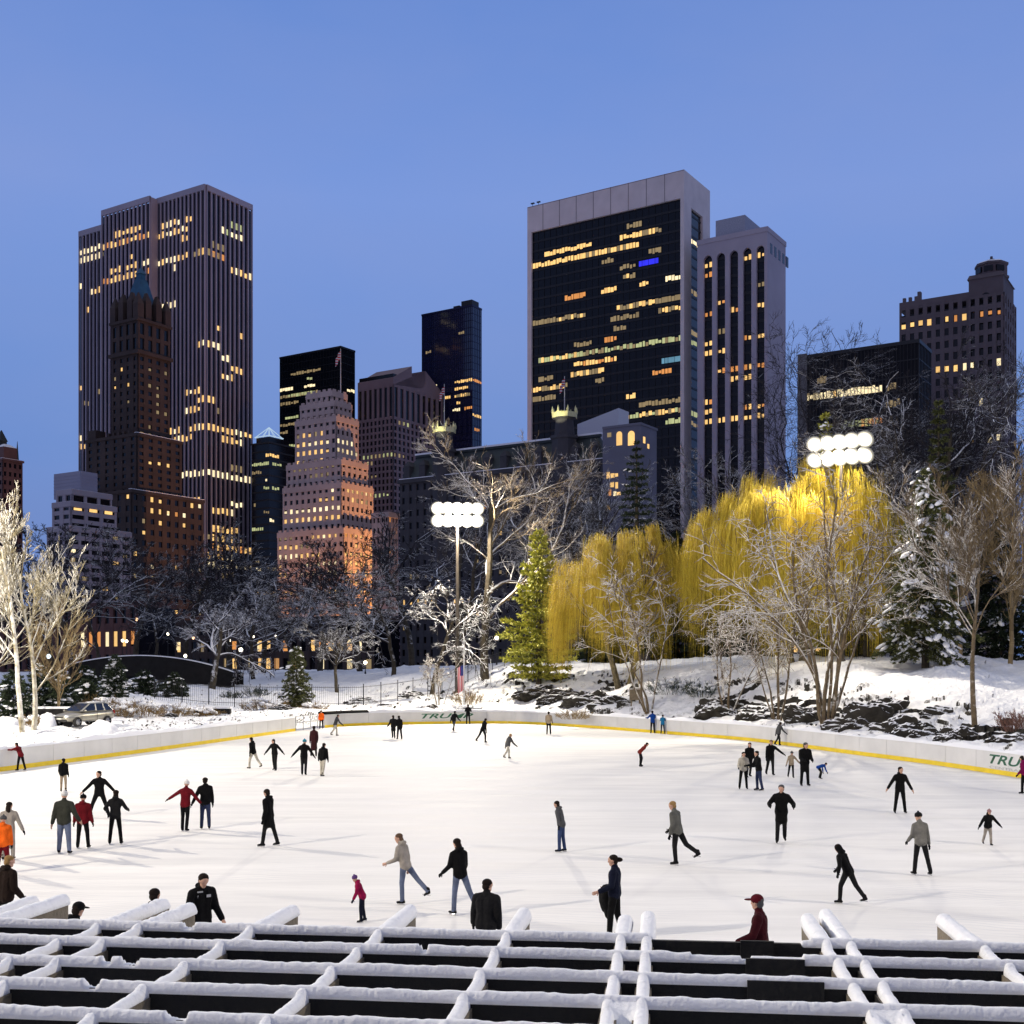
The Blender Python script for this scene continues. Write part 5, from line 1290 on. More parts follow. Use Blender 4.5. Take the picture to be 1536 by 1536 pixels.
for a in ((205,929,210,.25,'o','orange globe lamp highest among the trees at left'),(184,961,190,.25,'w','left globe of the bright pair before the brick front'),(190,962,194,.25,'w','right globe of the bright pair before the brick front'),(278,984,165,.24,'w','white globe lamp behind the bridge end'),
          (361,975,165,.32,'w','brightest globe lamp right of the blue spreading tree'),(73,985,150,.3,'b','bluish globe lamp behind the bright left trees'),(745,957,150,.25,'w','bright globe lamp left of the green pine'),(252,951,210,.25,'w','globe lamp left of the blue tree trunk'),
          (344,961,220,.28,'w','globe lamp just beyond the blue tree crown'),(380,955,225,.24,'w','small globe lamp between stone tower and blue tree'),(413,955,225,.28,'w','twin-bright globe lamp below the stone tower'),(492,965,215,.3,'o','small orange lamp behind the forked tree'),(548,994,170,.28,'w','small lamp low behind the fence'),(290,957,220,.24,'o','orange globe lamp behind the blue tree')):
    park_lamp(*a)

# flag near the rink, plus slim white poles
root = empty('flagpole', place(696, 118), 0, 'white pole with hanging striped flag behind the boards', 'flagpole')
h = hgt(957, 118, root.location.z); mb = MB(); mb.tube([(0,0,-.3),(0,0,h)], [.07,.05], 8); mb.ball((0,0,h+.06), .09); mb.build('pole', mat('white_paint', (.75,.75,.74), .4), root)
mb = MB(); nx, nz = 8, 10; vs = []
for i in range(nx+1):
    for j in range(nz+1): vs.append((-.06-.62*i/nx*(1-.15*j/nz), .12*math.sin(i*1.4)*(j/nz+.2), h*.62-.05-2.5*j/nz-.35*i/nx))
mb.add(vs, [(i*(nz+1)+j, (i+1)*(nz+1)+j, (i+1)*(nz+1)+j+1, i*(nz+1)+j+1) for i in range(nx) for j in range(nz)])
def usflag():
    m, nt, b = _new('striped_starred_flag'); tc = N(nt, 'ShaderNodeTexCoord'); sp = N(nt, 'ShaderNodeSeparateXYZ'); nt.links.new(tc.outputs['Generated'], sp.inputs[0])
    st = math_(nt, 'GREATER_THAN', math_(nt, 'FRACT', math_(nt, 'MULTIPLY', sp.outputs['X'], 4.0)), .5)
    col = mixc(nt, st, (.7,.7,.7), (.5,.02,.04)); can = math_(nt, 'MULTIPLY', math_(nt, 'GREATER_THAN', sp.outputs['X'], .5), math_(nt, 'GREATER_THAN', sp.outputs['Z'], .62))
    nt.links.new(mixc(nt, can, col, (.02,.03,.16)), b.inputs['Base Color']); b.inputs['Roughness'].default_value = .8; return m
mb.build('flag_cloth', usflag(), root, smooth=True)
for px, Y, top, lab in ((736,126,990,'slim white pole right of the flagpole'),(653,120,996,'slim pale pole left of the flagpole')):
    root_l = place(px, Y); mb = MB(); hh = hgt(top, Y, root_l[2]); mb.tube([(0,0,-.3),(0,0,hh)], [.05,.04], 7); mb.ball((0,0,hh), .07, 8, 5); o = mb.build('marker_pole', mat('white_paint', (.75,.75,.74), .4)); o.location = root_l; tag(o, lab, 'pole')
# small wooden box sign on the bank
root_l = place(953, 103.5); mb = MB(); mb.box(-.5,.5,-.1,.1,.6,1.5); mb.box(-.4,-.3,-.05,.05,-.3,.6); mb.box(.3,.4,-.05,.05,-.3,.6); mb.frustum(-.55,.55,-.2,.2,1.5,-.45,.45,-.1,.1,1.62)
o = mb.build('notice_box', snowy('weathered_board', (.16,.13,.09), thr=.6)); o.location = root_l; tag(o, 'small weathered notice box on posts beside the multi-stem tree', 'sign')

# ---- floodlight masts
M_mast = mat('brown_mast_paint', (.06,.05,.04), .5, var=.2)
def lens_mat():
    m, nt, b = _new('floodlight_lens'); at = N(nt, 'ShaderNodeAttribute', attribute_name='hot'); b.inputs['Base Color'].default_value = (.1,.1,.1,1); b.inputs['Emission Color'].default_value = (1,.93,.74,1)
    nt.links.new(at.outputs['Fac'], b.inputs['Emission Strength']); return m
M_lens = lens_mat()
def mast(loc, ztop, aim, label, rows=2, cols=5, wid=4.5):
    root = empty('floodlight_mast', loc, 0, label, 'floodlight mast'); h = ztop-loc[2]
    mb = MB(); mb.tube([(0,0,-.5),(0,0,h*.5),(0,0,h)], [.26,.2,.14], 10); mb.lathe(0,0,[(.42,-.3),(.42,.15),(.28,.35)],10); mb.build('pole', M_mast, root)
    d = Vector((aim[0]-loc[0], aim[1]-loc[1], 0)).normalized(); s = Vector((-d.y, d.x, 0))
    mb = MB()
    for r in range(rows):
        z = h-.3-r*1.3; mb.tube([s*(-wid/2)+Vector((0,0,z)), s*(wid/2)+Vector((0,0,z))], .07, 6)
    mb.build('crossarm', M_mast, root)
    f = (Vector((aim[0],aim[1],0))-Vector((loc[0],loc[1],ztop))).normalized(); up = s.cross(f); Rm = Matrix((s, f, up)).transposed()
    for r in range(rows):
        for c in range(cols):
            p = s*(wid*(c/(cols-1)-.5)*.94) + Vector((0,0,h-.3-r*1.3)) + f*.3
            mb = MB(); mb.lathe(0,0,[(.12,-.45),(.26,-.4),(.62,.05),(.74,.12)],12)
            M4 = (Matrix.Rotation(-math.pi/2, 3, 'X')); vs = [p + Rm @ (M4 @ Vector(v)) for v in mb.v]
            m2 = MB(); m2.add(vs, mb.f); fo = m2.build('floodlight', M_mast, root)
            l = MB(); l.lathe(0,0,[(.74*q/10, .15*math.sqrt(1-(q/10)**2)+.001*q) for q in range(10,0,-1)], 20); vs = [p + Rm @ (M4 @ (Vector(v)+Vector((0,0,.13)))) for v in l.v]
            m3 = MB(); m3.add(vs, l.f); lo = m3.build('lens', M_lens, fo, smooth=True); at = lo.data.attributes.new('hot', 'FLOAT', 'POINT'); at.data.foreach_set('value', [60*math.exp(-(math.hypot(v[0],v[1])/.27)**2)+.10 for v in l.v])
    return root, f
MASTS = []
pA = place(686, 127); MASTS.append((*mast(pA, HC+(HOR-757)*127/F, (0,70), 'brown floodlight mast with blazing lamp bank left of the green pine'), pA, HC+(HOR-770)*127/F))
pB = place(1262, 99); MASTS.append((*mast(pB, HC+(HOR-655)*99/F, (0,60), 'floodlight mast with blazing lamps above the larger willow'), pB, HC+(HOR-668)*99/F))
for (X, Y, lab) in ((-46,58,'floodlight mast off beyond the left side of the rink'),(-36,8,'floodlight mast beyond the near left corner of the rink'),(40,16,'floodlight mast beyond the near right corner of the rink')):
    z = tz(X, Y) if Y > 20 else 0; MASTS.append((*mast((X,Y,z), 21, (0,60), lab), (X,Y,z), 20.4))

# ---- parked car
def car():
    Y = 79.5; p = place(125, Y); X = p[0]; z0 = tz(X, Y)+.12
    root = empty('parked_car', (X, Y, z0), R(180-26), 'silver-beige hatchback parked in the snow behind the left boards', 'car')
    # local: +y is the nose
    paint = mat('champagne_car_paint', (.36,.34,.28), .3, metal=.55, var=.06, coat=.6); gl = glass('car_window_glass', (.01,.012,.016), .06, spec=.8); rub = mat('tyre_rubber', (.015,.015,.015), .9); trim = mat('black_trim', (.02,.02,.02), .6)
    L = [(-2.1,.55,.95,.70),(-2.05,.36,1.02,.80),(-1.5,.30,1.06,.86),(-.6,.28,1.02,.88),(.5,.28,.99,.88),(1.2,.30,.94,.86),(1.75,.32,.84,.80),(2.02,.36,.74,.70),(2.10,.46,.62,.58)]
    mb = MB(); K = 12
    def section(y, zb, zt, w):
        out = []
        for k in range(K):
            a = 2*math.pi*k/K; c, s = math.cos(a), math.sin(a); e = .45
            out.append((w*math.copysign(abs(c)**e, c), y, (zb+zt)/2+(zt-zb)/2*math.copysign(abs(s)**e, s)))
        return out
    vs = []
    for l in L: vs += section(*l)
    fs = [(i*K+k, i*K+(k+1)%K, (i+1)*K+(k+1)%K, (i+1)*K+k) for i in range(len(L)-1) for k in range(K)] + [tuple(range(K-1,-1,-1)), tuple((len(L)-1)*K+k for k in range(K))]
    mb.add(vs, fs)
    bd = mb.build('body', paint, root, smooth=True)
    sub = bd.modifiers.new('s', 'SUBSURF'); sub.levels = sub.render_levels = 1
    cab = MB(); cab.frustum(-.80,.80,-1.95,1.05,.98,-.60,.60,-1.45,.02,1.50); cab.frustum(-.60,.60,-1.45,.02,1.50,-.52,.52,-1.30,-.15,1.55)
    cb = cab.build('cabin', paint, root)
    bv = cb.modifiers.new('b', 'BEVEL'); bv.width = .05; bv.segments = 2
    def pane(name, q, off):
        q = [Vector(v) for v in q]; n = (q[1]-q[0]).cross(q[3]-q[0]).normalized(); c = sum(q, Vector())/4
        q = [c+(v-c)*.88+n*off for v in q]; m = MB(); m.add(q + [v-n*.03 for v in q], [(0,1,2,3),(7,6,5,4),(0,4,5,1),(1,5,6,2),(2,6,7,3),(3,7,4,0)]); return m.build(name, gl, root)
    pane('windscreen', [(-.80,1.05,.98),(-.60,.02,1.5),(.60,.02,1.5),(.80,1.05,.98)][::-1], .012)
    pane('rear_window', [(-.80,-1.95,.98),(.80,-1.95,.98),(.60,-1.45,1.5),(-.60,-1.45,1.5)], .012)
    for s in (-1, 1):
        for (ya, yb, ta, tb) in ((.95,-.32,-.02,-.42),(-.38,-1.1,-.46,-1.05),(-1.16,-1.85,-1.1,-1.42)):
            q = [(s*.80,ya,.98),(s*.80,yb,.98),(s*.60,tb,1.5),(s*.60,ta,1.5)]; pane('side_window', q if s < 0 else q[::-1], .012)
    for (x, y) in ((.80,1.30),(-.80,1.30),(.80,-1.30),(-.80,-1.30)):
        s = 1 if x > 0 else -1
        wl = empty('wheel', (x, y, .32)); wl.parent = root
        t = MB(); prof = [(.20,-.11),(.30,-.11),(.33,-.06),(.33,.06),(.30,.11),(.20,.11)]; K2 = 20; vs = [(z, r*math.cos(6.2832*k/K2), r*math.sin(6.2832*k/K2)) for r, z in prof for k in range(K2)]
        t.add(vs, [(i*K2+k, i*K2+(k+1)%K2, ((i+1)%6)*K2+(k+1)%K2, ((i+1)%6)*K2+k) for i in range(6) for k in range(K2)]); t.build('tyre', rub, wl, smooth=True)
        r_ = MB(); r_.tube([(s*.02,0,0),(s*.09,0,0)], [.21,.06], 14)
        for k in range(6):
            a = k*math.pi/3; r_.tube([(s*.095,.03*math.cos(a),.03*math.sin(a)),(s*.085,.21*math.cos(a),.21*math.sin(a))], .028, 5)
        r_.build('rim', mat('alloy', (.55,.55,.56), .35, metal=.8), wl)
        ar = MB(); ar.tube([(s*.0,y,.34),(s*.06,y,.34)], .40, 20); ar.build('wheel_arch', trim, root)
    for s in (-1, 1):
        m = MB(); m.ball((s*.56,1.98,.70), (.20,.10,.09), 10, 6); m.build('headlight', mat('clear_lamp', (.7,.72,.75), .1, spec=.8), root, smooth=True)
        m = MB(); m.ball((s*.70,-2.02,.88), (.10,.07,.16), 8, 6); m.build('tail_light', mat('red_lamp', (.35,.01,.01), .2), root, smooth=True)
        m = MB(); m.ball((s*.93,.72,1.03), (.10,.07,.07), 8, 6); m.build('wing_mirror', paint, root, smooth=True)
    m = MB(); m.box(-.62,.62,2.0,2.09,.36,.50); m.box(-.35,.35,2.02,2.10,.60,.68); m.build('grille', trim, root)
    m = MB(); m.box(-.25,.25,2.09,2.115,.50,.59); m.build('number_plate', mat('plate', (.6,.6,.55), .5), root)
    for s in (-1, 1):
        m = MB()
        for y in (-.36, .98, -1.13): m.box(s*.885-.006, s*.885+.006, y-.01, y+.01, .42, .98)
        m.build('door_gap', trim, root)
    m = MB(); m.ball((0,-.8,1.545), (.46,.5,.04), 12, 5); m.build('roof_snow', M_roofsnow, root, smooth=True)
car()
# shovelled snow lumps near the car
for sd, px, Y, w, h in ((1,72,77.5,1.0,1.0),(2,150,75.8,2.2,.8),(3,10,77,1.6,.7)):
    p = place(px, Y); bm = bmesh.new(); bmesh.ops.create_icosphere(bm, subdivisions=4, radius=1)
    for v in bm.verts:
        k = 1+(float(fbm(np.array([v.co.x*1.5+sd*9+v.co.z]), np.array([v.co.y*1.5+v.co.z]), sd)[0])-.5)*.7; v.co = (v.co.x*w/2*k, v.co.y*w/2*k, v.co.z*h*k+.05)
    me = bpy.data.meshes.new('snow_heap'); bm.to_mesh(me); bm.free(); me.polygons.foreach_set('use_smooth', [True]*len(me.polygons))
    o = mesh_obj('snow_heap', me, None, _M['clinging_snow']); o.location = p
    tag(o, ('upright snow lump left of the car nose','long shovelled snow heap in front of the car wheels','rounded snow heap at the left edge behind the boards')[sd-1], 'snow heap')
# ================================================================== people
def cloth(c): return mat('cloth_%02x%02x%02x' % tuple(int(255*min(1,v)**.4545) for v in c), c, .9, var=.35, scale=4, bump=.9, bscale=9, spec=.12)
SKIN = (.46,.27,.19)
def skin_mat(): return mat('skin', SKIN, .55, var=.08, scale=8)
BLK=(.0045,.0045,.005); CHAR=(.010,.010,.011); NAVY=(.006,.008,.020); RED=(.115,.005,.010); MAR=(.035,.003,.006); JEAN=(.035,.055,.13); PJEAN=(.11,.135,.21); GREEN=(.032,.034,.027); BEIGE=(.30,.27,.235); TAN=(.30,.24,.17)
PINK=(.24,.005,.05); BLUE_=(.006,.045,.24); TEAL=(.010,.13,.28); ORANGE=(.75,.12,.01); WHITE=(.72,.71,.70); GREY=(.07,.07,.073); BROWN=(.014,.008,.006); PURP=(.10,.05,.16); CREAM=(.45,.42,.35); HAIR=(.015,.010,.008); BLOND=(.28,.17,.07); DJEAN=(.022,.03,.07); TEALHAT=(.03,.22,.30)

def cap_mesh(p0, p1, r0, r1, n=10):
    p0, p1 = Vector(p0), Vector(p1); d = (p1-p0); L = d.length; d = d/L if L > 1e-6 else Vector((0,0,1))
    ref = Vector((0,0,1)) if abs(d.z) < .9 else Vector((1,0,0)); a = d.cross(ref).normalized(); b = a.cross(d)
    vs, fs = [], []; rings = []
    for k in range(4): t = -math.pi/2+(math.pi/2)*k/3*.999+.02; rings.append((p0+d*r0*math.sin(t), r0*math.cos(t)))
    for k in range(4): t = (math.pi/2)*k/3*.98; rings.append((p1+d*r1*math.sin(t), r1*math.cos(t)))
    for c, r in rings:
        for k in range(n): t = 6.28318*k/n; vs.append(c+(a*math.cos(t)+b*math.sin(t))*r)
    for i in range(7):
        for k in range(n): fs.append((i*n+k, i*n+(k+1)%n, (i+1)*n+(k+1)%n, (i+1)*n+k))
    fs.append(tuple(range(n-1,-1,-1))); fs.append(tuple(7*n+k for k in range(n)))
    return vs, fs
DEF = dict(lean=3, legL=(6,5,4), legR=(-4,5,6), armL=(0,12,12,0), armR=(0,12,12,0), twist=0, head=0, tilt=0)
PEOPLE = []
def person(px, py, h, face, label, top=CHAR, legs=BLK, pose=None, hat=None, hair=HAIR, style='jacket', boots=BLK, gloves=BLK, longhair=False, near=False, cap=False, hood=None, slim=1.0, eyes=False, Y=None, extra=None, legs_hem=None):
    rv = random.Random(int(px*7+py)); P = dict(DEF)
    # nobody stands quite alike: arms half bent, weight on one leg, heads turned
    P['armL'] = (rv.uniform(-12,18), rv.uniform(5,13), rv.uniform(10,50), rv.uniform(0,14)); P['armR'] = (rv.uniform(-12,18), rv.uniform(5,13), rv.uniform(10,50), rv.uniform(0,14))
    w_ = rv.choice((-1,1)); P['legL'] = (6*w_+rv.uniform(-3,3), rv.uniform(2,6), rv.uniform(3,12)); P['legR'] = (-6*w_+rv.uniform(-3,3), rv.uniform(2,6), rv.uniform(3,12))
    P['lean'] = rv.uniform(2,8); P['head'] = rv.uniform(-35,35); P['tilt'] = rv.uniform(0,.2); P['twist'] = rv.uniform(-10,10); P.update(pose or {})
    hoodback = style != 'long' and rv.random() < .5
    if Y is None: g = G(px, py)
    else: g = Vector(((px-CX)*Y/F, Y, 0))
    ym = float(Yb((px-CX)/F))-.55
    if g.y > ym: g = Vector(((px-CX)*ym/F, ym, 0))
    s = h/1.75
    def V3(x, y, z): return Vector((x, y, z))
    prim = []           # (kind, a, b, r0, r1, mat)
    def cap_(a, b, r0, r1, m): prim.append(('c', Vector(a), Vector(b), r0, r1, m))
    pel = V3(0, 0, .93*s)
    lean = R(P['lean']); up = V3(0, math.sin(lean), math.cos(lean)); fw = V3(0, math.cos(lean), -math.sin(lean))
    tw = R(P['twist']); rt = V3(math.cos(tw), math.sin(tw)*1.0, 0)
    neck = pel + up*.52*s; chest = pel + up*.36*s; waist = pel + up*.14*s
    M = {'top':0, 'legs':1, 'skin':2, 'boots':3, 'in':4}
    # torso
    puff = 1.24 if style in ('coat','puffy') else 1.12; puff *= slim
    for sx in (-1, 1):
        cap_(chest+rt*sx*.075*s, waist+rt*sx*.055*s, .108*s*puff, .098*s*puff, 0)
        cap_(waist+rt*sx*.055*s, pel+rt*sx*.062*s - up*.05*s, .102*s*puff, .116*s*puff, 0)
        cap_(neck+rt*sx*.03*s-up*.035*s, neck+rt*sx*.155*s*slim-up*.095*s, .058*s, .066*s*puff, 0)
    cap_(neck-up*.06*s, neck+up*.015*s, .085*s, .068*s, 0)                     # collar
    hd = neck + up*.155*s + fw*(.03+.02*P['tilt'])*s
    hup = (up*.6+V3(0,0,.4)); 
    if P['tilt']: hup = hup + fw*P['tilt']
    hup.normalize(); hy = R(P['head']); hf = (fw - hup*fw.dot(hup)).normalized(); hf = rot_about(hf, hup, hy); hr = hf.cross(hup)
    hd = neck + up*.012*s + hup*.118*s + hf*.028*s
    cap_(neck-up*.02*s, hd-hup*.05*s, .050*s, .052*s, 2)
    # head: cranium, jaw, nose, ears
    cap_(hd+hup*.03*s-hf*.02*s, hd+hup*.02*s+hf*.02*s, .083*s, .080*s, 2)
    cap_(hd+hf*.015*s, hd-hup*.075*s+hf*.045*s, .070*s, .042*s, 2)
    cap_(hd+hf*.085*s+hup*.005*s, hd+hf*.100*s-hup*.022*s, .010*s, .014*s, 2)
    for sx in (-1,1): cap_(hd+hr*sx*.080*s+hup*.01*s, hd+hr*sx*.080*s-hup*.02*s, .016*s, .012*s, 2)
    # legs
    feet = []
    for sx, key in ((-1,'legL'),(1,'legR')):
        a, o, k = [R(v) for v in P[key]]
        hip = pel + rt*sx*.085*s - V3(0,0,.04*s)
        d1 = V3(sx*math.sin(o), math.sin(a)*math.cos(o), -math.cos(a)*math.cos(o)); kn = hip + d1*.43*s
        d2 = V3(sx*math.sin(o)*.8, math.sin(a-k), -math.cos(a-k)).normalized(); an = kn + d2*.40*s
        hem = .078*s if not legs_hem else legs_hem*s
        cap_(hip, kn, .098*s*slim, .072*s*slim, 1); cap_(kn, an, .070*s*slim, .060*s if not legs_hem else legs_hem*s, 1)
        feet.append((an, d2, R(P[key][0])-k, sx))
    # arms
    hands = []
    for sx, key in ((-1,'armL'),(1,'armR')):
        a, o, e, inn = [R(v) for v in P[key]]
        sh = neck + rt*sx*.178*s*slim - up*.105*s
        d1 = V3(sx*math.sin(o), math.sin(a)*math.cos(o), -math.cos(a)*math.cos(o)); el = sh + d1*.285*s
        d2 = V3(sx*math.sin(o-inn), math.sin(a+e)*math.cos(o-inn), -math.cos(a+e)*math.cos(o-inn)).normalized(); wr = el + d2*.25*s
        cap_(sh, el, .070*s*puff, .058*s*puff, 0); cap_(el, wr, .058*s*puff, .048*s*puff, 0)
        hands.append((wr, d2, sx))
        cap_(wr-d2*.02*s, wr+d2*.035*s, .026*s, .028*s, 2)
    if style in ('coat', 'long'):
        hz = .30 if style == 'coat' else .52
        for sx in (-1, 1): cap_(pel+rt*sx*.055*s, pel+rt*sx*.075*s-V3(0,.0,hz*s), .11*s, .115*s, 0)
        cap_(pel, pel-V3(0,0,hz*s), .10*s, .12*s, 0)
    if hoodback: cap_(neck-fw*.085*s-rt*.04*s+up*.0*s, neck-fw*.085*s+rt*.04*s, .058*s, .058*s, 0)
    if hood: cap_(hd+hup*.02*s-hf*.03*s, neck+up*.02*s-hf*.05*s, .105*s, .085*s, 0)
    # soles define the ground
    zmin = min(an.z for an, *_ in feet) - .115*s
    off = Vector((0, 0, -zmin))
    for an, d2, a, sx in feet:
        tilt = max(-.6, min(.9, -a*.5)); fd = Vector((sx*.15, math.cos(tilt), -math.sin(max(0, tilt)))).normalized()
        cap_(an+V3(0,0,.05*s), an-V3(0,0,.03*s), .052*s, .050*s, 3); cap_(an-V3(0,0,.045*s)-fd*.05*s, an-V3(0,0,.055*s)+fd*.14*s, .042*s, .035*s, 3)
    # one continuous skin by voxel remeshing
    vs, fs = [], []
    for p in prim:
        v, f = cap_mesh(p[1], p[2], p[3], p[4]); b0 = len(vs); vs += v; fs += [tuple(i+b0 for i in q) for q in f]
    me = bpy.data.meshes.new('t'); me.from_pydata(vs, [], fs); tmp = bpy.data.objects.new('t', me); COL.objects.link(tmp)
    rm = tmp.modifiers.new('r', 'REMESH'); rm.mode = 'VOXEL'; rm.voxel_size = (.013 if near else .024)*s
    sm = tmp.modifiers.new('s', 'SMOOTH'); sm.factor = .5; sm.iterations = 2
    dg = bpy.context.evaluated_depsgraph_get(); out = bpy.data.meshes.new_from_object(tmp.evaluated_get(dg)); bpy.data.objects.remove(tmp); bpy.data.meshes.remove(me)
    n = len(out.polygons); c = np.zeros(n*3); out.polygons.foreach_get('center', c); c = c.reshape(-1,3)
    best = np.full(n, 9.); mi = np.zeros(n, int)
    for k, a, b, r0, r1, m in prim:
        a_, b_ = np.array(a[:]), np.array(b[:]); ab = b_-a_; L2 = max(1e-9, ab@ab); t = np.clip(((c-a_)@ab)/L2, 0, 1)
        dd = np.linalg.norm(c-(a_+t[:,None]*ab), axis=1)-(r0+(r1-r0)*t); w = dd < best; best[w] = dd[w]; mi[w] = m
    root = empty('person', g, R(face), label, 'person', 'people on and around the ice rink')
    out.materials.clear(); out.name = 'body'
    for m in (cloth(top), cloth(legs), skin_mat(), cloth(boots)): out.materials.append(m)
    out.polygons.foreach_set('material_index', mi.astype(np.int32)); out.polygons.foreach_set('use_smooth', np.full(n, True)); out.update()
    bo = link(bpy.data.objects.new('body', out), root); bo.location = off
    # gloves or bare hands: palm, thumb and four fingers of unequal length
    gm = cloth(gloves) if gloves else skin_mat()
    for wr, d, sx in hands:
        mb = MB(); sd = Vector((sx,0,0)); sd = (sd - d*sd.dot(d)).normalized() if abs(d.x) < .95 else Vector((0,1,0)); nr = d.cross(sd)
        p0 = wr+d*.035*s
        mb.add(*cap_mesh(p0, p0+d*.055*s, .030*s, .034*s, 8))
        for q, (ln) in enumerate((.062,.075,.070,.055)):
            b0 = p0+d*.075*s+nr*(q-1.5)*.019*s; k1 = b0+d*ln*.55*s; k2 = k1+(d*.8-sd*.6).normalized()*ln*.45*s
            mb.add(*cap_mesh(b0, k1, .0105*s, .0098*s, 6)); mb.add(*cap_mesh(k1, k2, .0098*s, .0085*s, 6))
        t0 = p0+d*.02*s-nr*.03*s; mb.add(*cap_mesh(t0, t0+(d*.7-nr*.7).normalized()*.05*s, .012*s, .010*s, 6))
        o = mb.build('glove' if gloves else 'hand', gm, root, smooth=True); o.location = off
    # skates: blade and holder under each boot
    if not near:
        bl = mat('skate_blade', (.6,.6,.62), .25, metal=.9)
        for an, d2, a, sx in feet:
            mb = MB(); c0 = an-V3(0,0,.085*s); mb.box(c0.x-.004, c0.x+.004, c0.y-.08*s, c0.y+.17*s, c0.z-.03*s, c0.z+.0); o = mb.build('skate_blade', bl, root); o.location = off
    Rm = Matrix((hr, hf, hup)).transposed()
    # hair / hat
    if hair:
        mb = MB(); mb.ball(hd+hup*.045*s-hf*.022*s, (.093*s, .098*s, .080*s), 14, 9, Rm)
        mb.ball(hd-hup*.02*s-hf*.055*s, (.080*s, .055*s, .075*s), 12, 7, Rm)
        if longhair:
            mb.ball(hd-hup*.10*s-hf*.075*s, (.085*s, .045*s, .15*s), 12, 8, Rm)
        o = mb.build('hair', cloth(hair), root, smooth=True); o.location = off
    if hat:
        mb = MB(); mb.ball(hd+hup*.055*s-hf*.008*s, (.102*s, .108*s, .088*s), 14, 9, Rm)
        if cap:
            mb.ball(hd+hup*.045*s+hf*.13*s, (.075*s, .085*s, .014*s), 12, 6, Rm)
        else:
            mb.ball(hd+hup*.030*s-hf*.005*s, (.106*s, .112*s, .035*s), 14, 6, Rm); mb.ball(hd+hup*.15*s-hf*.01*s, .028*s, 8, 5)
        o = mb.build('cap' if cap else 'knit_hat', cloth(hat), root, smooth=True); o.location = off
    if eyes:
        mb = MB()
        for sx in (-1,1): mb.ball(hd+hr*sx*.032*s+hf*.082*s+hup*.012*s, .009*s, 6, 4)
        o = mb.build('eyes', mat('eye_dark', (.02,.015,.012), .3), root); o.location = off
        mb = MB(); mb.ball(hd+hf*.083*s-hup*.055*s, (.026*s,.008*s,.006*s), 8, 4, Rm); o = mb.build('mouth', mat('lip', (.25,.08,.07), .5), root); o.location = off
    PEOPLE.append(root)
    if extra: extra(root, off, dict(hd=hd, neck=neck, pel=pel, chest=chest, hands=hands, s=s, up=up, fw=fw, rt=rt))
    return root
STRIDE = dict(legL=(22,4,20), legR=(-24,6,14), armL=(-18,14,15,0), armR=(22,14,25,0), lean=12)
STRIDE2 = dict(legL=(-26,6,12), legR=(20,4,22), armL=(24,14,25,0), armR=(-18,14,15,0), lean=12)
ARMS = dict(armL=(0,48,8,0), armR=(0,48,8,0))
def scarf(c):
    def f(root, off, d):
        mb = MB(); s = d['s']; mb.ball(d['neck']+d['up']*.02*s, (.095*s,.095*s,.05*s), 14, 6); o = mb.build('scarf', cloth(c), root, smooth=True); o.location = off
    return f
def jacket_print(root, off, d):
    # pale chest bars and collar stripe of the dark work jacket
    s = d['s']; mb = MB(); c = d['chest']; wm = mat('grey_jacket_print', (.42,.42,.43), .7)
    for sx in (-1,1):
        m = MB(); m.box(sx*.045-.0+(-.075 if sx<0 else .0), sx*.045+(.0 if sx<0 else .075), c.y+.108*s, c.y+.122*s, c.z-.02, c.z+.025); o = m.build('chest_badge', wm, root); o.location = off
    m = MB(); m.box(.02,.12, c.y+.10*s, c.y+.112*s, c.z+.07, c.z+.095); o = m.build('chest_badge', wm, root); o.location = off
def held_coat(root, off, d):
    s = d['s']; wr, dd, sx = d['hands'][1]; bm = bmesh.new(); bmesh.ops.create_icosphere(bm, subdivisions=3, radius=1)
    for v in bm.verts:
        k = 1+(float(fbm(np.array([v.co.x*2+3]), np.array([v.co.z*2+v.co.y]), 4)[0])-.5)*.7; v.co = (v.co.x*.13*k, v.co.y*.16*k, v.co.z*.40*k*(1 if v.co.z < 0 else .55))
    me = bpy.data.meshes.new('coat'); bm.to_mesh(me); bm.free(); me.polygons.foreach_set('use_smooth', [True]*len(me.polygons)); o = mesh_obj('carried_coat', me, None, cloth(BLK))
    o.matrix_world = root.matrix_basis @ Matrix.Translation(off + wr + Vector((0,-.03,-.17))); tag(o, 'black coat hanging over the arm of the ponytailed woman', 'coat')
    mb = MB(); mb.ball(d['hd']-d['fw']*.13*s+Vector((0,0,.02)), (.03,.08,.05), 8, 5); p = mb.build('ponytail', cloth(HAIR), root, smooth=True); p.location = off
def backpack(root, off, d):
    s = d['s']; mb = MB(); c = d['chest']-d['fw']*.17*s; mb.ball(c, (.15*s,.09*s,.22*s), 12, 8); o = mb.build('backpack', cloth(CHAR), root, smooth=True); o.location = off

p = person
# ---- left side
p(31,1156,1.52,70,'person in red jacket leaning on the boards at the far left', RED, BLK, dict(lean=28, armL=(70,10,20,0), armR=(60,10,30,0), legL=(8,6,4), legR=(-10,8,4)))
p(95,1188,1.45,10,'skater in short black jacket and pale leggings above the white-hatted man', BLK, TAN, dict(legL=(8,3,6), legR=(-14,6,8)), slim=.95)
p(96,1281,1.80,4,'broad man in grey-green jacket, jeans and white knit hat seen from behind', GREEN, PJEAN, dict(legL=(4,5,2), legR=(-3,6,3), armL=(-4,14,8,0), armR=(2,20,30,0), lean=2), hat=WHITE, hair=None, slim=1.08, style='jacket', gloves=None)
p(124,1273,1.60,0,'person in bright red parka and black hat beside the white-hatted man', RED, BLK, dict(legL=(2,6,2), legR=(6,6,6), armL=(2,12,6,0), armR=(0,12,6,0)), hat=BLK, style='puffy', hair=None)
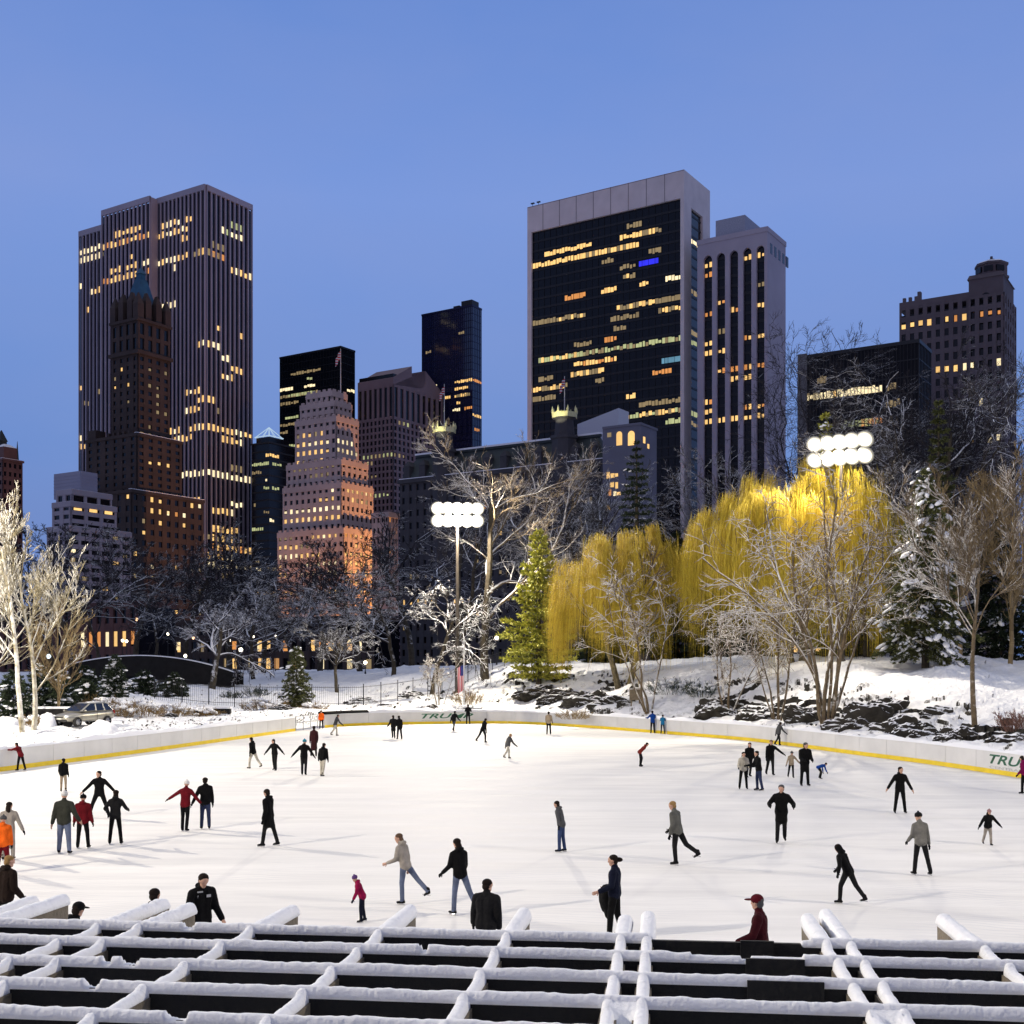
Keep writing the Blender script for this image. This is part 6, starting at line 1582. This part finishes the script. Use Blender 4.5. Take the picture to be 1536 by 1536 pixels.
p(149,1227,1.72,180,'black-clad man skating with legs astride and arms spread low', BLK, BLK, dict(legL=(0,20,2), legR=(0,22,2), armL=(6,46,8,0), armR=(6,44,8,0), lean=2), gloves=None)
p(173,1267,1.66,8,'woman in dark striped jacket and black leggings, hands at her waist', CHAR, BLK, dict(legL=(2,7,2), legR=(2,7,2), armL=(-5,34,78,30), armR=(-5,34,78,30)), hair=BROWN, longhair=True, slim=.93)
p(13,1290,1.62,10,'girl in long cream coat with dark hair at the left edge', BEIGE, BEIGE, dict(armR=(-4,24,6,0)), style='long', hair=HAIR, longhair=True)
p(4,1310,1.50,0,'child in orange jacket and grey hat cut by the left edge', ORANGE, RED, {}, hat=GREY, hair=None, style='puffy')
p(8,1400,1.70,-20,'fair-haired person in dark brown coat nearest the pergola at left', BROWN, BLK, dict(lean=6), hair=BLOND, Y=23.5, near=True, style='puffy')
p(278,1247,1.66,-8,'woman in red jacket and white hat reaching out one arm', RED, BLK, dict(armL=(4,58,4,0), armR=(0,40,6,0), legL=(3,2,4), legR=(-6,1,8)), hat=WHITE, hair=None, slim=.95)
p(308,1244,1.72,20,'man in black jacket and dark jeans holding hands with the red-jacketed woman', BLK, DJEAN, dict(armL=(0,26,4,0), legL=(3,3,2), legR=(-3,3,2)))
p(403,1270,1.74,75,'tall skater in long black top striding alone left of centre', BLK, CHAR, dict(legL=(10,3,2), legR=(-14,3,3), armL=(-8,8,20,0), armR=(8,8,20,0), lean=3), slim=.95, style='coat')
p(380,1153,1.70,60,'skater in black jacket and pale trousers, leftmost of the far group of five', BLK, CREAM, dict(STRIDE))
p(412,1156,1.66,160,'skater with both arms spread low, second of the far group of five', BLK, CHAR, dict(armL=(0,46,6,0), armR=(0,40,6,0), legL=(6,2,6), legR=(-8,4,10), lean=8))
p(456,1163,1.78,0,'skater in teal hat stretching an arm back, middle of the far group', BLK, CHAR, dict(armL=(-6,42,4,0), armR=(10,30,10,0), legL=(6,1,4), legR=(-6,1,8), lean=8), hat=TEALHAT, hair=None)
p(471,1135,1.85,10,'tall person in long black and red coat behind the teal hat', (.03,.008,.009), BLK, dict(lean=2), style='long', slim=.9)
p(484,1165,1.66,-20,'skater in black jacket and pale trousers, rightmost of the far group of five', BLK, CREAM, dict(armL=(10,20,20,0), legL=(6,2,8), legR=(-12,3,10), lean=10))
p(503,1104,1.74,-60,'skater in dark top gliding in front of the boards right of the gate', GREY, CREAM, dict(STRIDE, lean=20))
p(482,1091,1.60,180,'gate attendant in orange vest standing in the rink gate', ORANGE, BLK, {}, hat=BLK, hair=None, Y=104)
p(590,1108,1.78,20,'dark-coated skater on the left of the far pair', CHAR, CHAR, dict(STRIDE2, lean=4), style='coat')
p(599,1109,1.76,30,'slim black-clad skater on the right of the far pair', BLK, BLK, dict(legL=(4,3,2), legR=(-6,4,3), armR=(10,14,20,0)))
p(681,1097,1.74,-30,'skater passing in front of the green lettering', CHAR, GREY, dict(STRIDE))
p(702,1086.5,1.90,0,'tall black figure standing at the boards by the green lettering', BLK, BLK, dict(armL=(30,10,60,0), armR=(30,10,60,0)), Y=111.8)
p(724,1114,1.80,-50,'hunched black-clad skater right of the green lettering', BLK, BLK, dict(STRIDE2, lean=24))
p(762,1138,1.50,-60,'small skater in pale camouflage top at the middle of the ice', GREY, CREAM, dict(STRIDE, lean=16), hair=BLOND)
p(823,1102,1.84,0,'skater in tan top near the far boards, right of centre', TAN, BLK, dict(legL=(4,3,2), legR=(-5,4,4)))
p(979,1099,1.84,10,'person in royal blue jacket leaning at the boards with hand on hip', BLUE_, BLK, dict(lean=6, armL=(-4,44,95,35), armR=(40,12,30,0)))
p(994,1101,1.58,-10,'person in teal jacket beside the royal blue jacket at the boards', TEAL, NAVY, dict(lean=12, armL=(50,10,30,0), armR=(50,10,30,0)), slim=.92)
p(960,1150,1.46,-80,'skater in dark red jacket bent forward in the middle of the ice', (.16,.02,.015), CHAR, dict(lean=48, legL=(20,3,30), legR=(2,3,6), armL=(-40,10,30,0), armR=(-50,14,20,0)))
p(842,1278,1.50,60,'skater in grey jacket and blue jeans at the centre of the ice', GREY, JEAN, dict(lean=14, armR=(-6,20,10,0), armL=(-30,30,8,0), legL=(4,3,6), legR=(-2,3,6)), slim=.95)
p(1016,1297,1.74,60,'skater in pale grey top and black trousers gliding right of centre', (.10,.10,.09), CHAR, dict(legL=(4,3,10), legR=(-28,4,30), lean=10), hair=BLOND)
p(608,1356,1.62,55,'girl in beige jacket and pale jeans pushing off with one leg behind', BEIGE, PJEAN, dict(legL=(4,3,8), legR=(-40,8,8), lean=16, armL=(8,8,60,0), armR=(-10,10,20,0)), hair=(.10,.06,.04), longhair=True, slim=.9, gloves=None)
p(690,1372,1.66,40,'girl with long dark hair, black jacket and pale blue jeans near the pergola', BLK, PJEAN, dict(legL=(6,4,6), legR=(-22,8,10), lean=8, armL=(10,10,40,0)), longhair=True, slim=.92)
p(543,1383,1.02,100,'small child in magenta coat and lilac hat with arms spread', PINK, NAVY, dict(lean=22, armL=(10,30,20,0), armR=(-30,58,6,0), legL=(6,3,8), legR=(-4,3,6)), hat=PURP, hair=None, style='puffy', gloves=NAVY)
# ---- near people beyond the pergola
p(729,1430,1.68,-12,'dark-coated man from behind near the pergola, left of centre', CHAR, BLK, dict(head=-30), Y=21, near=True, style='puffy', slim=1.05)
p(922,1400,1.66,82,'woman in dark jacket with ponytail looking left near the pergola', NAVY, BLK, dict(armR=(2,6,62,0), armL=(6,6,62,0), lean=0, head=0), Y=23.9, near=True, hair=HAIR, gloves=None, extra=held_coat, slim=1.02)
p(302,1440,1.76,215,'man in black work jacket with grey badges looking down at the left', BLK, BLK, dict(tilt=.35, head=0, armL=(10,12,30,0), armR=(4,16,10,0)), Y=21.3, near=True, gloves=None, eyes=True, extra=jacket_print, slim=1.05)
p(231,1450,1.70,10,'dark-haired person whose head shows behind a rafter end at left', BLK, BLK, {}, Y=20, near=True)
p(108,1460,1.66,-60,'person in black cap whose head shows over the leftmost slats', BLK, BLK, {}, Y=19, near=True, hat=BLK, cap=True)
p(1141,1450,1.72,82,'man in maroon cap and jacket facing left beyond the pergola', MAR, BLK, dict(lean=3), Y=19.3, near=True, hat=(.075,.004,.009), cap=True, hair=GREY, gloves=None, eyes=True, slim=1.05)
# ---- right side
p(1172,1265,1.80,170,'man in black jacket facing us with hands on hips', BLK, CHAR, dict(armL=(-4,38,85,40), armR=(-4,38,85,40), legL=(-14,2,14), legR=(4,3,2)), hair=GREY, slim=1.0, style='coat', eyes=True)
p(1115,1184,1.66,175,'woman in cream fur-trimmed jacket and black leggings in the standing group', CREAM, BLK, dict(legL=(0,6,2), legR=(2,7,2), armL=(10,14,60,10), armR=(10,14,60,10)), longhair=True, slim=.95)
p(1138,1186,1.74,100,'man in dark jacket facing the cream-jacketed woman', BLK, DJEAN, dict(armL=(20,10,60,0), armR=(20,10,60,0)))
p(1124,1166,1.70,200,'person in black standing behind the cream-jacketed woman', BLK, CHAR, {}, longhair=True)
p(1156,1163,1.76,190,'skater with one arm held out toward the small child', BLK, CHAR, dict(armR=(6,10,10,0), armL=(6,52,6,0), legL=(4,2,4), legR=(-12,4,8)), hair=(.14,.09,.05))
p(1187,1167,1.30,180,'small child in tan top holding the tall man by the hand', TAN, BLK, dict(armL=(6,40,6,0), armR=(6,20,6,0), legL=(2,3,4), legR=(-12,6,6)), hat=GREY, hair=None, slim=.92)
p(1207,1179,1.98,190,'very tall man in long black coat beside the blue-jacketed child', BLK, BLK, dict(legL=(2,4,2), legR=(0,4,2), armL=(14,8,60,20), armR=(14,8,60,20)), style='coat', hair=GREY)
p(1228,1168,1.06,-80,'child in bright blue jacket doubled over touching the ice', BLUE_, BLK, dict(lean=72, legL=(34,6,48), legR=(24,6,40), armL=(6,6,10,0), armR=(14,6,10,0), head=0))
p(1350,1220,1.72,178,'man in black with arms held away from his sides at right', BLK, BLK, dict(legL=(2,8,3), legR=(0,8,3), armL=(4,26,10,0), armR=(4,34,10,0)), gloves=None, eyes=True)
p(1381,1313,1.62,10,'skater in pale grey jacket and dark cap gliding at right', (.16,.155,.14), CHAR, dict(legL=(6,5,3), legR=(-10,9,4), armR=(-4,12,10,0)), hat=CHAR, hair=None, slim=.95)
p(1272,1356,1.42,50,'skater in dark hooded top sprinting right of the maroon-capped man', BLK, CHAR, dict(STRIDE, lean=26, armL=(-30,40,20,0)), hood=True)
p(1482,1268,1.10,180,'little girl in black coat with pink hat skating toward us at right', BLK, BEIGE, dict(armL=(6,40,10,0), armR=(-6,30,10,0), legL=(10,3,10), legR=(-14,4,14), lean=10), hat=(.35,.2,.2), hair=HAIR, longhair=True, style='puffy', eyes=True)
p(1536,1191,1.62,40,'skater in magenta jacket at the right edge before the lettering', (.16,.005,.06), BLK, dict(legL=(4,4,4), legR=(-6,4,4)))
p(1168,1118,1.66,-70,'faraway skater by the boards above the standing group', GREY, CHAR, dict(STRIDE), Y=82)
# skating aid beside the pair at the boards
mb = MB(); pt = G(1003, 1101)
for x in (-.22,.22):
    mb.tube([(x,-.3,.03),(x,.3,.03),(x*.9,.05,.95),(x*.9,-.3,.03)], .022, 6)
mb.tube([(-.2,.05,.95),(.2,.05,.95)], .022, 6); mb.tube([(-.21,-.12,.5),(.21,-.12,.5)], .02, 6)
o = mb.build('skating_frame', mat('pale_tube', (.6,.6,.6), .4)); o.location = pt; tag(o, 'pale tubular skating frame standing right of the teal jacket', 'skating aid')
# ================================================================== pergola roof in the foreground
def plane_z(Y): return HC-(1.4+.03*(Y-5.25))
nrm = Vector((0,.03,1)).normalized(); bdir = Vector((.128,1,0)); bdir.z = -.03; bdir = (bdir - nrm*bdir.dot(nrm)).normalized(); adir = bdir.cross(nrm).normalized()
PO = Vector((0, 5.25, plane_z(5.25)))
perg = empty('pergola', (0,0,0), 0, 'dark timber pergola roof with snow along every slat and rafter in the foreground', 'pergola')
perg.matrix_world = Matrix(((adir.x,bdir.x,nrm.x,PO.x),(adir.y,bdir.y,nrm.y,PO.y),(adir.z,bdir.z,nrm.z,PO.z),(0,0,0,1)))
def PP(px, py, dz=0.0):
    """point of the roof plane (lifted dz) seen at a photo position, in pergola coordinates"""
    d = Vector(((px-CX)/F, 1, -(py-HOR)/F)); o = Vector((0,0,HC)); t = ((PO+nrm*dz)-o).dot(nrm)/d.dot(nrm); q = o+d*t-PO
    return q.dot(adir), q.dot(bdir)
WOOD = mat('black_stained_timber', (.008,.0075,.007), .85, var=.4, scale=2.5, bump=.3)
WOODR = mat('weathered_rafter_timber', (.15,.125,.09), .8, var=.35, scale=3, bump=.4)
M_psnow = mat('pergola_snow', (.86,.86,.87), .9, var=.03, scale=8, bump=.3, bscale=40, spec=.15)
_pn = M_psnow.node_tree.nodes['Principled BSDF']; _pn.inputs['Subsurface Weight'].default_value = .0
SW, SD = .034, .145          # slat thickness, depth
def snow_strip(x0, x1, parent, width, height, seed, along='a', pos=0.0, zbase=0.0, ends=True, step=.008, low=None):
    n = max(4, int((x1-x0)/step)); K = 11; vs, fs = [], []
    xs = np.linspace(x0, x1, n+1)
    hgt_ = height*(.88+.20*fbm(xs*2.3+seed*7.1, xs*0+seed, seed, 3)+.18*(vnoise(xs*11+seed, xs*0, seed+5)-.5)+.14*(vnoise(xs*37+seed, xs*0, seed+6)-.5))
    wl = width*(.5+.13*(fbm(xs*3+seed*3.3, xs*0+4, seed+1, 2)-.5)); wr = width*(.5+.13*(fbm(xs*3-seed*2.1, xs*0+9, seed+2, 2)-.5))
    e = np.minimum(np.minimum(xs-x0, x1-xs)/.012, 1) if ends else np.ones(n+1); e = np.sqrt(np.clip(e, .02, 1)); hgt_ = hgt_*e
    if low is not None: hgt_ = hgt_*low(xs)
    for i in range(n+1):
        for k in range(K):
            t = math.pi*k/(K-1); c, s_ = math.cos(t), math.sin(t)
            y = (wr[i] if c > 0 else wl[i])*math.copysign(abs(c)**.75, c); z = hgt_[i]*s_**.62 - .016*(1-s_)*e[i]
            vs.append((xs[i], pos+y, zbase+z) if along == 'a' else (pos-y, xs[i], zbase+z))
    for i in range(n):
        for k in range(K-1): fs.append((i*K+k, i*K+k+1, (i+1)*K+k+1, (i+1)*K+k))
        fs.append((i*K+K-1, i*K, (i+1)*K, (i+1)*K+K-1))
    fs.append(tuple(range(K-1,-1,-1))); fs.append(tuple(n*K+k for k in range(K)))
    mb = MB(); mb.add(vs, fs); return mb.build('snow_cap', M_psnow, parent, smooth=True)
rows = [PP(768, py)[1] for py in (1391, 1416, 1447, 1483, 1527)]
pitch = (rows[0]-rows[4])/4
rows += [rows[4]-pitch*k for k in (1, 2, 3)]
A0, A1 = -5.2, 5.6
def pa(px, r): # along-slat coordinate of photo column px on row r
    lo, hi = -8., 8.
    for _ in range(40):
        m = (lo+hi)/2; w = PO+adir*m+bdir*rows[r]
        if w.x/w.y*F+CX < px: lo = m
        else: hi = m
    return lo
gaps = {0:[(976,1201)]}
nicks = {0:[(284,9)], 1:[(1119,6),(636,5)], 2:[(162,6),(195,11),(203,5)], 3:[(139,9),(143,5)], 4:[(265,11),(274,6)]}      # small places where the snow has dropped off
thin = {1:[(1036,1205)], 0:[(1195,1215)]}
snowH = .036
for r, bpos_ in enumerate(rows):
    sl = MB(); sl.box(A0-.02*r, A1, bpos_-SW/2, bpos_+SW/2, -SD-.05, -.05); so = sl.build('slat', WOOD, perg)
    # a spliced joint plate here and there
    segs_ = []; cur = A0-.02*r
    for g0_, g1_ in sorted(gaps.get(r, [])):
        a, b_ = pa(g0_, r), pa(g1_, r); segs_.append((cur, a)); cur = b_
    segs_.append((cur, A1))
    for i, (a, b_) in enumerate(segs_):
        th = thin.get(r); low = None
        if th:
            t0, t1 = pa(th[0][0], r), pa(th[0][1], r); low = (lambda xs, t0=t0, t1=t1: 1-.45*((xs > t0) & (xs < t1)))
        nk = [(pa(q, r), wd) for q, wd in nicks.get(r, [])]
        def lw(xs, nk=nk, low=low, r=r):
            k = np.ones(len(xs)) if low is None else np.asarray(low(xs), float)
            for c_, wd in nk:
                wm = wd*.0031; e = np.abs(xs-c_-.006*np.sin(xs*400))/wm; k = k*np.where(e < 1, .10+.18*vnoise(xs*160, xs*0, r), np.minimum(1, .35+(e-1)*1.6))
            return k
        snow_strip(a, b_, so, .050, snowH, 10+r*3+i, 'a', bpos_, -.05, low=lw)
for r, px0, px1 in ((0,1110,1160),(1,1118,1206),(2,1120,1235)):
    splice = MB(); splice.box(pa(px0, r), pa(px1, r), rows[r]-SW/2-.022, rows[r]-SW/2-.002, -SD-.035, -.035); splice.build('splice_board', WOOD, perg)
RD = .21; RW = .075
tips = [(52,1341),(97,1338),(247,1343),(286,1351),(440,1353),(616,1354),(786,1359),(938,1367),(973,1363),(1211,1366),(1238,1360),(1414,1367),(1590,1372)]
for k, (tx, ty) in enumerate(tips):
    a, b1 = PP(tx, ty, -.02); b0 = rows[-1]-.2
    rf = MB(); zt = -.085
    prof = [(b0, zt), (b1-.02, zt), (b1-.02, zt-.10), (b1-.16, zt-RD), (b0, zt-RD)]
    rf.add([(a-RW/2, q, z) for q, z in prof] + [(a+RW/2, q, z) for q, z in prof], [(0,1,2,3,4),(9,8,7,6,5)] + [(i, 5+i, 5+(i+1)%5, (i+1)%5) for i in range(5)])
    ro = rf.build('rafter', WOODR, perg)
    # snow sags on the rafter between the slats and swells up where it meets them
    def low(xs, rr=rows):
        d = np.min(np.abs(xs[:,None]-np.array(rr)[None,:]), axis=1); return .85 + .55*np.exp(-(d/.06)**2)
    snow_strip(b0, rows[0]+.06, ro, .060 if k not in (0,1) else .075, .046, 60+k, 'b', a, zt, low=low)
    snow_strip(rows[0]+.02, b1, ro, .092, .055, 90+k, 'b', a, zt)
# snow bridging the close pairs nearest the viewer
for (i, j, r) in ((7,8,3),(9,10,3),(0,1,3)):
    a0_, _ = PP(*tips[i]); a1_, _ = PP(*tips[j]); bb = rows[r]-.02
    mb = MB(); n = 10; vs, fs = [], []
    for u in range(n+1):
        for v in range(n+1):
            x = a0_+(a1_-a0_)*u/n; y = bb-.16*v/n; z = -.035-.055*math.sin(math.pi*u/n)*(v/n)-.05*(v/n)**2
            vs.append((x, y, z))
    for u in range(n):
        for v in range(n): q = u*(n+1)+v; fs.append((q, q+n+1, q+n+2, q+1))
    nv = len(vs); vs += [(x, y, z-.05) for x, y, z in vs]; fs += [tuple(reversed([i_+nv for i_ in f])) for f in fs]
    mb.add(vs, fs); mb.build('snow_bridge', M_psnow, perg, smooth=True)
# posts and beams under the roof
for bb in (rows[1]-.1, rows[-1]+.2): bm_ = MB(); bm_.box(A0, A1, bb-.09, bb+.09, -.085-RD-.22, -.085-RD); bm_.build('beam', WOODR, perg)
post = None
for aa in (-4.2, -1.2, 1.9, 4.9):
    for bb in (rows[1]-.1, rows[-1]+.2):
        if post is None:
            mb = MB(); mb.box(-.1,.1,-.1,.1,-3.9,-.085-RD-.22); post = mb.build('post', WOODR, perg); q = post
        else: q = post.copy(); COL.objects.link(q); q.parent = perg
        q.location = (aa, bb, 0)
# ================================================================== light
EL, ROT = R(-3.0), R(195)
def world():
    w = bpy.data.worlds.new('World'); SC.world = w; w.use_nodes = True; nt = w.node_tree; bg = nt.nodes['Background']
    tc = N(nt, 'ShaderNodeTexCoord'); sp = N(nt, 'ShaderNodeSeparateXYZ'); nt.links.new(tc.outputs['Generated'], sp.inputs[0])
    r = N(nt, 'ShaderNodeValToRGB'); cr = r.color_ramp
    for p, c in ((0,(.10,.19,.46)),(.16,(.125,.255,.61)),(.36,(.18,.305,.70)),(.50,(.125,.245,.63)),(.62,(.09,.16,.42)),(1,(.05,.08,.20))):
        e = cr.elements.new(p); e.color = (*c, 1)
    cr.elements.remove(cr.elements[0]); cr.elements.remove(cr.elements[-1])
    z = math_(nt, 'MAXIMUM', sp.outputs['Z'], 0.0); nt.links.new(z, r.inputs[0])
    # thin veils of dusk cloud
    mp = N(nt, 'ShaderNodeMapping'); mp.inputs['Scale'].default_value = (1.2, 1.2, 3.0); nt.links.new(tc.outputs['Generated'], mp.inputs[0])
    cl = noise_(nt, 2.2, 5, .55, vec=mp.outputs[0]); clf = ramp(nt, cl, .35, .75)
    col = mixc(nt, math_(nt, 'MULTIPLY', clf, .4), r.outputs[0], (.25,.325,.63))
    dim = math_(nt, 'SUBTRACT', 1.0, math_(nt, 'MULTIPLY', ramp(nt, math_(nt, 'ADD', math_(nt, 'MULTIPLY', sp.outputs['Y'], -.5), .5), .45, .75), .5))
    vm = N(nt, 'ShaderNodeVectorMath', operation='SCALE'); nt.links.new(col, vm.inputs[0]); nt.links.new(dim, vm.inputs['Scale']); col = vm.outputs[0]
    # afterglow in the west, behind the camera
    g = math_(nt, 'MULTIPLY', math_(nt, 'POWER', math_(nt, 'MAXIMUM', math_(nt, 'MULTIPLY', sp.outputs['Y'], -1.0), 0.0), 2.0), math_(nt, 'POWER', math_(nt, 'SUBTRACT', 1.0, math_(nt, 'MINIMUM', z, 1.0)), 3.0))
    gl = mixc(nt, 1.0, col, mixc(nt, g, (0,0,0), (.42,.28,.31)), 'ADD')
    # a Nishita twilight sky adds its own horizon falloff
    sk = N(nt, 'ShaderNodeTexSky'); sk.sky_type = 'NISHITA'; sk.sun_disc = False; sk.sun_elevation = R(-2.0); sk.sun_rotation = R(185)
    out = mixc(nt, 1.0, gl, mixc(nt, 1.0, sk.outputs[0], (.10,.10,.10), 'MULTIPLY'), 'ADD')
    nt.links.new(out, bg.inputs[0]); bg.inputs[1].default_value = 1.0
world()
def lamp(kind, loc, power, color, size, aim=None, cone=None, blend=.5, name='lamp_light'):
    l = bpy.data.lights.new(name, kind); l.energy = power*LS; l.color = color; l.shadow_soft_size = size
    o = bpy.data.objects.new(name, l); COL.objects.link(o); o.location = loc
    if kind == 'SPOT':
        l.spot_size = R(cone); l.spot_blend = blend
        d = Vector(aim)-Vector(loc); o.rotation_euler = d.to_track_quat('-Z', 'Y').to_euler()
    return o
LS = .084
FC = (1.0, .89, .71)
# visible masts shine all round and onto the ice
PW = dict(A=(260e3, 60e3), B=(170e3, 40e3))
for i, (root, f, loc, zl) in enumerate(MASTS):
    base = Vector((loc[0], loc[1], zl)) + f*1.1
    if i == 0:
        lamp('SPOT', base, 620e3, FC, .35, (0, 55, 0), 140, .6); lamp('POINT', Vector((loc[0], loc[1], zl-.2))+f*1.5, 240e3, FC, .4)
    elif i == 1:
        lamp('SPOT', base, 400e3, FC, .35, (-2, 55, 0), 150, .6); lamp('POINT', Vector((loc[0], loc[1], zl-.2))+f*1.5, 22e3, FC, .5)
    elif i == 2:
        lamp('SPOT', base, 880e3, FC, .35, (2, 74, 3), 140, .5)
    elif i == 3:
        lamp('SPOT', base, 640e3, FC, .35, (4, 42, 2), 160, .4)
    else:
        lamp('SPOT', base, 400e3, FC, .35, (-2, 46, 2), 160, .4)
# floodlights at the foot of the stone tower, and the turret crests
c = STONE.C
for k, (ax, ay) in enumerate(((42, -30), (-34, 14))):
    q = c + UX*ax + UY*ay; t = c + UX*(22,2)[k] + UY*(2,12)[k]
    root = empty('facade_floodlight', (q[0], q[1], ZG), 0, ('ground floodlight aimed up at the stone tower from its right','ground floodlight aimed up at the left face of the stone tower')[k], 'floodlight')
    mb = MB(); mb.lathe(0,0,[(.5,0),(.5,.8),(.9,1.4),(1.0,1.6)],10); mb.build('housing', M_mast, root)
    lamp('SPOT', (q[0], q[1], ZG+3), (7.5e6, 1.3e6)[k], (1.0,.45,.13), 1.0, (t[0], t[1], (34,24)[k]), 95, .8)
for tx, ty, tz_ in TUR:
    q = HOTEL.C + UX*(tx-9) + UY*ty; lamp('SPOT', (q[0]-1, q[1]-1, tz_-4), 60e3, (1,.95,.6), .3, (*(HOTEL.C+UX*tx+UY*ty), tz_+1), 50, .5)

# ================================================================== camera
cam = bpy.data.cameras.new('Camera'); co = bpy.data.objects.new('Camera', cam); COL.objects.link(co)
co.location = (0, 0, HC); co.rotation_euler = (R(90), 0, 0)
cam.sensor_width = 36; cam.lens = 36*F/1536; cam.shift_y = (HOR-768)/1536; cam.clip_end = 20000; cam.clip_start = .1
SC.camera = co
vs = SC.view_settings; vs.view_transform = 'Standard'; vs.look = 'None'; vs.exposure = 0; vs.gamma = 1
SC.cycles.use_denoising = True; SC.cycles.sample_clamp_indirect = 4; SC.cycles.max_bounces = 6; SC.cycles.diffuse_bounces = 3
SC.cycles.use_light_tree = True
